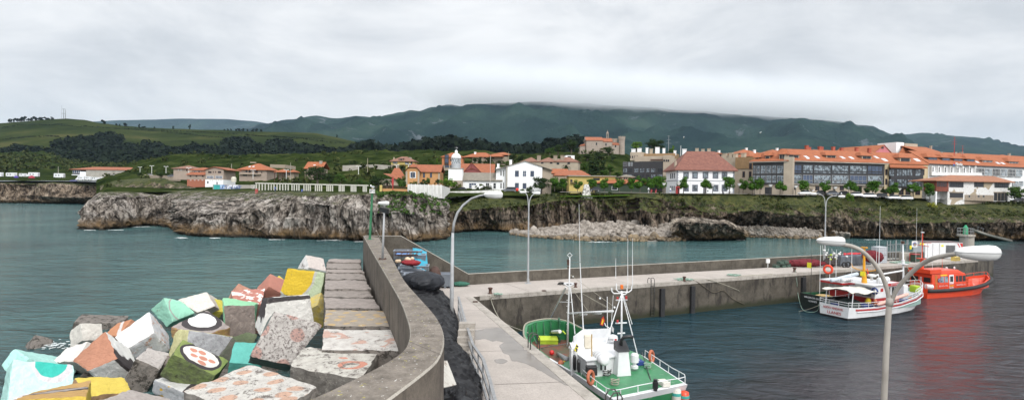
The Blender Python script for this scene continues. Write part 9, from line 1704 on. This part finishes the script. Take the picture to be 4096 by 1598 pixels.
GRF=[mat('g_teal',(.05,.40,.36),(.03,.25,.26),sc=.9),mat('g_blue',(.10,.22,.48),(.35,.5,.7),sc=.8,lo=.45,hi=.55),mat('g_white',(.7,.71,.75),(.18,.2,.28),sc=.55,lo=.46,hi=.5)]
for k,(x0,x1,m_)in enumerate(((.02,.17,0),(.175,.28,1),(.285,.66,2))):mb=MB();mb.box(w_*x0,-.04,.05,w_*x1,-.002,2.15);mb.bd('graffiti',GRF[m_],t)
rg=random.Random(3)
for k in range(26):
 x0=w_*(.19+k*.0185);mb=MB();p0=V3((x0,-.06,rg.uniform(.2,.8)));mb.tb([p0,p0+V3((rg.uniform(-.4,.5),0,rg.uniform(.5,.9))),p0+V3((rg.uniform(0,.8),0,rg.uniform(.9,1.3)))],.09,4);mb.bd('graffiti_stroke',(GRF[2],FBLU,BBLK)[k%3],t)
t=thing('stairway','small white railed steps between the graffiti wall and the pergola','steps',W(1003,763,200));mb=MB();[mb.tb([(0+k*.5,0,0),(0+k*.5,0,2.2-(.0 if k>2 else(3-k)*.6))],.06,4)for k in range(5)];[mb.tb([(0,0,.4+z),(1.5,0,2.2*z/2.2+.4),(2.0,0,.4+z)],.05,4)for z in(.0,.6,1.2,1.7)];mb.bd('railing',WHT,t)
pg=W(1024,768,190);pe=W(1470,772,178);t=thing('pergola','long white concrete pergola of slender posts on the clifftop lawn','pergola',pg);dpp=V3((pe.x-pg.x,pe.y-pg.y,0));L_=dpp.length;ang=math.atan2(dpp.y,dpp.x);t.rotation_euler=(0,0,ang)
def alongp(px):
 lo,hi=0,1
 for _ in range(30):
  m_=(lo+hi)/2;p=pg+dpp*m_;d=p-CAMPOS;x=CX+F*d.dot(RT)/d.dot(fwd0)
  if x<px:lo=m_
  else:hi=m_
 return lo*L_
zb0,zt0=0,W(1026,731,pg.y).z-pg.z;zt1=W(1460,740,pe.y).z-pg.z
for px in(1026,1037,1049,1061,1074,1085,1096,1108,1120,1131,1142,1153,1168,1177,1187,1196,1216,1225,1233,1241,1262,1270,1278,1286,1308,1315,1322,1330,1357,1363,1370,1376,1405,1411,1417,1423,1453,1459,1465):
 u=alongp(px);zt=lerp(zt0,zt1,u/L_);mb=MB();mb.box(u-.14,-.14,-.6,u+.14,.14,zt-.25);mb.bd('post',mat('pergola_white',(.60,.59,.53),(.5,.49,.44)),t)
mb=MB();mb.add([(-.2,-.2,zt0-.25),(L_+.2,-.2,zt1-.25),(L_+.2,.2,zt1-.25),(-.2,.2,zt0-.25),(-.2,-.2,zt0+.1),(L_+.2,-.2,zt1+.1),(L_+.2,.2,zt1+.1),(-.2,.2,zt0+.1)],[(3,2,1,0),(4,5,6,7),(0,1,5,4),(1,2,6,5),(2,3,7,6),(3,0,4,7)]);mb.bd('beam',MT['pergola_white'],t)
def lantern(px,yt,yb_,Y):
 P=W(px,yb_,Y);h=(yb_-yt)*pxm(Y);t=thing('street_lamp','','street lamp',P);mb=MB();mb.tb([(0,0,-.3),(0,0,h-.7)],.09,7);mb.bd('post',DKST,t);mb=MB();mb.add([(-.22,-.22,h-.7),(.22,-.22,h-.7),(.22,.22,h-.7),(-.22,.22,h-.7),(-.52,-.52,h),(.52,-.52,h),(.52,.52,h),(-.52,.52,h)],[(3,2,1,0),(4,5,6,7),(0,1,5,4),(1,2,6,5),(2,3,7,6),(3,0,4,7)]);mb.bd('lantern',WHT,t);return t
for x,yt,lb in((2655,731,'lantern street lamp by the left corner of the white villa'),(2714,730,'lantern street lamp near the red phone box'),(2850,734,'lantern street lamp right of the villa door'),(2956,733,'lantern street lamp just right of the white villa'),(3018,735,'lantern street lamp before the brown and beige flats'),(3080,737,'lantern street lamp before the garage opening'),(3182,740,'lantern street lamp right of the corner pillar door'),(3339,745,'lantern street lamp before the middle of the glazed block'),(3395,746,'lantern street lamp behind the bright cliff edge bush'),(3503,750,'lantern street lamp before the right end of the glazed block'),(3595,751,'lantern street lamp left before the flag building'),(3648,754,'lantern street lamp right before the flag building'),(4092,770,'lantern street lamp at the right edge behind the ruin')):
 t=lantern(x,yt,776 if x<3100 else 784 if x<3450 else 794,174);t['label']=lb;t['group']='lantern street lamps along the promenade'
def white_lamp(px,yt,yb_,Y,lb):
 P=W(px,yb_,Y);h=(yb_-yt)*pxm(Y);t=thing('street_lamp',lb,'street lamp',P,0,'white twin headed lamps on the coast road');mb=MB();mb.tb([(0,0,-.3),(0,0,h)],.12,6);mb.bd('post',WHT,t)
 for s in(-1,1):mb=MB();mb.ball((s*.7,0,h+.05),(.6,.25,.14),8);mb.bd('lamp_head',WHT,t)
for x,yt,yb_,Y,lb in((560,668,690,330,'white twin lamp furthest left above the camper vans'),(607,663,692,300,'white twin lamp left of the wide roadside bush'),(664,666,690,290,'white twin lamp behind the wide roadside bush'),(755,671,690,250,'white twin lamp before the red roofed house'),(1012,679,713,255,'white twin lamp before the pyramid roof house'),(1145,679,712,250,'white twin lamp before the bungalow'),(1434,665,694,240,'white twin lamp above the pergola right part'),(1586,659,676,245,'white twin lamp left of the orange house chimney'),(1634,657,672,240,'white twin lamp at the orange house chimney')):white_lamp(x,yt,yb_,Y,lb)
def pole(px,yt,yb_,Y,r,m,name,label,cat='pole'):P=W(px,yb_,Y);mb=MB();mb.tb([(0,0,-.5),(0,0,(yb_-yt)*pxm(Y))],[r,r*.7],6);o=mb.bd(name,m);o.location=P;return tag(o,label,cat)
pole(926,655,704,262,.16,P_G,'utility_pole','plain concrete pole between the gabled house and the pyramid roof house');pole(1470,632,694,250,.16,mat('weathered_wood',(.32,.28,.2)),'utility_pole','wooden pole on the slope above the right end of the pergola');pole(1162,650,712,262,.14,P_G,'utility_pole','thin pole at the right of the bungalow');pole(2034,606,652,290,.16,MT['weathered_wood'],'utility_pole','wooden pole right of the long orange roof');pole(233,665,693,420,.2,P_G,'utility_pole','pole on the meadow right of the left motorhomes');pole(1960,604,765,176,.09,mat('faded_flagpole',(.55,.5,.48)),'flag_pole','tall thin flagpole in front of the keepers house','flagpole');pole(1571,706,768,172,.16,BRED,'marker_pole','red pole with a box head left of the orange house');pole(2032,1,1,1,.001,WHT,'x','x')if False else None
mb=MB();P=W(1571,728,172);mb.box(-.28,-.2,-.9,.28,.2,1.2);o=mb.bd('marker_box',BRED);o.location=P;tag(o,'narrow red box on the red marker pole','box')
def mast(px,yt,yb_,Y,w_,label,m=None,bars=0):
 P=W(px,yb_,Y);h=(yb_-yt)*pxm(Y);t=thing('antenna_mast',label,'antenna mast',P);mb=MB();mb.tb([(0,0,-1),(0,0,h)],[w_,w_*.5],4);mb.bd('mast',m or DKST,t)
 for k in range(bars):mb=MB();z=h*(.55+.4*k/max(1,bars-1));mb.tb([(-w_*7*(1-k*.2),0,z),(w_*7*(1-k*.2),0,z)],w_*.35,4);mb.bd('crossbar',m or DKST,t)
 return t
mast(255,434,478,1590,.9,'left lattice mast on the green hilltop',bars=2);mast(262,438,478,1592,.8,'right lattice mast on the green hilltop');mast(247,421,478,1594,.3,'very thin mast left of the two hilltop masts')
mast(3817,545,612,200,.14,'tall red and white antenna mast on the white building roof',BRED,4);mast(3850,580,612,204,.1,'smaller antenna right of the tall roof mast',BRED,2);mast(2674,541,612,300,.18,'thin antenna behind the flats left of the brown roof',ALU,3);mast(2723,582,612,210,.12,'short white pole on the flats roof',WHT)
TYRE=BLACK
def car(px,py,Y,ln_px,body,label,rz=0,kind='hatch'):
 P=W(px,py,Y);ln=max(3.7,ln_px*pxm(kY(px,Y)));t=thing('parked_car',label,'car',P,rz,'parked cars');h=1.45 if kind!='suv' else 1.65;x0,x1=-ln/2,ln/2
 side_=[(x0,.35),(x0+.05,.75),(x0+.5,.88),(x0+1.0,.93),(x1-.25,.95),(x1,.7),(x1,.35)];mb=MB();mb.prism(side_,-.85,.85,0,M=M4.Rotation(R(90),4,'X'));mb.bd('body',body,t,bevel=.08)
 cab=[(x0+.95,.93),(x0+1.6,h),(x1-.9,h),(x1-.3,.95)];mb=MB();mb.prism(cab,-.74,.74,0,M=M4.Rotation(R(90),4,'X'));mb.bd('window',GLS,t,bevel=.05);mb=MB();mb.prism([(x0+1.55,h+.002),(x0+1.75,h+.05),(x1-1.05,h+.05),(x1-.85,h+.002)],-.72,.72,0,M=M4.Rotation(R(90),4,'X'));mb.bd('roof',body,t)
 for x in(x0+.75,x1-.75):
  for y in(-.84,.66):mb=MB();mb.tb([(x,y,.32),(x,y+.18,.32)],.32,12);w_=mb.bd('wheel',TYRE,t);mb=MB();mb.tb([(x,y-.012,.32),(x,y+.192,.32)],.18,10);mb.bd('rim',ALU,w_)
 for y in(-.6,.45):mb=MB();mb.box(x0-.02,y,.6,x0+.04,y+.2,.75);mb.bd('headlight',WHT,t)
 return t
CWH,CDK,CGY,CBL=mat('car_white',(.78,.78,.79),rough=.25),mat('car_dark',(.03,.03,.035),rough=.25),mat('car_grey',(.13,.14,.16),rough=.3,metal=.3),mat('car_blue',(.12,.13,.30),rough=.3)
for a in((3217,779,174,44,CWH,'white car parked under the tree right of the corner pillar'),(3280,780,175,46,CDK,'dark car parked behind the left head of the far double lamp'),(3326,781,174,46,CGY,'grey car parked second right of the far double lamp head'),(3370,782,176,40,CDK,'dark car mostly hidden by the bright cliff bush'),(3420,786,174,52,CWH,'white car right of the bright cliff bush, left of a twin'),(3472,790,173,56,CWH,'white car in front of the right end of the glazed block'),(3520,791,175,50,CDK,'dark car right of the two white ones'),(3572,797,174,50,CWH,'white car before the left tree of the flag building'),(3620,799,174,52,CWH,'white hatchback before the right of the flag building'),
   (1846,765,176,44,CDK,'dark hatchback at the foot of the lighthouse'),(2378,766,176,46,CDK,'dark car beside the stone obelisk'),(688,708,275,24,CGY,'small grey car on the coast road'),(596,706,300,22,CWH,'whitish car between the roadside bushes'),(4010,808,186,40,CDK,'dark car seen through the ruin doorway'),(4076,808,186,40,CDK,'dark car at the right edge beyond the ruin')):car(*a)
car(2040,767,174,58,CGY,'grey estate car before the large white house',kind='suv')
def van(px,py,Y,ln_px,label,cab=True):
 P=W(px,py,Y);ln=ln_px*pxm(Y)*.8;h=2.7+(ln_px%5)*.16;t=thing('camper_van',label,'camper van',P,.12*((ln_px%3)-1),'camper vans and caravans on the clifftop');mb=MB();mb.prism([(-ln/2,.5),(-ln/2,h-.3),(-ln/2+.3,h),(ln/2-.2,h),(ln/2,h-.3),(ln/2,.5)],-1.1,1.1,M=M4.Rotation(R(90),4,'X'));mb.bd('body',BW,t)
 for k in range(2+ln_px%2):x=-ln/2+ln*(.16+.3*k);mb=MB();mb.box(x,-1.13,1.6,x+ln*.13,-1.101,2.3);mb.bd('window',GLS,t)
 if cab:mb=MB();mb.prism([(-ln/2-1.4,.5),(-ln/2-1.4,1.2),(-ln/2-.5,2.1),(-ln/2-.01,2.1),(-ln/2-.01,.5)],-1.0,1.0,M=M4.Rotation(R(90),4,'X'));mb.bd('cab',BW,t)
 for x in(-ln/2+.6,ln/2-1.2):mb=MB();mb.tb([(x,-1.12,.4),(x,-.9,.4)],.38,10);mb.bd('wheel',BLACK,t)
for a in((4,708,410,14,'white camper van cut by the left edge of the picture'),(46,708,412,48,'long white motorhome beside the purple tent',False),(92,708,412,30,'pale caravan between two motorhomes',False),(136,708,410,44,'tall white motorhome behind the red tent'),(238,712,405,44,'grey caravan with awning at the left of the lower group',False),(328,722,398,34,'white motorhome in the middle of the lower group'),(355,722,396,26,'grey awned caravan in the lower group',False),(382,724,394,30,'dark awned caravan in the lower group',False),(408,724,394,16,'small white caravan at the right of the awnings'),(420,712,404,36,'white caravan behind the awnings',False),(465,718,400,34,'white caravan furthest right by the rocky mound')):van(*a)
def tent(px,py,Y,w_,m,label):
 P=W(px,py,Y);r=w_*pxm(Y)/2;mb=MB();mb.lt_([(r,0),(r*.85,r*.45),(r*.45,r*.85),(0.02,r)],(0,0,0),8);o=mb.bd('tent',m);o.location=P;tag(o,label,'tent')
tent(65,710,402,16,mat('tent_purple',(.08,.05,.30)),'purple tent before the long motorhome');tent(127,712,400,22,mat('tent_red',(.30,.03,.05)),'red tent before the tall motorhome');tent(488,702,398,14,mat('tent_blue',(.06,.10,.45)),'blue and orange tent near the grey hall');tent(489,712,396,12,mat('tent_teal',(.10,.25,.25)),'small teal tent below the blue one');car(293,726,396,24,CBL,'blue grey car between the camper vans')
t=thing('obelisk','tapering rough stone obelisk on the clifftop lawn','monument',W(2345,785,175));mb=MB()
vs=[];hs=[0,1.0,2.0,3.0,3.7]
for k,z in enumerate(hs):w_=1.35-.19*z;vs+=[V3((sx*w_+noise.noise(V3((sx,sy,z)))*.15,sy*w_*.8,z))for sx,sy in((-1,-1),(1,-1),(1,1),(-1,1))]
mb.add(vs,[(k*4+i,k*4+(i+1)%4,(k+1)*4+(i+1)%4,(k+1)*4+i)for k in range(4)for i in range(4)]+[(16,17,18,19)]);mb.box(-1.7,-1.4,-1.5,1.7,1.4,.0);mb.bd('stone',mat('speckled_stone',(.55,.54,.5),(.16,.15,.14),sc=2.2,lo=.45,hi=.52),t)
t=thing('phone_box','red open phone box by the left corner of the villa','phone box',W(2710,774,174));mb=MB();mb.box(-.5,-.4,0,-.42,.4,2.2);mb.box(.42,-.4,0,.5,.4,2.2);mb.box(-.42,.3,0,.42,.4,2.2);mb.box(-.42,-.4,1.9,.42,.3,2.2);mb.bd('frame',BRED,t)
t=thing('water_tank','white cylindrical tank beside the gabled house','tank',W(935,727,225));mb=MB();mb.lt_([(.95,0),(.95,1.6),(.5,1.95),(.1,2.0)],(0,0,0),14);mb.bd('tank',mat('cream_tank',(.6,.57,.48)),t)
t=thing('red_marker','small red and white striped navigation marker by the pergola','marker',W(1026,777,176));mb=MB();[mb.lt_([(.45,k*.45),(.45,k*.45+.44)],(0,0,0),10,k%2)for k in range(4)];mb.bd('drum',[BRED,mat('dull_marker',(.3,.12,.1))],t)
for k,a in enumerate((((3680,850),(3701,851),(3757,858),(3820,878)),)):
 t=thing('footpath_railing','weathered grey railing descending the cliff path from the yellow green bush','railing',W(3700,862,171));P=[W(x,y+8,170)for x,y in((3702,852),(3757,857),(3790,868),(3822,880))];Pt=[p+V3((0,0,1.0))for p in P]
 for kk in(0,.5,1):mb=MB();mb.tb([p.lerp(q,.1+.9*kk)-t.location for p,q in zip(P,Pt)],.06,4);mb.bd('rail',P_G,t)
 for i in range(9):p=resample(P,9)[i];mb=MB();mb.tb([p-t.location-V3((0,0,.5)),p-t.location+V3((0,0,1))],.07,4);mb.bd('post',P_G,t)
fb0,fb1=W(3822,892,166),W(4200,908,166);t=thing('footbridge','white railed footbridge crossing the rocks at the right edge','footbridge',fb0);L_=(fb1-fb0).length
def fbp(u,z):return(fb0.lerp(fb1,u)-fb0)+V3((0,0,z))
mb=MB();d=fb1-fb0;mb.add([fbp(0,0),fbp(1,0),fbp(1,0)+V3((0,1.8,0)),fbp(0,0)+V3((0,1.8,0)),fbp(0,-.35),fbp(1,-.35),fbp(1,-.35)+V3((0,1.8,0)),fbp(0,-.35)+V3((0,1.8,0))],[(0,1,2,3),(4,5,1,0),(7,6,5,4)]);mb.bd('deck',P_G,t)
for z in(.38,.75,1.1):mb=MB();mb.tb([fbp(0,z),fbp(1,z)],.055,5);mb.bd('rail',WHT,t)
for i in range(21):mb=MB();mb.box(-.08,-.06,0,.08,.06,1.1,M=M4.Translation(fbp(i/20,0)));mb.bd('post',WHT,t)
t=thing('cliff_stair','long concrete stair with rail slanting down the rocks to the water','stairs',W(3860,897,165));P=resample([W(x,y,Y)for x,y,Y in((3855,897,166),(3905,917,163),(3960,935,161),(4050,958,160))],40);mb=MB()
for p,q in zip(P,P[1:]):mb.add([v-t.location+o for v in(p,q)for o in(V3((0,0,0)),V3((0,1.4,0)),V3((0,1.4,-.5)),V3((0,0,-.5)))],[(0,4,5,1),(0,3,7,4),(3,2,6,7)])
mb.bd('flight',P_G,t);mb=MB();mb.tb([p-t.location+V3((0,0,1))for p in P[:18]],.05,4);mb.bd('handrail',ALU,t)
for i in range(0,18,4):mb=MB();mb.tb([P[i]-t.location,P[i]-t.location+V3((0,0,1))],.05,4);mb.bd('post',ALU,t)
ribbon('cliff_path',[W(3668,868,171),W(3690,862,172),W(3712,862,173)],1,PAV);mb=MB();a_=[W(x,y,Y)for x,y,Y in((3655,862,171),(3705,868,171),(3712,830,174),(3698,826,174))];mb.add(a_,[(0,1,2,3)]);tag(mb.bd('cliff_path',PAV),kind='structure')
def person(px,py,Y,top,legs,label,sit=False,s=1.0):
 P=W(px,py,Y);t=thing('person',label,'person',P,random.uniform(-.6,.6));hz=.95 if not sit else.5
 J=[(0,0,hz,.15),(0,0,hz+.28,.15),(0,0,hz+.48,.17),(0,0,hz+.58,.06),(0,-.02,hz+.72,.10),(0,0,hz+.82,.06)];Eg=[(0,1),(1,2),(2,3),(3,4),(4,5)]
 for sg in(-1,1):
  n_=len(J);J+=[(.19*sg,0,hz+.46,.06),(.24*sg,-.03,hz+.2,.045),(.22*sg,-.16,hz-.02,.035)];Eg+=[(2,n_),(n_,n_+1),(n_+1,n_+2)];n_=len(J)
  J+=[(.09*sg,-.02,hz-.42 if not sit else hz-.02,.07),(.1*sg,0 if not sit else-.42,.08,.05),(.1*sg,-.12 if not sit else-.54,.03,.04)]if not sit else[(.1*sg,-.42,hz,.08),(.1*sg,-.42,.08,.05),(.1*sg,-.54,.03,.04)];Eg+=[(0,n_),(n_,n_+1),(n_+1,n_+2)]
 me=bpy.data.meshes.new('body');me.from_pydata([j[:3]for j in J],Eg,[]);me.materials.append(top);o=bpy.data.objects.new('body',me);COL.objects.link(o);o.parent=t;sk=o.modifiers.new('skin','SKIN')
 for v,j in zip(me.skin_vertices[0].data,J):v.radius=(j[3],j[3]*.8)
 me.skin_vertices[0].data[0].use_root=True;o.modifiers.new('sub','SUBSURF').levels=1
 mb=MB();mb.ball((0,.02,hz+.80),(.105,.115,.09),8);mb.bd('hair',mat('dark_hair',(.03,.02,.015)),t);mb=MB();mb.lt_([(.17,hz-.3),(.18,hz-.05),(.165,hz+.08)],(0,0,0),10);mb.bd('trousers',legs,t)
 return t
SK=mat('white_shirt',(.75,.75,.75));SD=mat('dark_clothes',(.04,.04,.06));SR=mat('red_clothes',(.35,.05,.05));SB=mat('blue_clothes',(.08,.12,.35))
for a in((2594,772,173,SK,SD,'person in a white shirt standing among the promenade trees'),(2606,773,173,SR,SD,'person in dark red sitting right of the white shirted one',True),(2624,773,173,SR,SD,'person in reddish clothes before the right flats trees',True),(2681,773,173,SK,SB,'person in white and blue left of the phone box'),(2831,774,173,SK,SD,'person in white by the villa door tree'),(2891,778,172,SD,SD,'person in black sitting on the wall by the villa',True),(1100,768,178,SB,SD,'person leaning at the left part of the pergola'),(1208,771,178,SB,SD,'person in blue sitting in the middle of the pergola',True),(868,745,209,SD,SD,'dark figure pointing on top of the graffiti wall')):person(*a)
t=thing('bicycle','black bicycle parked at the right corner of the white villa','bicycle',W(2918,777,173))
for x in(-.5,.5):mb=MB();mb.tb([(x+.34*math.cos(k*.524),0,.34+.34*math.sin(k*.524))for k in range(12)],.03,5,closed=True);mb.bd('wheel',BLACK,t)
mb=MB();[mb.tb([p,q],.03,5)for p,q in(((-.5,0,.34),(-.1,0,.34)),((-.1,0,.34),(.4,0,.85)),((-.1,0,.34),(-.2,0,.9)),((-.2,0,.8),(.38,0,.82)),((.5,0,.34),(.38,0,.95)),((-.5,0,.34),(-.2,0,.75)))];mb.bd('frame',BBLK,t);mb=MB();mb.box(-.3,-.06,.9,-.1,.06,.95);mb.bd('saddle',BBLK,t)
gull(W(2735,552,150),1.0,'gull flying far off before the mountain, right of the brown hill oak',1.4);gull(W(3042,533,150),.4,'gull flying high before the mountain above the apartments',1.4)
mb=MB();mb.ball((0,0,0),.55,12);o=mb.bd('round_sign',mat('sign_red',(.75,.05,.03)));o.location=W(2069,758,170);tag(o,'small round red sign by the grey estate car','sign')
HAZE_D=0.000023
CB=640.0
# ---------------------------------------------------------------- air: one closed box of thin haze, and the cloud bank on the mountain
mb=MB();mb.box(-11500,-80,-12,11500,11200,1250)
m=bpy.data.materials.new('haze');m.use_nodes=True;t=m.node_tree;t.nodes.clear()
v=nn(t,'ShaderNodeVolumePrincipled',Density=HAZE_D);v.inputs['Color'].default_value=(0.58,0.78,1.0,1)
oo=nn(t,'ShaderNodeOutputMaterial');t.links.new(v.outputs[0],oo.inputs['Volume'])
h=mb.bd('haze',m);tag(h,'thin blue haze in the air before the mountains','haze',kind='stuff')
mb=MB();mb.box(-1500,4350,560,4300,6600,1240)
m=bpy.data.materials.new('cloud');m.use_nodes=True;t=m.node_tree;t.nodes.clear();K=t.links.new
g=nn(t,'ShaderNodeNewGeometry');sp=nn(t,'ShaderNodeSeparateXYZ');K(g.outputs['Position'],sp.inputs[0])
no=nn(t,'ShaderNodeTexNoise',Scale=0.0028,Detail=4.0,Roughness=0.6);K(g.outputs['Position'],no.inputs['Vector'])
def ma(op,a,b,c=None):
 n=nn(t,'ShaderNodeMath',operation=op)
 for i,v in enumerate((a,b,c)):
  if v is None:continue
  if isinstance(v,(int,float)):n.inputs[i].default_value=v
  else:K(v,n.inputs[i])
 return n.outputs[0]
def mrg(x,a,b,c,d):
 n=nn(t,'ShaderNodeMapRange',interpolation_type='SMOOTHSTEP');K(x,n.inputs[0])
 for i,v in((1,a),(2,b),(3,c),(4,d)):n.inputs[i].default_value=v
 return n.outputs[0]
hh=ma('ADD',ma('MULTIPLY_ADD',sp.outputs['X'],0.040,sp.outputs['Z']),ma('MULTIPLY',no.outputs[0],-190.0))
den=ma('MULTIPLY',mrg(hh,CB,CB+95,0,1),mrg(hh,CB+150,CB+430,1,0))
den=ma('MULTIPLY',den,mrg(sp.outputs['X'],-1100,-250,0,1));den=ma('MULTIPLY',den,mrg(sp.outputs['X'],2700,3500,1,0))
den=ma('MULTIPLY',den,mrg(sp.outputs['Y'],4360,4700,0,1));den=ma('MULTIPLY',den,0.004)
v=nn(t,'ShaderNodeVolumePrincipled');v.inputs['Color'].default_value=(.92,.935,.95,1);K(den,v.inputs['Density'])
oo=nn(t,'ShaderNodeOutputMaterial');t.links.new(v.outputs[0],oo.inputs['Volume'])
tag(mb.bd('cloud_bank',m),'low cloud bank resting on the mountain ridge','cloud',kind='stuff')
